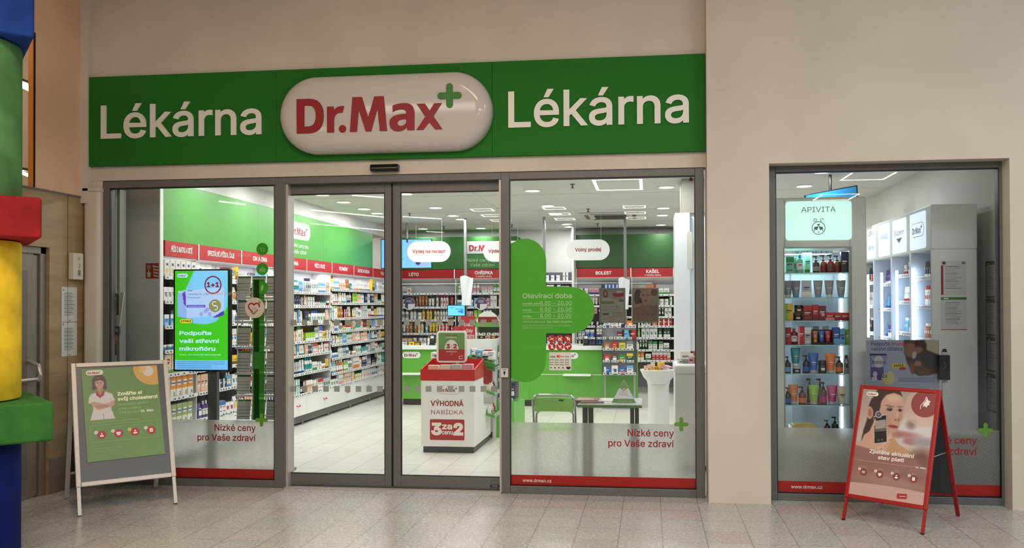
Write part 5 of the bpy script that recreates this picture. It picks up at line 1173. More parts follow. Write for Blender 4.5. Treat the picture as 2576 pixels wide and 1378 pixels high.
# red-topped promotion stand
sx_0, sx_1, sy_0, sy_1 = -2.49, -1.895, 1.9, 2.42; PW = M((236, 235, 232), .35)
t = thing('promotion_stand', 'white promotion stand with red tray lettered VÝHODNÁ NABÍDKA 3 za cenu 2', 'stand', ((sx_0+sx_1)/2, sy_0, 0))
mb = MB(); mb.box(sx_0, sx_1, sy_0, sy_1, .07, .79, PW); mb.build('body', t, bevel=.003)
mb = MB(); mb.box(sx_0+.02, sx_1-.01, sy_0+.02, 2.84, 0, .069, M((58, 60, 60), .5)); mb.build('plinth', t)
mb = MB(); mb.box(sx_0+.3, sx_1+.0, sy_1+.001, 2.86, .07, .43, PW); mb.build('rear_box', t, bevel=.003)
RT = M((190, 20, 20), .35)
mb = MB(); mb.box(sx_0-.004, sx_1+.004, sy_0-.004, sy_0+.008, .791, .91, RT); mb.box(sx_0-.004, sx_1+.004, sy_1-.01, sy_1+.004, .791, 1.0, RT)
for x in (sx_0-.004, sx_1-.006): mb.prism([(sy_0, .791), (sy_1, .791), (sy_1, 1.0), (sy_0, .91)], x, x+.01, RT, 'X')
mb.box(sx_0, sx_1, sy_0, sy_1, .791, .8, RT); mb.build('tray', t)
fs_ = Fr((0, sy_0-.001, 0)); cxs = (sx_0+sx_1)/2-.005
flogo(MB(), fs_, cxs+.02, .69, .26, WHITE, TXTR, M((90, 110, 90), .5), .001, ring=M((190, 194, 192), .5)).build('brand_emblem', t)
lettering(fs_, 'VÝHODNÁ', cxs, .515, .053, M((150, 22, 32), .45), t, bold=.045, w=.36, d=.001); lettering(fs_, 'NABÍDKA', cxs, .423, .046, M((150, 60, 66), .45), t, w=.36, d=.001, bold=-.008)
mb = MB(); mb.frr(fs_, cxs, .255, .385, .225, .012, M((170, 30, 34), .4), .0012); mb.build('red_panel', t)
CRM = M((240, 226, 220), .4)
lettering(fs_, '3', cxs-.118, .205, .115, CRM, t, bold=.1, d=.0025, sx=1.15); lettering(fs_, '2', cxs+.125, .205, .115, CRM, t, bold=.1, d=.0025, sx=1.15); lettering(fs_, 'za', cxs+.0, .262, .062, CRM, t, bold=.06, w=.105, d=.0025); lettering(fs_, 'cenu', cxs+.002, .205, .045, CRM, t, bold=.05, w=.12, d=.0025)
mb = MB(); mb.box(-2.205, -2.175, 2.36, 2.39, .8, 1.03, M((214, 206, 200), .4)); mb.build('sign_pole', t)
q = thing('promotion_sign', 'rounded white-framed green and red sign with 3 za cenu 2 above the red tray', 'sign', (-2.21, 2.34, .99)); p0, p1 = at(1098, 912, 2.34), at(1174, 832, 2.34)
cxx, czz, ww, hh = (p0.x+p1.x)/2, (p0.z+p1.z)/2, p1.x-p0.x, p1.z-p0.z; f = Fr((cxx, 2.34, czz))
mb = MB(); mb.frr(f, 0, 0, ww, hh, .04, M((226, 228, 222), .35), -.02, .02, 8); mb.build('frame', q, bevel=.004)
mb = MB(); mb.frr(f, 0, 0, ww*.86, hh*.88, .015, M((104, 142, 80), .4), .001); mb.frect(f, -ww*.43, ww*.43, -hh*.43, -hh*.08, M((160, 44, 46), .4), .002); mb.fpoly(f, [(ww*.23*math.cos(math.radians(a)), -hh*.08+hh*.3*math.sin(math.radians(a))) for a in range(0, 181, 10)], M((216, 214, 202), .4), .0028); mb.build('poster', q)
lettering(f, 'VÝHODNÁ', 0, hh*.34, hh*.045, M((140, 90, 60), .4), q, bold=.04, d=.003, w=ww*.38); lettering(f, 'NABÍDKA', 0, hh*.27, hh*.045, M((216, 220, 200), .4), q, bold=.02, d=.003, w=ww*.35)
lettering(f, '3', -ww*.11, -hh*.04, hh*.12, M((150, 24, 34), .4), q, bold=.08, d=.004, sx=1.2); lettering(f, '2', ww*.12, -hh*.04, hh*.12, M((150, 24, 34), .4), q, bold=.08, d=.004, sx=1.2); lettering(f, 'za', 0, hh*.03, hh*.03, M((150, 24, 34), .4), q, d=.004, res=1); lettering(f, 'cenu', 0, -hh*.03, hh*.03, M((150, 24, 34), .4), q, d=.004, res=1)
lettering(f, 'NA PRODUKTY', 0, -hh*.17, hh*.035, M((226, 206, 200), .4), q, d=.003, bold=.03, w=ww*.36); lettering(f, 'ZIMA*', 0, -hh*.24, hh*.025, M((226, 206, 200), .4), q, d=.003)
mb = MB(); mb.fline(f, [(ww*.38, -hh*.28), (ww*.25, -hh*.3), (ww*.26, -hh*.38), (ww*.38, -hh*.36)], .006, M((226, 206, 200), .4), .003); mb.build('small_mark', q)
for k, (x, A, B) in enumerate(((-2.37, 'white', 'peach'), (-2.24, 'white', 'cream'), (-2.12, 'white', 'silver'), (-1.99, 'white', 'pink'))):
    put('carton', .115, .06, .15+.004*k, A, B, (x+.0, 2.0+.01*k, .801), 0, 'pale box with %s mark in the red tray, %s' % (B, ['leftmost', 'second from left', 'third from left', 'rightmost']
 [k]), None, 3, 'box')
# wing trays of goods and the white gondola behind the stand
GT = M((74, 150, 62), .4)
g = thing('gondola', 'white display gondola with green shelves behind the red-topped stand', 'display unit', (-2.02, 2.9, 0))
mb = MB(); mb.box(-2.3, -1.875, 3.02, 3.05, .07, 1.2, PW); mb.box(-1.88, -1.86, 2.9, 3.4, .0, 1.2, M((222, 220, 222), .4)); mb.box(-2.3, -1.88, 3.05, 3.4, .0, .07, DGREY); mb.build('body', g)
for z in (.9, .62, .36): mb = MB(); mb.add([(-1.888, 2.55, z-.03), (-1.79, 2.55, z-.06), (-1.79, 3.0, z-.06), (-1.888, 3.0, z-.03), (-1.888, 2.55, z-.0), (-1.79, 2.55, z-.03), (-1.79, 3.0, z-.03), (-1.888, 3.0, z)], [(0, 1, 2, 3)[::-1], (4, 5, 6, 7), (0, 1, 5, 4), (1, 2, 6, 5), (2, 3, 7, 6), (3, 0, 4, 7)], GT); sh = mb.build('side_shelf', g); price_tags(sh, (-1.786, 2.55), (-1.786, 3.0), z-.05, math.pi/2, .08, 9)
mb = MB(); mb.add([(-2.62, 2.5, .93), (-2.3, 2.5, .99), (-2.3, 2.8, .99), (-2.62, 2.8, .93), (-2.62, 2.5, .9), (-2.3, 2.5, .96), (-2.3, 2.8, .96), (-2.62, 2.8, .9)], [(0, 1, 2, 3), (4, 7, 6, 5), (0, 4, 5, 1), (1, 5, 6, 2), (2, 6, 7, 3), (3, 7, 4, 0)], GT); mb.build('wing_shelf', g)
mb = MB(); mb.add([(-2.1, 2.5, 1.02), (-1.78, 2.5, .93), (-1.78, 2.8, .95), (-2.1, 2.8, 1.04), (-2.1, 2.5, .97), (-1.78, 2.5, .88), (-1.78, 2.8, .9), (-2.1, 2.8, .99)], [(0, 1, 2, 3), (4, 7, 6, 5), (0, 4, 5, 1), (1, 5, 6, 2), (2, 6, 7, 3), (3, 7, 4, 0)], M((50, 120, 50), .4)); sh = mb.build('wing_shelf', g); price_tags(sh, (-1.776, 2.5), (-1.776, 2.8), .925, math.pi/2, .08, 3)
mb = MB(); mb.frr(Fr((-1.95, 3.018, .86)), 0, 0, .13, .42, .03, M((160, 30, 36), .4), .0, .003); mb.build('red_back_card', g)
for k in range(4):
    A, B = [('white', 'sky blue'), ('sky blue', 'white'), ('white', 'navy'), ('white', 'silver')][k]
    put('carton', .06, .15, .07+.02*(k == 3), A, B, (-2.05+k*.072, 2.64, 1.035-k*.018), 0, '%s and %s box, number %d on the green wing right of the round-cornered sign' % (A, B, k+1), None, k, 'box')
put('carton', .1, .12, .07, 'white', 'grey', (-2.5, 2.62, .99), 0, 'white box on the sloping green wing left of the 3 za 2 sign', None, 1, 'box')
for j, z in enumerate((.59, .33)):
    for k in range(3): A, B = [('cream', 'amber'), ('white', 'orange'), ('maroon', 'white'), ('white', 'red'), ('white', 'grey'), ('red', 'white')][j*3+k]; put('pouch', .07, .05, .11, A, B, (-1.86, 2.62+k*.12, z+.002), math.pi/2, '%s pouch with %s print on the %s green side shelf of the gondola' % (A, B, ['middle', 'lower'][j]), None, k, 'pouch')
t = thing('green_stand', 'narrow stand with lime green foot and hanging goods, right of the gondola', 'display unit', (-1.73, 3.1, 0))
mb = MB(); mb.box(-1.855, -1.62, 3.3, 3.33, .3, 1.3, M((150, 152, 156), .5)); mb.build('back_panel', t); mb = MB(); mb.prism([(-1.86, 3.05), (-1.64, 3.05), (-1.55, 3.33), (-1.86, 3.33)], 0, .44, M((110, 186, 80), .4)); mb.build('foot', t)
fq = Fr((0, 3.049, 0)); mb = MB(); flogo(mb, fq, -1.77, .34, .1, WHITE); mb.build('brand_emblem', t); lettering(fq, 'Nízké ceny', -1.76, .2, .02, WHITE, t, d=.002, res=1)
for j, z in enumerate((.98, .68, .44)):
    mb = MB(); mb.box(-1.86, -1.6, 3.1, 3.3, z, z+.02, M((90, 170, 60), .4)); sh = mb.build('shelf', t); price_tags(sh, (-1.86, 3.095), (-1.6, 3.095), z, 0, .07, 77+j)
    for k in range(3): A, B = [('green', 'white'), ('dark green', 'white'), ('white', 'green'), ('navy', 'sky blue'), ('blue', 'white'), ('silver', 'white'), ('blue', 'navy'), ('sky blue', 'navy'), ('navy', 'white')][j*3+k]; put('pouch' if j else 'carton', .06, .05, .12 if j == 0 else .19, A, B, (-1.82+k*.075, 3.16, z+.021), 0, '%s pack with %s print on the %s shelf of the narrow green stand' % (A, B, ['top', 'middle', 'lowest'][j]), None, k, 'packet')
# red roll-up boards, further shelf stand
t = thing('red_board', 'upright red board reading S námi vždy UŠETŘÍTE', 'sign', at(1172, 858, 3.3)); a, b = at(1160, 858, 3.42), at(1195, 795, 3.42); f = Fr((0, 3.42, 0))
mb = MB(); mb.box(a.x, b.x, 3.42, 3.44, 0, b.z, M((176, 52, 54), .45)); mb.build('board', t); cxm = (a.x+b.x)/2+.005
for s_, z in (('S námi', .6), ('vždy', .36), ('UŠETŘÍTE', .12)): lettering(f, s_, cxm, a.z+(b.z-a.z)*z, .04, M((236, 214, 208), .4), t, d=.002, w=(b.x-a.x)*(.62 if s_ != 'UŠETŘÍTE' else .85), bold=.03)
t = thing('red_board', 'wide low red card left of the upright red board', 'sign', at(1148, 870, 3.5)); a, b = at(1141, 870, 3.5), at(1162, 820, 3.5); mb = MB(); mb.frr(Fr(((a.x+b.x)/2, 3.5, b.z/2)), 0, 0, b.x-a.x, b.z, .03, M((176, 60, 60), .45), 0, .01); mb.build('card', t)
x0, x1 = at(1196, 850, 4.6).x, at(1262, 850, 4.6).x; t = thing('goods_stand', 'white shelf stand with green top board behind the gondola', 'display unit', ((x0+x1)/2, 4.6, 0)); zt2 = at(1230, 822, 4.6).z
mb = MB(); mb.box(x0, x0+.015, 4.6, 4.95, 0, zt2, PW); mb.box(x1-.015, x1, 4.6, 4.95, 0, zt2, PW); mb.box(x0, x1, 4.94, 4.95, 0, zt2, M((200, 214, 214), .5)); mb.build('body', t); mb = MB(); mb.box(x0-.01, x1+.01, 4.59, 4.96, zt2, zt2+.06, M((90, 160, 60), .4)); mb.build('top_board', t)
for j, z in enumerate((at(1230, 853, 4.6).z, .62, .25)):
    mb = MB(); mb.box(x0+.015, x1-.015, 4.61, 4.94, z-.02, z, PW); sh = mb.build('shelf', t); price_tags(sh, (x0, 4.606), (x1, 4.606), z+.055 if j == 0 else z-.03, 0, .07, 60+j)
    for k in range(4): A, B = [('brown', 'cream'), ('peach', 'brown'), ('amber', 'cream'), ('maroon', 'cream')][(k+j) % 4]; put('jar', .075, .075, .075, A, B, (x0+.075+k*.085, 4.7, z+.001), 0, '%s jar with %s lid on the %s shelf of the green-topped stand' % (A, B, ['top', 'middle', 'lowest'][j]), None, k, 'jar')
t = thing('arched_card', 'white arched card with dark red foot on top of the green-topped stand', 'card', ((x0+x1)/2, 4.7, zt2+.06)); f = Fr(((x0+x1)/2-.03, 4.7, zt2+.061)); mb = MB()
mb.fpoly(f, [(.16*math.cos(math.radians(a)), .16*math.sin(math.radians(a))) for a in range(0, 181, 12)], M((232, 230, 226), .4), 0, .006); mb.fpoly(f, [(-.14, 0), (.16, 0), (.13, .08), (-.14, .08)], M((150, 30, 34), .4), .0065); mb.build('card', t)

# ================================================================ BEHIND THE MIDDLE PANE
CY_ = .62
t = thing('folding_chair', 'lime green folding chair with chrome tube frame beside the glass table', 'chair', (-.9, CY_+.2, 0))
x0, x1 = at(1340, 1000, CY_).x, at(1446, 1000, CY_).x; zc = at(1390, 994, CY_).z
def arch(x0, x1, y0, y1, z0, z1, r=.07, lean=0.):
    P = [(x0, y0, z0)]
    for k in range(7): a = math.pi-math.pi/2*k/6; P.append((x0+r+r*math.cos(a), y1, z1-r+r*math.sin(a)))
    for k in range(7): a = math.pi/2-math.pi/2*k/6; P.append((x1-r+r*math.cos(a), y1, z1-r+r*math.sin(a)))
    P.append((x1, y0, z0)); return P
mb = MB(); mb.tube(arch(x0, x1, CY_+.28, CY_, .0, zc, .06), .0115, CHROME, 10); mb.build('outer_frame', t, smooth=True)
mb = MB(); mb.tube(arch(x0+.022, x1-.022, CY_+.0, CY_+.1, .0, at(1390, 1034, CY_+.05).z, .05), .0105, CHROME, 10); mb.tube([(x0+.02, CY_+.1, .45), (x0+.02, CY_+.48, .0)], .0105, CHROME, 8); mb.tube([(x1-.02, CY_+.1, .45), (x1-.02, CY_+.48, .0)], .0105, CHROME, 8); mb.build('inner_frame', t, smooth=True)
LG2 = M((176, 244, 116), .4)
bz0, bz1 = at(1390, 1036, CY_).z, at(1390, 1001, CY_).z
mb = MB(); n = 12; vs = []; fs = []
for j, z in enumerate((bz0, bz1)):
    for i in range(n): u = i/(n-1); yy = CY_+.012+.03*math.sin(u*math.pi); vs += [(x0+.014+(x1-x0-.028)*u, yy, z), (x0+.014+(x1-x0-.028)*u, yy+.014, z)]
m2 = 2*n
for i in range(n-1): a = 2*i; fs += [(a, a+2, m2+a+2, m2+a), (a+1, m2+a+1, m2+a+3, a+3), (a, a+1, a+3, a+2), (m2+a, m2+a+2, m2+a+3, m2+a+1)]
fs += [(0, m2, m2+1, 1), (2*n-2, 2*n-1, m2+2*n-1, m2+2*n-2)]
mb.add(vs, fs, LG2); bk = mb.build('backrest', t, bevel=.004)
mb = MB(); mb.box(x0+.24, x0+.285, CY_+.03, CY_+.034, bz1-.03, bz1-.018, M((60, 66, 60), .4)); mb.build('maker_label', t)
mb = MB(); mb.rbox(x0+.03, x1-.03, CY_+.08, CY_+.44, .44, .465, .05, LG2); mb.build('seat', t, bevel=.008)
# table
t = thing('glass_table', 'small white-topped table with green edge and two dark steel legs', 'table', (-.35, .44, 0))
tz = .75; tx0, tx1 = at(1452, 1017, .16).x, at(1609, 1017, .16).x
mb = MB(); mb.box(tx0, tx1+.02, .16, .7, tz-.006, tz, M((238, 240, 240), .12)); mb.box(tx0, tx1+.02, .16, .7, tz-.028, tz-.0062, M((70, 140, 50), .3)); mb.build('top', t, bevel=.002)
STL = brushed('dark_steel', (78, 76, 74), .3, .8)
for a, b in ((1465, 1492), (1585, 1607)):
    mb = MB(); q0, q1 = at(a, 1030, .36).x, at(b, 1030, .36).x; mb.rbox(q0, q0+(q1-q0)*.46, .36, .46, 0.016, tz-.03, .012, STL); mb.rbox(q0+(q1-q0)*.54, q1, .36, .46, .016, tz-.03, .012, STL); mb.build('leg', t)
mb = MB(); mb.box(tx0+.05, tx1-.03, .3, .54, 0, .015, STL); mb.build('foot_plate', t)
R = random.Random(5)
for k in range(4):
    xx = at(1483, 1005, .3).x+R.uniform(-.02, .02); zz = tz+.0015+.0075*k
    t = thing('magazine', ['bottom glossy magazine of the pile on the table', 'second magazine up of the pile on the table', 'third magazine up of the pile on the table', 'topmost magazine of the pile on the table, brown cover'][k], 'magazine', (xx, .33, zz), R.uniform(-.2, .2)); W4 = WM[t.name]; WM[t.name] = Matrix()
    mb = MB(); mb.box(-.1, .1, -.13, .13, 0, .006, M([(226, 222, 216), (120, 84, 74), (214, 206, 200), (150, 110, 96)][k], .3)); mb.build('pages', t); mb = MB(); mb.box(-.08, .06, -.1, .04, .006, .0068, M([(190, 120, 110), (200, 180, 170), (150, 60, 60), (200, 170, 150)][k], .3)); mb.build('cover_print', t); WM[t.name] = W4
t = thing('magazine', 'single pale leaflet lying flat right of the magazine pile', 'magazine', (at(1525, 1003, .5).x, .5, tz+.0015)); mb = MB(); x = at(1525, 1003, .5).x; mb.box(x-.07, x+.06, .4, .6, tz+.0015, tz+.005, M((232, 226, 220), .4)); mb.build('sheet', t)
t = thing('tent_card', 'triangular white tent card with green tip and base on the table', 'card', (at(1570, 1014, .3).x, .3, tz)); c = at(1569, 1014, .28)
hw = .105; hh = at(1568, 958, .3).z-tz; f = Fr((c.x, .28, tz+.002), (1, 0, 0), (0, .25, 1)); f2 = Fr((c.x, .36, tz+.002), (-1, 0, 0), (0, -.12, 1))
mb = MB(); mb.fpoly(f, [(-hw, 0), (hw, 0), (.006, hh), (-.006, hh)], M((232, 233, 232), .4), 0); mb.fpoly(f2, [(-hw, 0), (hw, 0), (.006, hh), (-.006, hh)], M((226, 228, 226), .4), 0); mb.build('card', t)
mb = MB(); mb.fpoly(f, [(-hw, 0), (hw, 0), (hw*.84, hh*.18), (-hw*.84, hh*.18)], M((76, 140, 50), .4), .0015); mb.fpoly(f, [(-hw*.4, hh*.66), (hw*.4, hh*.66), (.006, hh), (-.006, hh)], M((110, 160, 80), .4), .0015); mb.fring(f, 0, hh*.68, .016, .022, M((150, 60, 50), .4), .0025, 180, 360); mb.build('print', t)
for k, s_ in enumerate(('Můžete svůj', 'rozdíl chytře', 'Změřte cholesterol')): lettering(f, s_, 0, hh*(.5-.08*k), .007, M((150, 100, 100), .5), t, d=.002, res=1)
lettering(f, 'naseprodukty Dr. Max', .01, hh*.06, .009, WHITE, t, d=.003, res=1)
# wash basin used as a goods bowl
BX, BY = at(1656, 930, 2.2).x-.0, 2.2; CER = M((236, 237, 236), .15, 0, 0, .4)
t = thing('wash_basin', 'white pedestal wash basin filled with small goods near the window', 'wash basin', (BX, BY, 0)); w2 = (at(1697, 930, 2.2).x-at(1604, 930, 2.2).x)/2; pz = at(1655, 958, 2.2).z; rz_ = .905
mb = MB(); mb.lathe([(.1, pz-.03), (w2*.62, pz), (w2*.82, pz+.045), (w2*.94, rz_-.03), (w2, rz_-.008), (w2*.985, rz_), (w2*.9, rz_-.004), (w2*.8, rz_-.05), (w2*.3, rz_-.09), (.01, rz_-.095)], (BX, BY, 0), CER, 32, False, 1, .8); mb.build('bowl', t, smooth=True)
pwid = (at(1683, 1000, 2.2).x-at(1628, 1000, 2.2).x)/2; mb = MB(); mb.lathe([(pwid*1.06, 0), (pwid*1.02, .05), (pwid*.97, .3), (pwid*.97, pz-.06), (pwid*1.08, pz)], (BX, BY+.03, 0), CER, 28, True, 1, .8); mb.build('pedestal', t, smooth=True)
for k, (dx, dy, A, B, w, h) in enumerate(((-.14, -.03, 'peach', 'white', .035, .1), (-.1, .0, 'peach', 'cream', .035, .11), (-.06, .02, 'cream', 'white', .04, .13), (-.03, -.04, 'yellow', 'amber', .045, .09), (.03, -.02, 'yellow', 'amber', .06, .14))):
    put('carton', w, w, h, A, B, (BX+dx, BY+dy, rz_-.06), .1*k, '%s small box standing in the wash basin, %s' % (A, ['leftmost', 'second from left', 'third from left, taller', 'short golden one in front', 'tall golden one'][k]), None, k, 'box')
for k, (dx, dz_, r_) in enumerate(((.1, .0, .5), (.13, .03, -.3), (.09, .055, .2))):
    t = thing('sachet', 'crumpled pink and white sachet in the wash basin, %s' % ['lowest', 'middle', 'top'][k], 'sachet', (BX+dx, BY-.02, rz_-.03+dz_), r_); W4 = WM[t.name]; WM[t.name] = Matrix()
    mb = MB(); R = random.Random(k); vs = []; n = 6
    for j in range(5):
        for i in range(n): vs.append((-.08+.16*i/(n-1), -.05+.1*j/4, R.uniform(0, .02)+.012*math.sin(i)))
    for j in range(5):
        for i in range(n): vs.append((-.08+.16*i/(n-1), -.05+.1*j/4, -.006))
    fs = [(j*n+i, j*n+i+1, (j+1)*n+i+1, (j+1)*n+i) for j in range(4) for i in range(n-1)]; o = 5*n
    fs += [(o+j*n+i, o+(j+1)*n+i, o+(j+1)*n+i+1, o+j*n+i+1) for j in range(4) for i in range(n-1)]
    bd = [i for i in range(n)]+[j*n+n-1 for j in range(1, 5)]+[4*n+i for i in range(n-2, -1, -1)]+[j*n for j in range(3, 0, -1)]
    fs += [(bd[i], o+bd[i], o+bd[(i+1) % len(bd)], bd[(i+1) % len(bd)]) for i in range(len(bd))]
    mb.add(vs, fs, M([(222, 200, 206), (236, 230, 232), (206, 160, 170)][k], .35)); mb.build('wrapper', t); WM[t.name] = W4
# white desk and the tall white cabinet beside it
dx0 = at(1697, 960, 1.15).x
t = thing('white_desk', 'white rounded desk right of the wash basin', 'desk', (dx0+.4, 1.15, 0))
mb = MB(); mb.box(dx0+.005, .9, 1.16, 1.7, 0.05, .94, M((226, 228, 226), .45)); mb.build('body', t, bevel=.004); mb = MB(); mb.box(dx0-.005, .92, 1.12, 1.72, .942, 1.03, M((234, 236, 234), .3)); mb.build('top', t, bevel=.025, seg=4); mb = MB(); mb.box(dx0+.04, .9, 1.2, 1.68, 0, .05, DGREY); mb.build('plinth', t)
cxa = at(1698, 700, 2.45).x; czt = at(1720, 535, 2.45).z
t = thing('tall_white_cabinet', 'tall plain white cabinet side rising behind the white desk', 'cabinet', (cxa+.3, 2.45, 0))
mb = MB(); mb.box(cxa, cxa+.17, 2.45, 3.0, .0, czt, M((232, 235, 240), .4)); mb.build('side_panel', t, bevel=.01); mb = MB(); mb.box(cxa+.171, .93, 2.52, 3.0, 0, czt, M((226, 234, 240), .4)); mb.build('carcass', t)
fq = Fr((cxa+.165, 2.449, czt-.42)); mb = MB(); mb.frr(fq, .0, 0, .06, .42, .028, M((206, 206, 198), .4), 0, .004); mb.build('plaque', t)
mb = MB(); mb.box(cxa+.08, .9, 2.48, 3.0, czt+.001, CEIL-.001, M((156, 152, 140), .8)); struct(mb.build('trim_8'))
for k, (px, kd, w, h, A, B, lab) in enumerate(((1725, 'carton', .1, .12, 'white', 'grey', 'clear white box standing on the white desk'), (1738, 'jar', .08, .1, 'pink', 'white', 'pink jar on the white desk beside the window frame'), (1746, 'carton', .07, .12, 'amber', 'brown', 'brown box on the white desk at the window frame'), (1712, 'jar', .07, .05, 'white', 'silver', 'low white pot on the white desk, nearest the wash basin'))):
    p = at(px, 915, 1.35); put(kd, w, .06, h, A, B, (p.x, 1.35, 1.031), 0, lab, None, k, 'box' if kd == 'carton' else 'jar')
# two posters in clear frames inside the middle pane
def framed(px0, px1, py0, py1, lab, kind):
    Yf = .06; a, b = at(px0, py1, Yf), at(px1, py0, Yf); t = thing('framed_poster', lab, 'poster', ((a.x+b.x)/2, Yf, a.z)); w, h = b.x-a.x, b.z-a.z
    mb = MB(); frame_rect(mb, a.x, b.x, a.z, b.z, .011, .011, .012, .012, Yf-.004, Yf+.012, M((120, 124, 112), .35, .4)); mb.build('frame', t); mb = MB(); mb.box(a.x+.01, b.x-.01, Yf+.006, Yf+.01, a.z+.01, b.z-.01, M((90, 90, 86), .6)); mb.build('backing', t)
    f = Fr((a.x+.012, Yf+.004, a.z+.012)); w -= .024; h -= .024
    P = Paint(w, h, 64, 90, (150, 150, 140) if kind == 'form' else (120, 96, 84))
    if kind == 'form':
        P.grad((128, 128, 128), (140, 134, 130), 0, .38); P.ell(.2, .15, .1, .13, (56, 38, 34)); P.ell(.2, .13, .055, .075, (170, 124, 104)); P.poly([(.06, .36), (.12, .25), (.3, .25), (.6, .32), (.8, .36), (.5, .38)], (160, 150, 148), 1, .01); P.poly([(.5, .12), (1, .11), (1, .22), (.55, .235)], (140, 24, 34)); P.ell(.88, .35, .1, .03, (50, 60, 66)); P.poly([(0, .37), (.55, .37), (.58, .41), (.55, .46), (0, .46)], (84, 116, 56))
        for v in (.52, .56, .61, .65, .69, .86, .9, .94): P.poly([(.06, v), (.55 if v > .8 else .85, v), (.55 if v > .8 else .85, v+.012), (.06, v+.012)], (116, 116, 110))
        for v in (.73, .77, .82, .87): P.poly([(.48, v), (.95, v), (.95, v+.012), (.48, v+.012)], (116, 112, 110))
        P.poly([(.05, .74), (.37, .74), (.33, .8), (.08, .8)], (92, 60, 40)); P.disc(.7, .53, .03, (50, 46, 50))
    else:
        P.grad((150, 140, 130), (130, 110, 100), 0, .5); P.ell(.2, .25, .17, .26, (60, 46, 40)); P.ell(.48, .25, .22, .24, (150, 118, 98)); P.ell(.42, .18, .05, .02, (70, 50, 44)); P.ell(.6, .18, .05, .02, (70, 50, 44)); P.ell(.52, .36, .07, .025, (110, 60, 54)); P.poly([(.2, .28), (.32, .25), (.4, .48), (.28, .5)], (36, 34, 36)); P.disc(.86, .1, .14, (104, 62, 56)); P.grad((112, 82, 70), (130, 102, 84), .52, 1.); P.ell(.2, .5, .2, .05, (150, 118, 98), -20)
        for k in range(4): P.disc(.2+k*.2, .78, .04, (96, 64, 56))
    P.build(f, 0, 0, 'print', t)
    if kind == 'form': flogo(MB(), f, w*.8, h*.92, w*.24, M((180, 180, 176), .4), M((130, 40, 44), .5), None, .0024).build('brand_emblem', t)
    else: lettering(f, 'Zjistěte aktuální', w*.52, h*.42, h*.022, M((176, 150, 140), .5), t, d=.002); lettering(f, 'stav pleti', w*.52, h*.37, h*.022, M((176, 150, 140), .5), t, d=.002)
    return t
framed(1508, 1573, 724, 812, 'grey-framed poster with long-haired woman, red ribbon and form lines in the window', 'form')
framed(1590, 1657, 724, 812, 'grey-framed brown poster of a woman with a phone in the window', 'phone')

# ================================================================ BEHIND THE LEFT PANE
t = thing('fire_sign', 'red fire alarm sign with hand and flames on the grey panel', 'sign', (-4.74, .45, 1.88)); f = Fr((-4.812, .454, 1.88)); mb = MB(); mb.frect(f, 0, .138, 0, .146, M((150, 24, 26), .4), 0, .002); mb.build('plate', t)
SG = M((206, 200, 170), .5); mb = MB(); mb.fring(f, .033, .11, .01, .017, SG, .004); mb.frect(f, .027, .038, .05, .085, SG, .004); mb.fpoly(f, [(.014, .06), (.055, .055), (.05, .012), (.022, .012)], SG, .005)
for k in range(4): mb.fpoly(f, [(.13, .012+.03*k), (.09-.005*k, .018+.03*k), (.076, .04+.03*k), (.1, .03+.03*k), (.13, .028+.03*k)], SG, .004)
mb.build('pictogram', t)
t = thing('leaflet_holder', 'white tapered leaflet holder with black strips on the white jamb', 'leaflet holder', (-4.86, .14, 1.3)); f = Fr((-4.93, .125, 1.3)); mb = MB(); mb.fpoly(f, [(.01, .13), (.07, .13), (.115, .44), (0, .44)], M((212, 212, 208), .4), 0, .01); mb.build('holder', t)
mb = MB(); mb.frect(f, .04, .065, .23, .43, M((70, 70, 72), .5), .011); mb.frect(f, .006, .03, .27, .36, M((60, 60, 62), .5), .011); mb.frect(f, .006, .036, .4, .43, M((50, 50, 52), .5), .012); mb.build('strips', t)
mb = MB(); mb.frect(f, 0, .075, .05, .128, M((40, 92, 66), .4), 0, .02); mb.frect(f, .035, .062, .075, .105, M((200, 204, 196), .4), .021); mb.build('green_box', t)
t = thing('wall_switch', 'slim black switch strip below the green box on the white jamb', 'switch', (-4.91, .14, 1.16)); mb = MB(); mb.box(-4.925, -4.895, .115, .13, 1.16, 1.3, M((44, 40, 36), .5)); mb.build('housing', t, bevel=.003)
t = thing('fire_alarm_box', 'small red alarm call point at the left edge of the left pane', 'alarm', (-4.98, .13, 1.25)); p = at(285, 848, .1); mb = MB(); mb.box(p.x-.03, p.x+.022, .1, .118, p.z-.065, p.z+.065, M((168, 36, 34), .35)); mb.build('housing', t, bevel=.008); mb = MB(); mb.box(p.x-.022, p.x+.004, .098, .1, p.z-.03, p.z+.03, M((226, 222, 214), .4)); mb.build('press_plate', t)

# ================================================================ RIGHT WINDOW
AY = .45; ax0, ax1 = at(1965, 600, AY).x-.06, at(2180, 600, AY).x; gx0, gx1 = at(1975, 800, AY).x, at(2140, 800, AY).x; azt = 2.545; gz1 = 2.10; gz0 = .45
WC = M((222, 224, 220), .35); LEDW = M((226, 240, 255), .3, 0, 7)
t = ap = thing('lit_display_cabinet', 'white glass-shelved cabinet with glowing mint light box in the right window', 'display cabinet', ((ax0+ax1)/2, AY, 0))
mb = MB(); mb.box(gx1+.0, ax1, AY, AY+.42, 0, azt, WC); mb.box(ax0, gx0, AY, AY+.42, 0, azt, WC); mb.box(gx0, gx1, AY, AY+.42, gz1, azt, WC); mb.box(gx0, gx1, AY, AY+.42, 0, gz0, WC); mb.build('body', t, bevel=.012)
mb = MB(); frame_rect(mb, gx0-.012, gx1+.012, gz0-.01, gz1+.012, .01, .022, .01, .012, AY-.006, AY+.01, M((150, 156, 152), .35, .4)); mb.build('inner_frame', t)
lz0, lz1 = at(2050, 604, AY).z, at(2050, 506, AY).z; lx0_, lx1_ = at(1976, 550, AY).x, at(2142, 550, AY).x
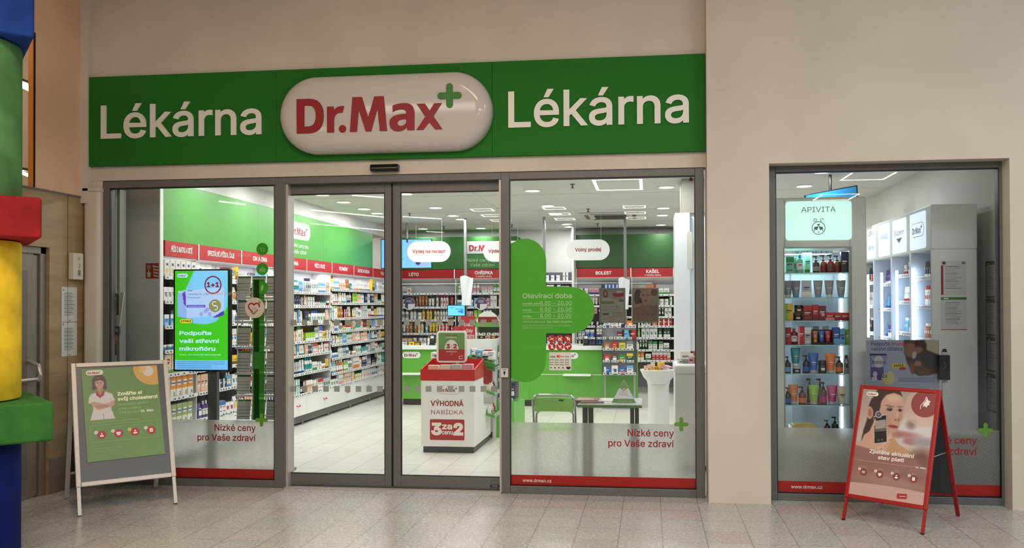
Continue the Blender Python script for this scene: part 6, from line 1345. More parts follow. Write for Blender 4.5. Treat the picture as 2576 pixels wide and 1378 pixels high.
f = Fr(((lx0_+lx1_)/2, AY-.002, (lz0+lz1)/2)); mb = MB(); mb.frr(f, 0, 0, lx1_-lx0_, lz1-lz0, .03, M((196, 238, 228), .3, 0, .85), 0, .004); mb.build('light_box', t)
GT2 = M((120, 140, 136), .5); lettering(f, 'APIVITA', 0, .075, .045, GT2, t, w=.29, d=.005)
mb = MB(); mb.fring(f, 0, -.065, .052, .058, GT2, .005); [mb.fring(f, q*.028, .0+.005, .01, .015, GT2, .005, 0 if q > 0 else -90, 290) for q in (-1, 1)]; [mb.fpoly(f, [(0, -.05), (q*.035, -.055), (q*.04, -.075), (q*.012, -.085)], GT2, .005) for q in (-1, 1)]; mb.fpoly(f, [(-.012, -.03), (.012, -.03), (.008, -.045), (-.008, -.045)], GT2, .005); [mb.fdisc(f, x, z, .006, GT2, .005, n=10) for x, z in ((0, -.1), (-.036, -.088), (.036, -.088))]; mb.build('bee_emblem', t)
for px, lab in ((2117, 0), (2132, 1)):
    x = at(px, 900, AY+.36).x; mb = MB(); mb.rbox(x-.011, x+.011, AY+.35, AY+.372, gz0+.03, gz1-.15, .01, LEDW); mb.build('light_tube', t)
mb = MB(); mb.box(gx0+.01, gx0+.03, AY+.35, AY+.37, gz0+.03, gz1-.1, LEDW); mb.build('light_tube', t)
mb = MB(); mb.box(gx0, gx1, AY+.395, AY+.4, gz0, gz1, GLASS_S); mb.build('glass_back', t)
lv = [1.888, 1.67, 1.466, 1.255, 1.003, .729]
for z in lv: mb = MB(); mb.box(gx0+.001, gx1-.001, AY+.02, AY+.38, z-.008, z, GLASS_S); mb.box(gx0+.001, gx1-.001, AY+.018, AY+.02, z-.009, z, M((170, 214, 214), .2)); mb.build('glass_shelf', t)
def ap_put(kind, px, i, w, h, A, B, lab, dy=.08, d=None, **kw): x = at(px, 800, AY+dy).x; return put(kind, w, d or w*.8, h, A, B, (x, AY+dy+(d or w*.8)/2, (lv[i] if i < 6 else gz0)+.001), 0, lab, None, kw.get('seed', 1))
sh = ['top', 'second', 'third', 'fourth', 'fifth', 'sixth']
for k, (kd, px, w, h, A, B, lab) in enumerate((('carton', 1988, .07, .14, 'mint', 'green', 'mint carton, leftmost on the top glass shelf'), ('carton', 2000, .07, .13, 'mint', 'teal', 'second mint carton on the top glass shelf'), ('bottle', 2014, .07, .16, 'mint', 'teal', 'mint bottle on the top glass shelf'), ('tube', 2033, .085, .18, 'mint', 'green', 'large mint tube leaning on the top glass shelf'), ('pump bottle', 2055, .06, .15, 'black', 'grey', 'black pump bottle beside the mint tube'), ('pump bottle', 2073, .065, .16, 'brown', 'maroon', 'first brown pump bottle on the top glass shelf'), ('pump bottle', 2091, .065, .16, 'maroon', 'brown', 'dark red pump bottle on the top glass shelf'), ('pump bottle', 2108, .065, .155, 'brown', 'maroon', 'second brown pump bottle, right part of the top glass shelf'), ('carton', 2126, .06, .18, 'black', 'navy', 'tall black carton at the right end of the top glass shelf'))): ap_put(kd, px, 0, w, h, A, B, lab, .06+.03*(k % 2))
for k, px in enumerate((1984, 2004, 2030, 2060, 2088, 2118)): ap_put('tube' if k != 2 else 'carton', px, 1, .08, .15, 'grey' if k not in (2,) else 'silver', 'sky blue' if k % 2 else 'white', 'grey tube pack, %s of six on the second glass shelf' % ['first', 'second', 'third, silver one', 'fourth', 'fifth', 'sixth'][k], .08, seed=2)
for k, (kd, px, w, h, A, B, lab, dz) in enumerate((('carton', 1985, .07, .15, 'yellow', 'lime', 'pale yellow carton on the third glass shelf', 0), ('jar', 2008, .085, .07, 'black', 'brown', 'lower black jar on the third glass shelf', 0), ('jar', 2010, .075, .065, 'brown', 'black', 'upper dark jar stacked on the third glass shelf', .071), ('carton', 2032, .075, .13, 'maroon', 'red', 'dark red carton on the third glass shelf, leftmost of five', 0), ('carton', 2052, .05, .14, 'red', 'maroon', 'tall slim red carton on the third glass shelf', 0), ('carton', 2069, .06, .13, 'maroon', 'pink', 'dark red carton right of the tall slim one', 0), ('carton', 2088, .075, .07, 'red', 'pink', 'low red box on the third glass shelf, left one', 0), ('carton', 2108, .075, .07, 'maroon', 'red', 'low red box on the third glass shelf, middle one', 0), ('carton', 2126, .065, .068, 'red', 'maroon', 'low red box on the third glass shelf, right one', 0))):
    o = ap_put(kd, px, 2, w, h, A, B, lab, .07, seed=k); o.location.z += dz
for k, (kd, px, w, h, A, B, lab, dy) in enumerate((('carton', 1983, .05, .15, 'red', 'maroon', 'red carton, leftmost on the fourth glass shelf', .06), ('bottle', 1998, .06, .14, 'maroon', 'red', 'red bottle on the fourth glass shelf', .06), ('carton', 2015, .06, .16, 'red', 'pink', 'bright red tall carton on the fourth glass shelf', .06), ('carton', 2032, .06, .15, 'silver', 'white', 'pale carton on the fourth glass shelf', .07), ('carton', 2052, .05, .16, 'silver', 'grey', 'grey carton behind the black tray', .22), ('carton', 2078, .05, .16, 'pink', 'white', 'pale pink carton behind the black tray', .22), ('carton', 2104, .06, .15, 'blue', 'sky blue', 'light blue carton on the fourth glass shelf', .08), ('carton', 2119, .05, .14, 'sky blue', 'blue', 'second blue carton on the fourth glass shelf', .08), ('carton', 2132, .045, .13, 'lime', 'green', 'light green carton at the right end, fourth glass shelf', .08))): ap_put(kd, px, 3, w, h, A, B, lab, dy, seed=k)
t = thing('gift_tray', 'black tray holding three small coloured tubes on the fourth glass shelf', 'tray', (at(2069, 866, AY+.06).x, AY+.06, lv[3])); x = at(2069, 866, AY+.06).x
mb = MB(); mb.box(x-.095, x+.095, AY+.05, AY+.15, lv[3]+.001, lv[3]+.02, BLACK); mb.box(x-.095, x+.095, AY+.145, AY+.15, lv[3]+.02, lv[3]+.13, BLACK); mb.box(x-.095, x-.085, AY+.06, AY+.145, lv[3]+.02, lv[3]+.12, BLACK); mb.box(x+.085, x+.095, AY+.06, AY+.145, lv[3]+.02, lv[3]+.12, BLACK); mb.build('tray', t)
for k, A in enumerate(('amber', 'blue', 'red')): put('tube', .05, .03, .1, A, 'yellow' if k == 0 else A, (x-.055+k*.055, AY+.1, lv[3]+.021), 0, 'small %s tube in the black gift tray' % A, None, 1)
for k, (kd, px, w, h, A, B, lab, dy, dz) in enumerate((('pump bottle', 1981, .06, .15, 'black', 'sky blue', 'dark pump bottle with pale blue label, left end of the fifth glass shelf', .05, 0), ('jar', 2004, .07, .06, 'black', 'silver', 'black jar under the teal tube, fifth glass shelf', .06, 0), ('tube', 2002, .085, .16, 'teal', 'white', 'teal tube standing on a black jar, fifth glass shelf', .06, .061), ('pump bottle', 2028, .065, .16, 'black', 'blue', 'dark pump bottle with blue label, fifth glass shelf', .07, 0), ('tube', 2047, .09, .175, 'blue', 'silver', 'bright blue tube on the fifth glass shelf', .05, 0), ('jar', 2069, .08, .11, 'black', 'black', 'black jar between the blue and orange tubes', .08, 0), ('tube', 2091, .09, .175, 'orange', 'silver', 'orange tube on the fifth glass shelf', .05, 0), ('pump bottle', 2112, .065, .15, 'brown', 'orange', 'dark pump bottle with orange label, fifth glass shelf', .07, 0), ('spray bottle', 2129, .04, .16, 'grey', 'black', 'small grey dropper bottle, right end of the fifth glass shelf', .07, 0), ('pump bottle', 1981, .06, .15, 'black', 'blue', 'dark pump bottle with lilac label, left end of the sixth glass shelf', .05, 1), ('tube', 1996, .09, .17, 'orange', 'silver', 'orange tube, sixth glass shelf', .05, 1), ('pump bottle', 2018, .07, .16, 'brown', 'orange', 'amber pump bottle with orange label, sixth glass shelf', .06, 1), ('tube', 2048, .09, .17, 'lime', 'silver', 'lime yellow tube, sixth glass shelf', .05, 1), ('pump bottle', 2071, .065, .2, 'brown', 'magenta', 'tall dark pump bottle with pink label, sixth glass shelf', .07, 1), ('tube', 2094, .09, .165, 'magenta', 'silver', 'pink tube, sixth glass shelf', .05, 1), ('tube', 2118, .08, .16, 'cream', 'white', 'pale tilted tube at the right of the sixth glass shelf', .06, 1), ('pump bottle', 2036, .06, .22, 'black', 'brown', 'tall black pump bottle at the back, sixth glass shelf', .2, 1), ('pump bottle', 2062, .06, .22, 'brown', 'black', 'tall brown pump bottle at the back, sixth glass shelf', .2, 1))):
    i = 5 if dz == 1 else 4; o = ap_put(kd, px, i, w, h, A, B, lab, dy, seed=k)
    if 0 < dz < 1: o.location.z += dz
for k, px in enumerate((2080, 2100)): ap_put('pump bottle', px, 6, .06, .14+.03*k, 'black', 'grey', '%s black pump bottle low in the lit cabinet behind the film' % ['left', 'right'][k], .1)
t = thing('yellow_tray', 'flat yellow tray low in the lit cabinet', 'tray', (at(2020, 1066, AY+.1).x, AY+.1, gz0)); x = at(2025, 1066, AY+.1).x; mb = MB(); mb.box(x-.12, x+.1, AY+.04, AY+.24, gz0+.001, gz0+.085, M((206, 196, 150), .4)); mb.box(x-.1, x+.08, AY+.05, AY+.2, gz0+.086, gz0+.1, M((222, 190, 60), .4)); mb.build('tray', t)
# wall of brand cabinets facing the room
bx = 2.42; bz1, bz0 = 2.47, 2.08; by0, by1 = AY+.04, 3.1
t = bc = thing('brand_cabinet', 'long white cosmetics cabinet with lit brand panels along the right wall', 'display cabinet', (bx, (by0+by1)/2, 0))
LC = M((214, 226, 242), .4)
mb = MB(); mb.box(bx, 2.80, by0, by1, bz0, bz1, WC); mb.box(bx, 2.80, by0, by0+.03, 0, bz0, WC); mb.box(bx, 2.80, by1-.03, by1, 0, bz0, WC); mb.box(2.78, 2.80, by0, by1, 0, bz0, LC); mb.box(bx, 2.80, by0, by1, 0, .5, WC); mb.build('body', t, bevel=.01)
edges = [by0, 1.09, 1.72, 2.4, by1]
fb3 = Fr((bx-.001, 0, 0), (0, -1, 0), (0, 0, 1))
pans = [('Dr.Max', 2330, 2290), ('Eucerin', 2281, 2246), ('URIAGE', 2239, 2211), ('LIERAC', 2203, 2182)]
for k, (nm, pa, pb) in enumerate(pans):
    ya, yb = atx(pa, 600, bx).y, atx(pb, 600, bx).y; yc = (ya+yb)/2
    mb = MB(); mb.frr(fb3, -yc, 2.27, yb-ya, .33, .025, M((214, 228, 246), .3, 0, .75), 0, .003); mb.build('brand_panel', t)
    TG3 = M((110, 122, 136), .5)
    if nm == 'Dr.Max': flogo(MB(), fb3, -yc, 2.28, (yb-ya)*.8, M((214, 228, 246), .3, 0, .75), TG3, TG3, .0045, ring=TG3).build('brand_emblem', t)
    else: lettering(fb3, nm, -yc, 2.28 if nm != 'LIERAC' else 2.36, .05, TG3, t, w=(yb-ya)*.66, d=.004)
    if nm == 'Eucerin': mb = MB(); mb.fpoly(fb3, [(-yc-.1, 2.25), (-yc+.1, 2.25), (-yc, 2.2)], TG3, .004); mb.build('brand_emblem', t)
    if nm == 'LIERAC': lettering(fb3, 'Avène', -yc, 2.2, .06, TG3, t, w=(yb-ya)*.6, d=.004)
for k in range(1, 4): mb = MB(); mb.box(bx+.0, 2.78, edges[k]-.025, edges[k]+.025, .5, bz0, LC); mb.build('divider', t)
for k, px in enumerate((2299, 2256, 2218, 2184)):
    y = atx(px, 750, bx+.01).y; mb = MB(); z0, z1 = 1.24, 1.94; mb.rbox(bx+.0, bx+.022, y-.016, y+.016, z0, z1, .01, LEDW); mb.build('light_tube', t)
zs = [1.86, 1.6, 1.3, 1.0]
for k in range(4):
    a, b = edges[k]+.03, edges[k+1]-.03
    for i, z in enumerate(zs):
        z += [0, .04, -.03, .0][k]
        mb = MB(); mb.box(bx+.04, 2.778, a, b, z-.012, z, M((226, 236, 244), .3)); shh = mb.build('shelf', t)
        if i < 3: price_tags(shh, (bx+.036, b), (bx+.036, a), z-.035, -math.pi/2, .06, 7*k+i)
        cb = [[('white', 'navy'), ('black', 'white'), ('white', 'red'), ('amber', 'white')], [('white', 'grey'), ('sky blue', 'white'), ('white', 'red')], [('blue', 'white'), ('white', 'amber'), ('sky blue', 'blue'), ('purple', 'white')], [('black', 'white'), ('white', 'grey'), ('red', 'white')]][k]
        stock((bx+.09, b-.02), (bx+.09, a+.02), z+.001, -math.pi/2, ['carton', 'spray bottle', 'tube'], cb, .1, '%s shelf, %s lit bay at right' % (ORD[i], ['first', 'second', 'third', 'fourth'][k]), 'cosmetic box', 900+k*9+i, .2)
# sheets on the cabinet side and on the right wall
def sheet(frm, w, h, name, lab, cat, lines=12, bar=None, left=None, foot=None, parent=None, loc=None, frame=None):
    t = thing(name, lab, cat, frm.p(w/2, 0))
    mb = MB(); mb.frect(frm, 0, w, 0, h, M((206, 206, 202), .4), .0005, .001); mb.build('paper', t)
    mb = MB(); R = random.Random(int(w*1e4)+lines); LN = M((136, 138, 138), .5)
    for k in range(lines):
        z = h*(.82-.68*k/lines); x = .16; mb.frect(frm, w*x, w*(x+R.uniform(.4, .7)), z, z+h*.012+(h*.01 if k % 4 == 0 else 0), LN, .002)
    if bar: mb.frect(frm, 0, w, h*.92, h, M(bar, .5), .0022); mb.frr(frm, w*.2, h*.96, w*.2, h*.04, h*.02, WHITE, .003)
    if left: mb.frect(frm, 0, w*.09, .02*h, h*.86, M(left, .5), .0022); mb.fdisc(frm, w*.12, h*.93, w*.07, M((90, 50, 50), .5), .003, n=12); mb.frect(frm, w*.82, w*.96, h*.9, h*.96, M((100, 110, 110), .5), .003)
    if foot: mb.frect(frm, 0, w, 0, h*.02, M(foot, .5), .0022)
    mb.build('print', t)
    if frame: mb = MB(); [mb.frect(frm, a, b, c, d, M(frame, .4), .001, .006) for a, b, c, d in ((-.012, 0, -.012, h+.012), (w, w+.012, -.012, h+.012), (0, w, -.012, 0), (0, w, h, h+.012))]; mb.build('frame', t)
    return t
fs1 = Fr((2.498, by0-.0005, 1.682)); q = sheet(fs1, .208, .3, 'certificate', 'certificate sheet with red left margin on the white cabinet side', 'certificate', 13, None, (150, 26, 40))
lettering(fs1, 'C E R T I F I K Á T', .115, .24, .009, M((120, 80, 80), .5), q, d=.003, res=1)
fs2 = Fr((2.496, by0-.0005, 1.385)); sheet(fs2, .21, .282, 'notice', 'notice sheet with green head and red foot below the certificate', 'notice', 16, (76, 124, 60), None, (160, 30, 44))
fw_ = Fr((XR-.001, 0, 0), (0, -1, 0), (0, 0, 1))
for j, (pa, pb) in enumerate(((660, 745), (755, 840), (850, 930), (942, 1030))):
    za, zb = atx(2490, pa, XR).z, atx(2490, pb, XR).z
    for i, (y0_, y1_) in enumerate(((.56, .335), (.315, .18))):
        fz = Fr((XR-.001, y0_, zb), (0, -1, 0), (0, 0, 1)); sheet(fz, y0_-y1_, za-zb, 'wall_notice', 'framed notice with green head on the right wall, %s row, %s' % (ORD[j] if j < 3 else 'bottom', ['the wider one', 'by the window frame'][i]), 'notice', 10+j, (96, 126, 84) if i == 0 else None, None, None, frame=(120, 122, 120))
# advert board with baby and milk tin, dispenser on its white post
bx0, bx1, bz_0, bz_1 = 1.803, 2.384, .68, 1.31; BYY = .2
t = thing('advert_board', 'pale blue advert board reading Podpořte imunitu vašeho děťátka behind the red stand', 'advert', ((bx0+bx1)/2, BYY, 0)); w, h = bx1-bx0, bz_1-bz_0
mb = MB(); mb.box(bx0, bx1, BYY, BYY+.012, bz_0, bz_1, M((206, 212, 222), .5)); mb.box((bx0+bx1)/2-.03, (bx0+bx1)/2+.03, BYY+.013, BYY+.05, .01, bz_1-.1, M((200, 200, 200), .4)); mb.box(bx0+.1, bx1-.22, BYY-.05, BYY+.2, 0, .01, M((190, 190, 190), .4)); mb.build('board', t)
f = Fr((bx0, BYY-.001, bz_0)); P = Paint(w, h, 120, 124, (176, 184, 206)); K = .6      # upper 60 % is what shows
def bv(v): return v*K
P.poly([(.52, 0), (1, 0), (1, bv(.72)), (.85, bv(.78)), (.72, bv(.79)), (.62, bv(.7)), (.56, bv(.5)), (.53, bv(.3)), (.52, bv(.15))], (88, 58, 46), 1, .01)
P.poly([(.8, 0), (1, 0), (1, bv(.33)), (.88, bv(.25)), (.82, bv(.2))], (196, 186, 156), 1, .02); P.ell(.62, bv(.22), .1, .1, (150, 106, 84), 0, .5); P.ell(.75, bv(.13), .08, .085, (70, 44, 36), 0, .3); P.ell(.72, bv(.23), .06, .05, (160, 110, 86), 0, .4)
P.poly([(.78, bv(.24)), (.88, bv(.26)), (1, bv(.36)), (1, bv(.7)), (.85, bv(.62)), (.72, bv(.45)), (.68, bv(.34))], (66, 58, 58), 1, .02); P.ell(.69, bv(.42), .06, .06, (76, 66, 80), 0, .3); P.ell(.71, bv(.54), .05, .05, (180, 130, 110), 0, .4); P.ell(.75, bv(.66), .12, .05, (110, 70, 50), 15, .5); P.ell(.66, bv(.33), .03, .05, (200, 186, 186), 10, .4); P.ell(.63, bv(.62), .03, .08, (140, 86, 64), 0, .5)
P.poly([(.05, bv(.33)), (.28, bv(.33)), (.28, bv(.9)), (.06, bv(.88))], (70, 66, 140)); P.poly([(.06, bv(.35)), (.28, bv(.35)), (.28, bv(.6)), (.06, bv(.6))], (160, 158, 196)); P.poly([(.05, bv(.31)), (.285, bv(.31)), (.285, bv(.35)), (.05, bv(.35))], (44, 42, 92)); P.ell(.17, bv(.48), .065, .08, (226, 218, 214)); P.ell(.12, bv(.76), .03, .04, (210, 206, 220)); P.ell(.3, bv(.84), .09, .09, (226, 216, 140)); P.ell(.27, bv(.66), .035, .06, (150, 186, 220)); P.ell(.11, bv(.86), .04, .03, (220, 210, 220))
P.poly([(.44, bv(.82)), (.94, bv(.82)), (.94, bv(.93)), (.44, bv(.93))], (150, 158, 196)); P.build(f, 0, 0, 'picture', t)
NB = M((64, 72, 110), .5); lettering(f, 'Podpořte', w*.065, h*(1-bv(.125)), .03, NB, t, al='L', bold=.02, w=w*.26, d=.002); lettering(f, 'imunitu', w*.35, h*(1-bv(.125)), .03, M((190, 50, 70), .5), t, al='L', bold=.02, w=w*.22, d=.002); lettering(f, 'vašeho děťátka', w*.065, h*(1-bv(.235)), .03, NB, t, al='L', bold=.02, w=w*.43, d=.002)
lettering(f, 'Nutrilon', w*.17, h*(1-bv(.53)), .028, M((40, 40, 90), .5), t, d=.002, w=w*.18, bold=.02)
mb = MB(); mb.frr(f, w*.445, h*(1-bv(.57)), w*.19, .042, .02, M((226, 196, 50), .4), .002); mb.frr(f, w*.5, h*(1-bv(.63)), w*.09, .022, .011, M((190, 40, 60), .4), .003); mb.build('price_badge', t); lettering(f, '449Kč', w*.445, h*(1-bv(.595)), .024, M((50, 50, 50), .5), t, d=.003, bold=.04, w=w*.13); lettering(f, '2x', w*.25, h*(1-bv(.83)), .03, NB, t, d=.002, bold=.04, res=1)
t = thing('dispenser', 'black box dispenser on a slim white post right of the advert board', 'dispenser', (2.42, .16, 0)); p0, p1 = at(2362, 955, .15), at(2388, 893, .15); a, b = at(2373, 880, .17).x, at(2386, 880, .17).x
mb = MB(); mb.box(p0.x, p1.x, .13, .19, p0.z, p1.z, M((14, 14, 16), .4)); mb.build('box', t, bevel=.004); mb = MB(); mb.box(a, b, .192, .22, .012, at(2380, 885, .2).z, M((206, 208, 206), .4)); mb.rbox((a+b)/2-.15, (a+b)/2+.15, .08, .36, 0, .012, .04, M((150, 150, 150), .4)); mb.build('post', t)
mb = MB(); z = at(2380, 885, .2).z; mb.lathe([((b-a)/2, 0), ((b-a)/2*.9, .015), ((b-a)/4, .026)], ((a+b)/2, .206, z), M((30, 30, 34), .4), 12); mb.fring(Fr(((p0.x*.8+p1.x*.2), .129, (p0.z+p1.z)/2+.02)), 0, 0, .03, .034, M((90, 110, 130), .4), .0, -70, 70); mb.build('camera_cap', t)
# television under the ceiling behind, vichy sign, white screen behind the lit cabinet
t = thing('ceiling_television', 'dark blue television hanging tilted under the ceiling behind the mint light box', 'television', at(2092, 480, 2.4))
V = [at(2024, 491, 2.4), at(2157, 466, 2.4), at(2161, 540, 2.4), at(2028, 560, 2.4)]
mb = MB(); vs = [tuple(v) for v in V]+[tuple(v+Vector((0, .05, .01))) for v in V]; mb.add(vs, [(3, 2, 1, 0), (4, 5, 6, 7), (0, 1, 5, 4), (1, 2, 6, 5), (2, 3, 7, 6), (3, 0, 4, 7)], M((14, 24, 40), .3)); mb.build('housing', t)
c_ = sum(V, Vector())/4; mb = MB(); mb.add([tuple(c_+(v-c_)*.95+Vector((0, -.003, 0))) for v in V], [(3, 2, 1, 0)], M((36, 104, 146), .2, 0, .8)); mb.build('screen', t); mb = MB(); mb.tube([tuple((V[0]+V[1])/2+Vector((0, .03, -.02))), ((V[0].x+V[1].x)/2, 2.43, CEIL-.002)], .015, BLACK, 8); mb.build('ceiling_rod', t)
p0, p1 = at(1990, 643, 1.1), at(2095, 618, 1.1); t = thing('brand_sign', 'pale lettered sign seen through the top of the lit cabinet', 'sign', ((p0.x+p1.x)/2, 1.1, p0.z-.03)); mb = MB(); mb.box(p0.x, p1.x, 1.1, 1.13, 0.02, p1.z+.1, M((222, 232, 244), .4)); mb.build('panel', t); lettering(Fr((0, 1.099, 0)), 'VICHY', (p0.x+p1.x)/2, p0.z+.018, .06, M((130, 140, 156), .5), t, d=.002, w=.34)
area_lamp(((gx0+gx1)/2, AY+.2, gz1-.02), gx1-gx0-.1, .2, 9, (.86, .95, 1), 'cabinet_lamp')  # fill light added to brighten the cabinet inside, besides its light tubes
mb = MB(); x0 = at(1990, 700, 1.14).x; xe = at(2170, 700, 1.14).x; mb.box(x0-.3, xe, 1.14, 1.16, 0, 2.1, M((230, 232, 244), .5)); mb.box(x0-.3, xe, 1.14, 1.16, 0, 0, WC) if 0 else None; tag(mb.build('cabinet_back'), 'pale blue back panel of a neighbouring cabinet seen through the glass shelves', 'panel')

# ================================================================ IN THE HALL
def a_board(name, lab, FL, FR, lean, H, spread, t0, matf, wpro, dep, paint_fn, back, rearmat, mid):
    FL = Vector((*FL, 0)); FR = Vector((*FR, 0)); r = (FR-FL).normalized(); W_ = (FR-FL).length; n = Vector((-r.y, r.x, 0))
    if n.y < 0: n = -n
    u = (n*lean+Vector((0, 0, H))).normalized(); L = math.hypot(lean, H); ub = (-(n)*(spread-lean)+Vector((0, 0, H))).normalized()
    t = thing(name, lab, 'advertising stand', (FL+FR)/2+n*(spread/2)); fr = Fr(FL, r, u); q = wpro; nb = fr.n
    mb = MB()
    def bar(a0, a1, b0, b1, d0, d1, m, F_=fr):
        vs = [F_.p(a, b, d) for d in (d0, d1) for b in (b0, b1) for a in (a0, a1)]; mb.add(vs, [(0, 2, 3, 1), (4, 5, 7, 6), (0, 1, 5, 4), (2, 6, 7, 3), (0, 4, 6, 2), (1, 3, 7, 5)], m)
    hb = L*t0
    bar(-q*.4, q*.6, hb, L, -dep, .004, matf); bar(W_-q*.6, W_+q*.4, hb, L, -dep, .004, matf); bar(q*.6, W_-q*.6, hb, hb+q, -dep, .004, matf); bar(q*.6, W_-q*.6, L-q, L, -dep, .004, matf); mb.build('front_frame', t, bevel=.005)
    for a in (-q*.25, W_-q*.45): mb = MB(); bar(a, a+q*.7, .012, hb-.001, -dep*.9, -.002, matf); bar(a, a+q*.7, .001, .012, -dep*.9, -.002, BLACK); mb.build('leg', t)
    mb = MB(); bar(q*.6, W_-q*.6, hb+q, L-q, -dep*.7, -.006, back); mb.build('front_panel', t)
    FBL = FL+n*spread; f2 = Fr(FBL, r, ub); L2 = math.hypot(spread-lean, H)-.01
    # rear frame (normal points the same way; thickness away from the front)
    mb = MB(); bar(-q*.4, q*.6, .012, L2, -.004, dep*.6, matf, f2); bar(W_-q*.6, W_+q*.4, .012, L2, -.004, dep*.6, matf, f2); bar(q*.6, W_-q*.6, hb, hb+q*.7, -.004, dep*.6, matf if mid else back, f2); bar(q*.6, W_-q*.6, L2-q, L2, -.004, dep*.6, matf, f2); mb.build('rear_frame', t, bevel=.004)
    mb = MB(); bar(q*.6, W_-q*.6, hb+q*.7, L2-q, 0, .012, rearmat, f2); mb.build('rear_panel', t)
    mb = MB(); bar(W_*.0, W_*.05, L-q*1.2, L+.004, -dep*1.3, -dep*.9, M((120, 120, 122), .3, .6)); bar(W_*.95, W_*1.0, L-q*1.2, L+.004, -dep*1.3, -dep*.9, M((120, 120, 122), .3, .6)); mb.build('hinge', t)
    for s_ in (0.02, W_-.02):
        mb = MB(); mb.tube([fr.p(s_, L*.52, -dep), f2.p(s_, L2*.52, 0)], .004, M((190, 190, 190), .3, .6), 6); mb.build('stay', t)
    paint_fn(t, fr, W_, L, hb, q)
    return t
def nurse(t, fr, W_, L, hb, q):
    x0, z0 = q*.6, hb+q; iw, ih = W_-q*1.2, L-2*q-hb
    f = Fr(fr.p(x0+iw*.078, z0+ih*.16, .0), (fr.r+fr.u*.018), fr.u-fr.r*.018); w, h = iw*.865, ih*.82
    PO = (108, 146, 80); P = Paint(w, h, 150, 205, PO)
    P.grad((112, 150, 84), (116, 156, 84), 0, 1)
    P.disc(.93, .03, .255, (232, 180, 96)); P.ell(.87, .06, .075, .06, (236, 226, 220), 0, .1); P.disc(.80, .03, .05, (240, 200, 130), .4); P.disc(.77, .06, .02, (240, 200, 130), .4)
    A = P.A
    hair = (84, 66, 60); skin = (206, 164, 146); coat = (226, 220, 218)
    P.poly([(.07, .56), (.12, .44), (.34, .44), (.385, .56)], coat, 1, .004); P.poly([(.238, .5), (.246, .5), (.248, .56), (.238, .56)], (120, 112, 112))
    P.poly([(.06, .375), (.075, .31), (.1, .28), (.17, .262), (.3, .262), (.37, .29), (.4, .355), (.385, .38), (.35, .365), (.345, .45), (.12, .45), (.11, .385)], coat, 1, .004)
    P.ell(.215, .15, .09, .085, hair, 0, .12); P.poly([(.125, .15), (.305, .15), (.31, .22), (.28, .245), (.255, .2), (.18, .2), (.15, .245), (.12, .22)], hair, 1, .006)
    P.poly([(.185, .2), (.25, .2), (.26, .275), (.22, .3), (.18, .275)], (190, 146, 128), 1, .004); P.ell(.218, .165, .056, .062, skin, 0, .15); P.poly([(.155, .13), (.17, .11), (.26, .105), (.28, .13), (.27, .145), (.23, .128), (.18, .14)], hair, 1, .005)
    for ex in (.196, .24): P.ell(ex, .16, .011, .005, (70, 50, 46), 0, .6)
    P.ell(.218, .176, .006, .012, (184, 136, 118), 0, .8); P.ell(.219, .197, .022, .006, (176, 80, 80), 0, .4); P.ell(.219, .1965, .014, .0028, (236, 224, 220), 0, .5)
    P.poly([(.16, .262), (.185, .25), (.218, .295), (.25, .25), (.28, .262), (.265, .3), (.225, .32), (.215, .335), (.2, .315), (.17, .3)], (180, 64, 62), 1, .003); P.poly([(.2, .26), (.24, .26), (.219, .3)], (196, 150, 132), 1, .003)
    P.poly([(.09, .37), (.14, .365), (.28, .4), (.37, .37), (.4, .395), (.37, .425), (.2, .455), (.15, .445)], skin, 1, .006); P.poly([(.14, .41), (.27, .395), (.33, .41), (.29, .43), (.17, .435)], (188, 142, 124), 1, .006); P.ell(.315, .395, .03, .014, (216, 176, 158), -10, .4); P.poly([(.1, .38), (.15, .36), (.155, .365), (.105, .39)], (190, 150, 136))
    P.build(f, 0, 0, 'poster', t)
    YW_ = M((236, 238, 196), .5); PG = M((160, 196, 130), .5)
    for s_, v, hh, ww, m, b_ in (('Změřte si', .315, .036, .32, YW_, .06), ('svůj cholesterol', .372, .036, .53, YW_, .06), ('Orientační měření', .427, .026, .4, PG, 0.), ('a konzultace', .472, .026, .29, PG, 0.), ('v lékárnách', .517, .026, .27, PG, 0.)): lettering(f, s_, w*.44, h*(1-v), h*hh, m, t, al='L', w=w*ww, bold=b_, d=.002)
    lettering(f, 'Dr. Max', w*.73, h*(1-.517), h*.026, M((226, 232, 220), .5), t, al='L', w=w*.17, bold=.05, d=.002)
    lettering(f, 'Jak si jednoduše zkontrolovat hladinu cholesterolu?', w*.08, h*.405, h*.013, PG, t, al='L', w=w*.62, d=.002, res=1)
    RD = M((176, 52, 58), .5)
    for k in range(4):
        x = w*(.2+.215*k); z = h*.275
        mb = MB(); mb.fdisc(f, x, z, w*.058, RD, .002); mb.fdisc(f, x-w*.07, z+h*.03, w*.025, M((222, 222, 206) if k != 2 else (230, 190, 110), .5), .0026); mb.build('step_badge', t)
        mb = MB(); d = .0034
        if k in (0, 2): mb.fdisc(f, x, z+w*.016, w*.012, WS, d, n=12); mb.frr(f, x, z-w*.016, w*.05, w*.026, w*.01, WS, d)
        if k == 1: mb.frect(f, x-w*.03, x+w*.03, z-w*.005, z+w*.02, WS, d); mb.frect(f, x-w*.022, x+w*.022, z-w*.028, z-w*.007, WS, d)
        if k == 3: mb.frr(f, x, z, w*.044, w*.056, w*.006, WS, d); [mb.frect(f, x-w*.012, x+w*.012, z-w*.012+w*.014*j, z-w*.008+w*.014*j, RD, d+.001) for j in range(2)]
        mb.build('step_icon', t)
        lettering(f, str(k+1), x-w*.07, z+h*.024, h*.012, M((90, 90, 80), .5), t, d=.0036, res=1); lettering(f, ['Vyberte si', 'Navštivte lékárnu', 'Změřte si hodnotu', 'Zapište si'][k], x, h*.345, h*.01, PG, t, d=.002, res=1)
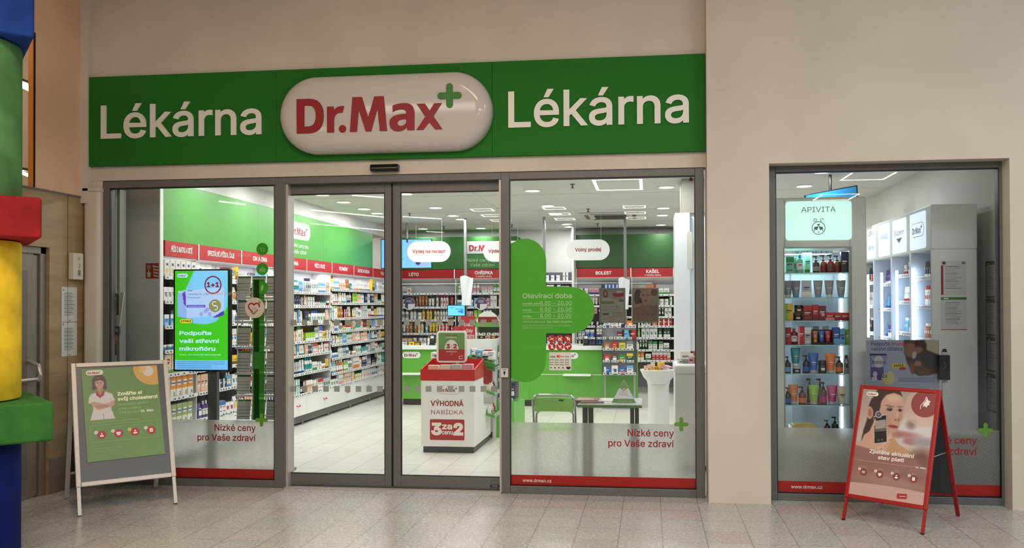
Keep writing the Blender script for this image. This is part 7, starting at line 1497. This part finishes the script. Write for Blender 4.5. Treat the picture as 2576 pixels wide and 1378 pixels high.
    mb = MB(); mb.fline(f, [(w*.06, h*.2), (w*.06, h*.38), (w*.93, h*.38), (w*.93, h*.2), (w*.06, h*.2)], .002, PG, .002); mb.build('outline_box', t)
    lettering(f, 'Objednejte se nebo více informací', w*.07, h*.125, h*.013, PG, t, al='L', w=w*.37, d=.002, res=1); lettering(f, 'na prodejny v poradenství', w*.07, h*.1, h*.013, PG, t, al='L', w=w*.3, d=.002, res=1)
    flogo(MB(), f, w*.165, h*.955, w*.22, M((226, 224, 218), .4), M((160, 50, 60), .5), M((140, 150, 120), .5), .0024).build('brand_emblem', t)
SILV = brushed('satin_frame', (206, 198, 188), .4, .2)
a_board('pavement_stand', 'white-framed folding stand with green nurse poster, left of the left shop window', (-4.342, -1.162), (-3.829, -.686), .40, 1.155, .77, .185, SILV, .036, .022, nurse, M((92, 92, 94), .3), M((24, 24, 26), .5), True)
def face(t, fr, W_, L, hb, q):
    x0, z0 = q*.6, hb+q; w, h = W_-q*1.2, L-2*q-hb; f = Fr(fr.p(x0, z0, -.002), fr.r, fr.u); P = Paint(w, h, 170, 235, (196, 178, 166))
    P.grad((176, 158, 146), (206, 190, 182), 0, .5); P.ell(.78, .36, .3, .14, (222, 214, 214), 0, .8); P.ell(.72, .3, .06, .04, (150, 130, 124), 20, 1.2); P.ell(.62, .4, .2, .03, (180, 130, 124), 0, 1.); P.ell(.74, .455, .09, .03, (190, 90, 80), 0, .9); P.ell(.9, .45, .2, .04, (170, 160, 168), 0, 1)
    hair = (66, 48, 44); skin = (204, 164, 144); sh = (166, 122, 104)
    P.poly([(.07, .52), (.08, .4), (.11, .3), (.1, .18), (.14, .08), (.2, 0), (.52, 0), (.56, .05), (.45, .03), (.36, .07), (.3, .16), (.26, .3), (.2, .4), (.17, .48)], hair, 1, .008)
    P.poly([(.27, .2), (.28, .1), (.34, .045), (.44, .02), (.53, .04), (.575, .1), (.585, .16), (.575, .2), (.595, .235), (.59, .265), (.565, .29), (.57, .32), (.555, .345), (.56, .37), (.53, .42), (.47, .45), (.4, .44), (.33, .4), (.26, .34)], skin, 1, .008)
    P.ell(.335, .33, .1, .1, sh, 20, 1.3, .5); P.ell(.53, .4, .07, .035, sh, 20, 1., .6); P.ell(.56, .23, .035, .06, (182, 138, 118), 0, 1.2, .6); P.ell(.44, .07, .1, .035, (222, 184, 164), 0, 1.)
    P.ell(.4, .147, .06, .008, (120, 88, 76), 6, .9, .8); P.ell(.54, .147, .036, .007, (120, 88, 76), -6, .9, .8); P.ell(.405, .178, .045, .017, (120, 84, 74), 0, .5); P.ell(.41, .178, .02, .015, (48, 36, 36), 0, .3); P.ell(.545, .178, .034, .014, (120, 84, 74), 0, .5); P.ell(.548, .178, .015, .013, (48, 36, 36), 0, .3); P.ell(.403, .172, .006, .004, (220, 214, 210), 0, .4)
    P.ell(.525, .268, .034, .014, (172, 120, 104), 0, .7); P.ell(.508, .276, .009, .006, (110, 70, 62), 0, .6); P.ell(.55, .276, .007, .005, (110, 70, 62), 0, .6); P.ell(.52, .22, .01, .045, (220, 182, 164), 0, 1)
    P.ell(.485, .335, .07, .016, (166, 84, 80), 4, .35); P.ell(.485, .334, .062, .004, (104, 50, 50), 4, .5); P.ell(.48, .375, .05, .014, (216, 178, 158), 0, .9, .7)
    P.ell(.135, .225, .05, .06, (212, 166, 146), -12, .25); P.ell(.14, .225, .028, .04, (170, 116, 100), -12, .5)
    P.poly([(.34, .52), (.4, .42), (.52, .44), (.6, .5), (.8, .56), (.97, .7), (.98, .98), (.2, .98), (.3, .6)], (200, 158, 118), 1, .012)
    P.ell(.9, .62, .14, .1, (120, 82, 72), 40, 1.)
    # hand round the phone
    P.poly([(.04, .54), (.1, .47), (.16, .44), (.22, .3), (.25, .3), (.26, .4), (.3, .5), (.38, .5), (.42, .42), (.47, .38), (.49, .42), (.47, .5), (.42, .56), (.3, .58), (.15, .58)], (216, 172, 148), 1, .006)
    for a, b, rot in ((.39, .515, -30), (.425, .49, -40), (.45, .45, -50), (.345, .545, -15)): P.ell(a, b, .045, .02, (222, 180, 158), rot, .3); P.ell(a+.02, b+.008, .02, .006, (176, 128, 108), rot, .6, .7)
    P.poly([(.2, .255), (.375, .225), (.435, .49), (.26, .52)], (204, 198, 194), 1); P.poly([(.208, .262), (.37, .234), (.425, .482), (.262, .51)], (34, 32, 36)); P.poly([(.228, .3), (.372, .275), (.392, .355), (.244, .378)], (168, 160, 154)); P.poly([(.244, .382), (.393, .36), (.4, .38), (.25, .4)], (110, 104, 104)); P.disc(.265, .235, .05, (180, 176, 178)); P.disc(.265, .235, .034, (70, 66, 74)); P.disc(.265, .235, .018, (130, 124, 136)); P.disc(.31, .475, .012, (120, 112, 110)); P.disc(.36, .467, .012, (120, 112, 110))
    P.poly([(.08, .5), (.1, .44), (.17, .4), (.23, .27), (.24, .3), (.21, .45), (.2, .52)], (214, 170, 146), 1, .005)
    # brown lower part
    m = np.clip((P.V-(.535+.05*np.sin(P.U*2.2)))/.012, 0, 1); m *= np.where(P.U > .72, np.clip((P.V-(.54+(P.U-.72)*.5))/.05, 0, 1), 1); P.put(m, (158, 116, 106)); P.ell(.5, .64, .6, .05, (150, 106, 98), 0, 1., .6); P.ell(.6, .83, .5, .05, (184, 142, 130), 0, 1., .7); P.ell(.85, .78, .2, .05, (140, 98, 92), 10, 1., .5)
    m = np.clip((P.V-(.885-.012*np.sin(P.U*3.2)))/.01, 0, 1); P.put(m, (214, 174, 162))
    P.disc(.87, .13, .27, (226, 184, 164), .06, .55); P.disc(.87, .1, .185, (150, 70, 68), .03); P.build(f, 0, 0, 'poster', t)
    WT = M((236, 226, 220), .5); PK = M((206, 170, 160), .5)
    mb = MB(); X, Z = w*.86, h*.9; k = w*.36
    mb.fpoly(f, [(X+.06*k, Z+.26*k), (X+.12*k, Z+.14*k), (X+.21*k, Z+.1*k), (X+.17*k, Z+.04*k), (X+.19*k, Z-.03*k), (X+.12*k, Z-.06*k), (X+.1*k, Z-.14*k), (X+.0*k, Z-.08*k), (X-.05*k, Z-.15*k), (X-.03*k, Z+.02*k), (X+.04*k, Z+.1*k)], WT, .002); mb.fline(f, [(X-.12*k, Z-.22*k), (X-.13*k, Z-.1*k), (X-.06*k, Z+.02*k), (X+.01*k, Z+.12*k), (X+.04*k, Z+.28*k)], .012*k*2, WT, .0026); mb.build('profile_emblem', t)
    lettering(f, 'Zjistěte aktuální', w*.51, h*.4, h*.032, M((232, 220, 212), .5), t, w=w*.6, bold=.05, d=.002); lettering(f, 'stav pleti', w*.51, h*.352, h*.032, M((232, 220, 212), .5), t, w=w*.345, bold=.05, d=.002)
    lettering(f, 's odborným poradenstvím ve vybraných lékárnách', w*.04, h*.315, h*.014, PK, t, al='L', w=w*.79, d=.002, res=1); lettering(f, 'Dr. Max', w*.85, h*.315, h*.014, WT, t, al='L', w=w*.13, bold=.05, d=.002)
    RD = M((130, 62, 62), .5)
    for k in range(4):
        x = w*(.165+.225*k); z = h*.215
        mb = MB(); mb.fdisc(f, x, z, w*.05, RD, .002); mb.fdisc(f, x-w*.06, z+h*.025, w*.021, M((222, 206, 200), .5), .0026); mb.build('step_badge', t); mb = MB(); d = .0034
        if k == 0: mb.frect(f, x-w*.022, x+w*.022, z-w*.016, z+w*.018, PK, d)
        if k == 1: mb.frect(f, x-w*.022, x+w*.024, z-w*.01, z+w*.016, WS, d); mb.frect(f, x-w*.012, x+w*.014, z-w*.024, z-w*.01, WS, d)
        if k == 2: mb.fdisc(f, x, z+w*.014, w*.01, WS, d, n=12); mb.frr(f, x, z-w*.014, w*.042, w*.024, w*.01, WS, d)
        if k == 3: mb.frr(f, x, z, w*.036, w*.046, w*.005, WS, d)
        mb.build('step_icon', t); lettering(f, str(k+1), x-w*.06, z+h*.019, h*.011, RD, t, d=.0036, res=1); lettering(f, ['Seznamte', 'Vyberte', 'Přijďte', 'Získejte'][k], x, h*.262, h*.009, PK, t, d=.002, res=1); lettering(f, ['se s tím', 'lékárnu', 'na měření', 'analýzu'][k], x, h*.25, h*.009, PK, t, d=.002, res=1)
    mb = MB(); f6 = Fr(f.p(w*.72, h*.035), fr.r+fr.u*.1, fr.u-fr.r*.1); mb.frr(f6, 0, .012, w*.13, h*.045, .004, M((166, 40, 48), .5), .002); mb.frect(f6, -w*.03, w*.05, .008, .014, PK, .003); mb.build('loyalty_card', t)
    lettering(f, 'Pro více informací', w*.17, h*.088, h*.009, M((226, 200, 190), .5), t, al='L', w=w*.24, d=.002, res=1); lettering(f, 'více na webu a v lékárnách', w*.5, h*.078, h*.009, M((226, 200, 190), .5), t, al='L', w=w*.42, d=.002, res=1)
    flogo(MB(), f, w*.14, h*.955, w*.17, M((232, 226, 220), .4), M((170, 50, 56), .5), M((140, 150, 120), .5), .0024).build('brand_emblem', t); lettering(f, 'beauty', w*.13, h*.918, h*.011, WT, t, d=.002, res=1)
REDF = M((156, 12, 14), .35)
a_board('pavement_stand', 'red-framed folding stand with a woman and phone poster before the right window', (1.421, -.631), (1.881, -.991), .34, .985, .70, .165, REDF, .03, .02, face, M((150, 140, 134), .4), M((58, 62, 66), .5), True)
# padded play column of coloured blocks, cut by the left edge of the picture
PCX, PCY = -4.5, -2.3
col_things = []
def block(z0, z1, side, rot, c, lab, nm='play_block'):
    t = thing(nm, lab, 'play block', (PCX, PCY, z0), rot); W4 = WM[t.name]; WM[t.name] = Matrix(); mb = MB(); mb.rbox(-side/2, side/2, -side/2, side/2, 0.001, z1-z0-.001, .02, c, 4); mb.build('padding', t, bevel=.02, seg=4); WM[t.name] = W4
def drum(z0, z1, r, c, lab):
    t = thing('play_cylinder', lab, 'play block', (PCX, PCY, z0)); mb = MB(); h = z1-z0; mb.lathe([(r-.02, .001), (r-.006, .006), (r, .02), (r, h-.02), (r-.006, h-.006), (r-.02, h-.001)], (PCX, PCY, z0), c, 48); mb.build('padding', t, smooth=True)
c53 = at(53, 800, PCY).x; rr = .34; PCX = c53-rr*1.26; za, zb, zc_, zd, ze = at(130, 1111, PCY).z, at(130, 1011, PCY).z, at(111, 601, PCY).z, at(111, 497, PCY).z, at(90, 97, PCY).z
FB, FGn, FR_, FY, FDG = fabric_mat('navy_padding', (10, 30, 104)), fabric_mat('green_padding', (92, 146, 88)), fabric_mat('red_padding', (166, 38, 42)), fabric_mat('yellow_padding', (250, 212, 50)), fabric_mat('dark_green_padding', (62, 124, 54))
drum(0, za-.002, rr, FB, 'dark blue padded cylinder, lowest block of the play column at the left edge')
half = (at(130, 1060, PCY).x-PCX)
block(za, zb, half*1.414, math.radians(47), FDG, 'dark green padded square block over the blue cylinder')
drum(zb+.002, zc_-.002, rr, FY, 'tall yellow padded cylinder in the middle of the play column')
half2 = (at(112, 550, PCY).x-PCX)
block(zc_, zd, half2*1.414, math.radians(43), FR_, 'red padded square block above the yellow cylinder')
drum(zd+.002, ze-.002, rr, FGn, 'tall light green padded cylinder above the red block')
block(ze, ze+.6, (at(90, 50, PCY).x-PCX)*1.414, math.radians(44), fabric_mat('blue_padding', (34, 68, 150)), 'blue padded top block of the play column')
# things on the wood wall
t = thing('wall_device', 'off-white wall dispenser with small window on the wood wall', 'dispenser', (XL, -.165, 1.85)); f = Fr((XL+.001, -.24, 1.85), (0, 1, 0), (0, 0, 1)); mb = MB(); mb.box(XL+.001, XL+.055, -.235, -.1, 1.852, 2.09, M((206, 198, 184), .45)); mb.build('housing', t, bevel=.008)
f = Fr((XL+.056, -.235, 1.852), (0, 1, 0), (0, 0, 1)); mb = MB(); mb.frr(f, .075, .06, .035, .05, .004, M((120, 116, 110), .4), .0005); mb.fdisc(f, .07, .19, .014, M((176, 168, 156), .4), .001); [mb.frect(f, .074, .08, .1+.025*k, .118+.025*k, M((70, 66, 60), .5), .001) for k in range(2)]; mb.build('controls', t)
for k, (z0, z1, lab) in enumerate(((1.479, 1.783, 'printed notice in a clear sleeve on the wood wall, the upper one'), (1.175, 1.469, 'printed notice in a clear sleeve on the wood wall, the lower one'))):
    f = Fr((XL+.001, -.317, z0), (0, 1, 0), (0, 0, 1)); q = sheet(f, .2, z1-z0, 'notice', lab, 'notice', 24)
    mb = MB(); mb.frect(f, -.004, .204, -.003, z1-z0+.003, M((176, 170, 160), .3), .0001, .0003); mb.build('sleeve', q); mb = MB(); [mb.fdisc(f, x_, z_, .008, M((170, 90, 80), .5), .003, n=10) for x_, z_ in ((.02, .28), (.1, .01))]; mb.build('stamp', q)
# lamps of the hall: square and linear light frames under the ceiling
LE = M((255, 252, 246), .3, 0, 16)
def frame_lamp(cx, cy, w, d, lab, grp=None, th=.05, z=4.98, tilt=0.):
    t = thing('frame_lamp', lab, 'ceiling lamp', (cx, cy, z), tilt, grp); W4 = WM[t.name]; WM[t.name] = Matrix()
    mb = MB(); frame_flat(mb, w, d, th, 0.0, .012, LE); mb.build('light_strip', t); mb = MB(); frame_flat(mb, w+.01, d+.01, th+.01, .013, .019, ALU_L); mb.build('housing', t); WM[t.name] = W4; return t
def frame_flat(mb, w, d, th, z0, z1, m):
    mb.box(-w/2, w/2, -d/2, -d/2+th, z0, z1, m); mb.box(-w/2, w/2, d/2-th, d/2, z0, z1, m); mb.box(-w/2, -w/2+th, -d/2+th, d/2-th, z0, z1, m); mb.box(w/2-th, w/2, -d/2+th, d/2-th, z0, z1, m)
GL = 'small square light frames of the hall ceiling'
for x in (-5.85, -3.28, -.5):
    for y in (-22.3, -24.2, -26.1): frame_lamp(x, y, .78, .72, 'small square light frame of the hall ceiling, %s column, %s row from the shop' % ({-5.85: 'left', -3.28: 'middle', -.5: 'right'}[x], {-22.3: 'first', -24.2: 'second', -26.1: 'third'}[y]), GL)
frame_lamp(-.85, -16.8, 1.36, 2.2, 'large glowing light frame of the hall, mirrored at the top of the middle pane', th=.09)
frame_lamp(5.75, -16.1, 1.15, 1.5, 'glowing light frame mirrored at the top of the right window', th=.05)
frame_lamp(5.85, -20.6, 1.15, 1.5, 'glowing light frame mirrored over the lit glass-shelved cabinet', th=.05)
for k, (a, b) in enumerate((((-13.64, -18.52), (-12.75, -20.67)), ((-12.18, -20.52), (-9.92, -24.02)), ((-13.77, -25.75), (-11.68, -29.57)), ((-9.23, -23.84), (-7.98, -24.92)), ((-8.94, -17.56), (-8.11, -18.3)), ((-10.02, -30.35), (-9.4, -30.9)))):
    t = thing('linear_lamp', 'thin line lamp of the hall mirrored %s' % ['above the portrait screen', 'across the left sliding door', 'lower line in the left sliding door', 'short line in the right sliding door', 'top corner of the left sliding door', 'far short line'][k], 'ceiling lamp', ((a[0]+b[0])/2, (a[1]+b[1])/2, 4.96))
    mb = MB(); mb.bar((*a, 4.965), (*b, 4.965), .05, .03, LE); mb.build('light_strip', t)
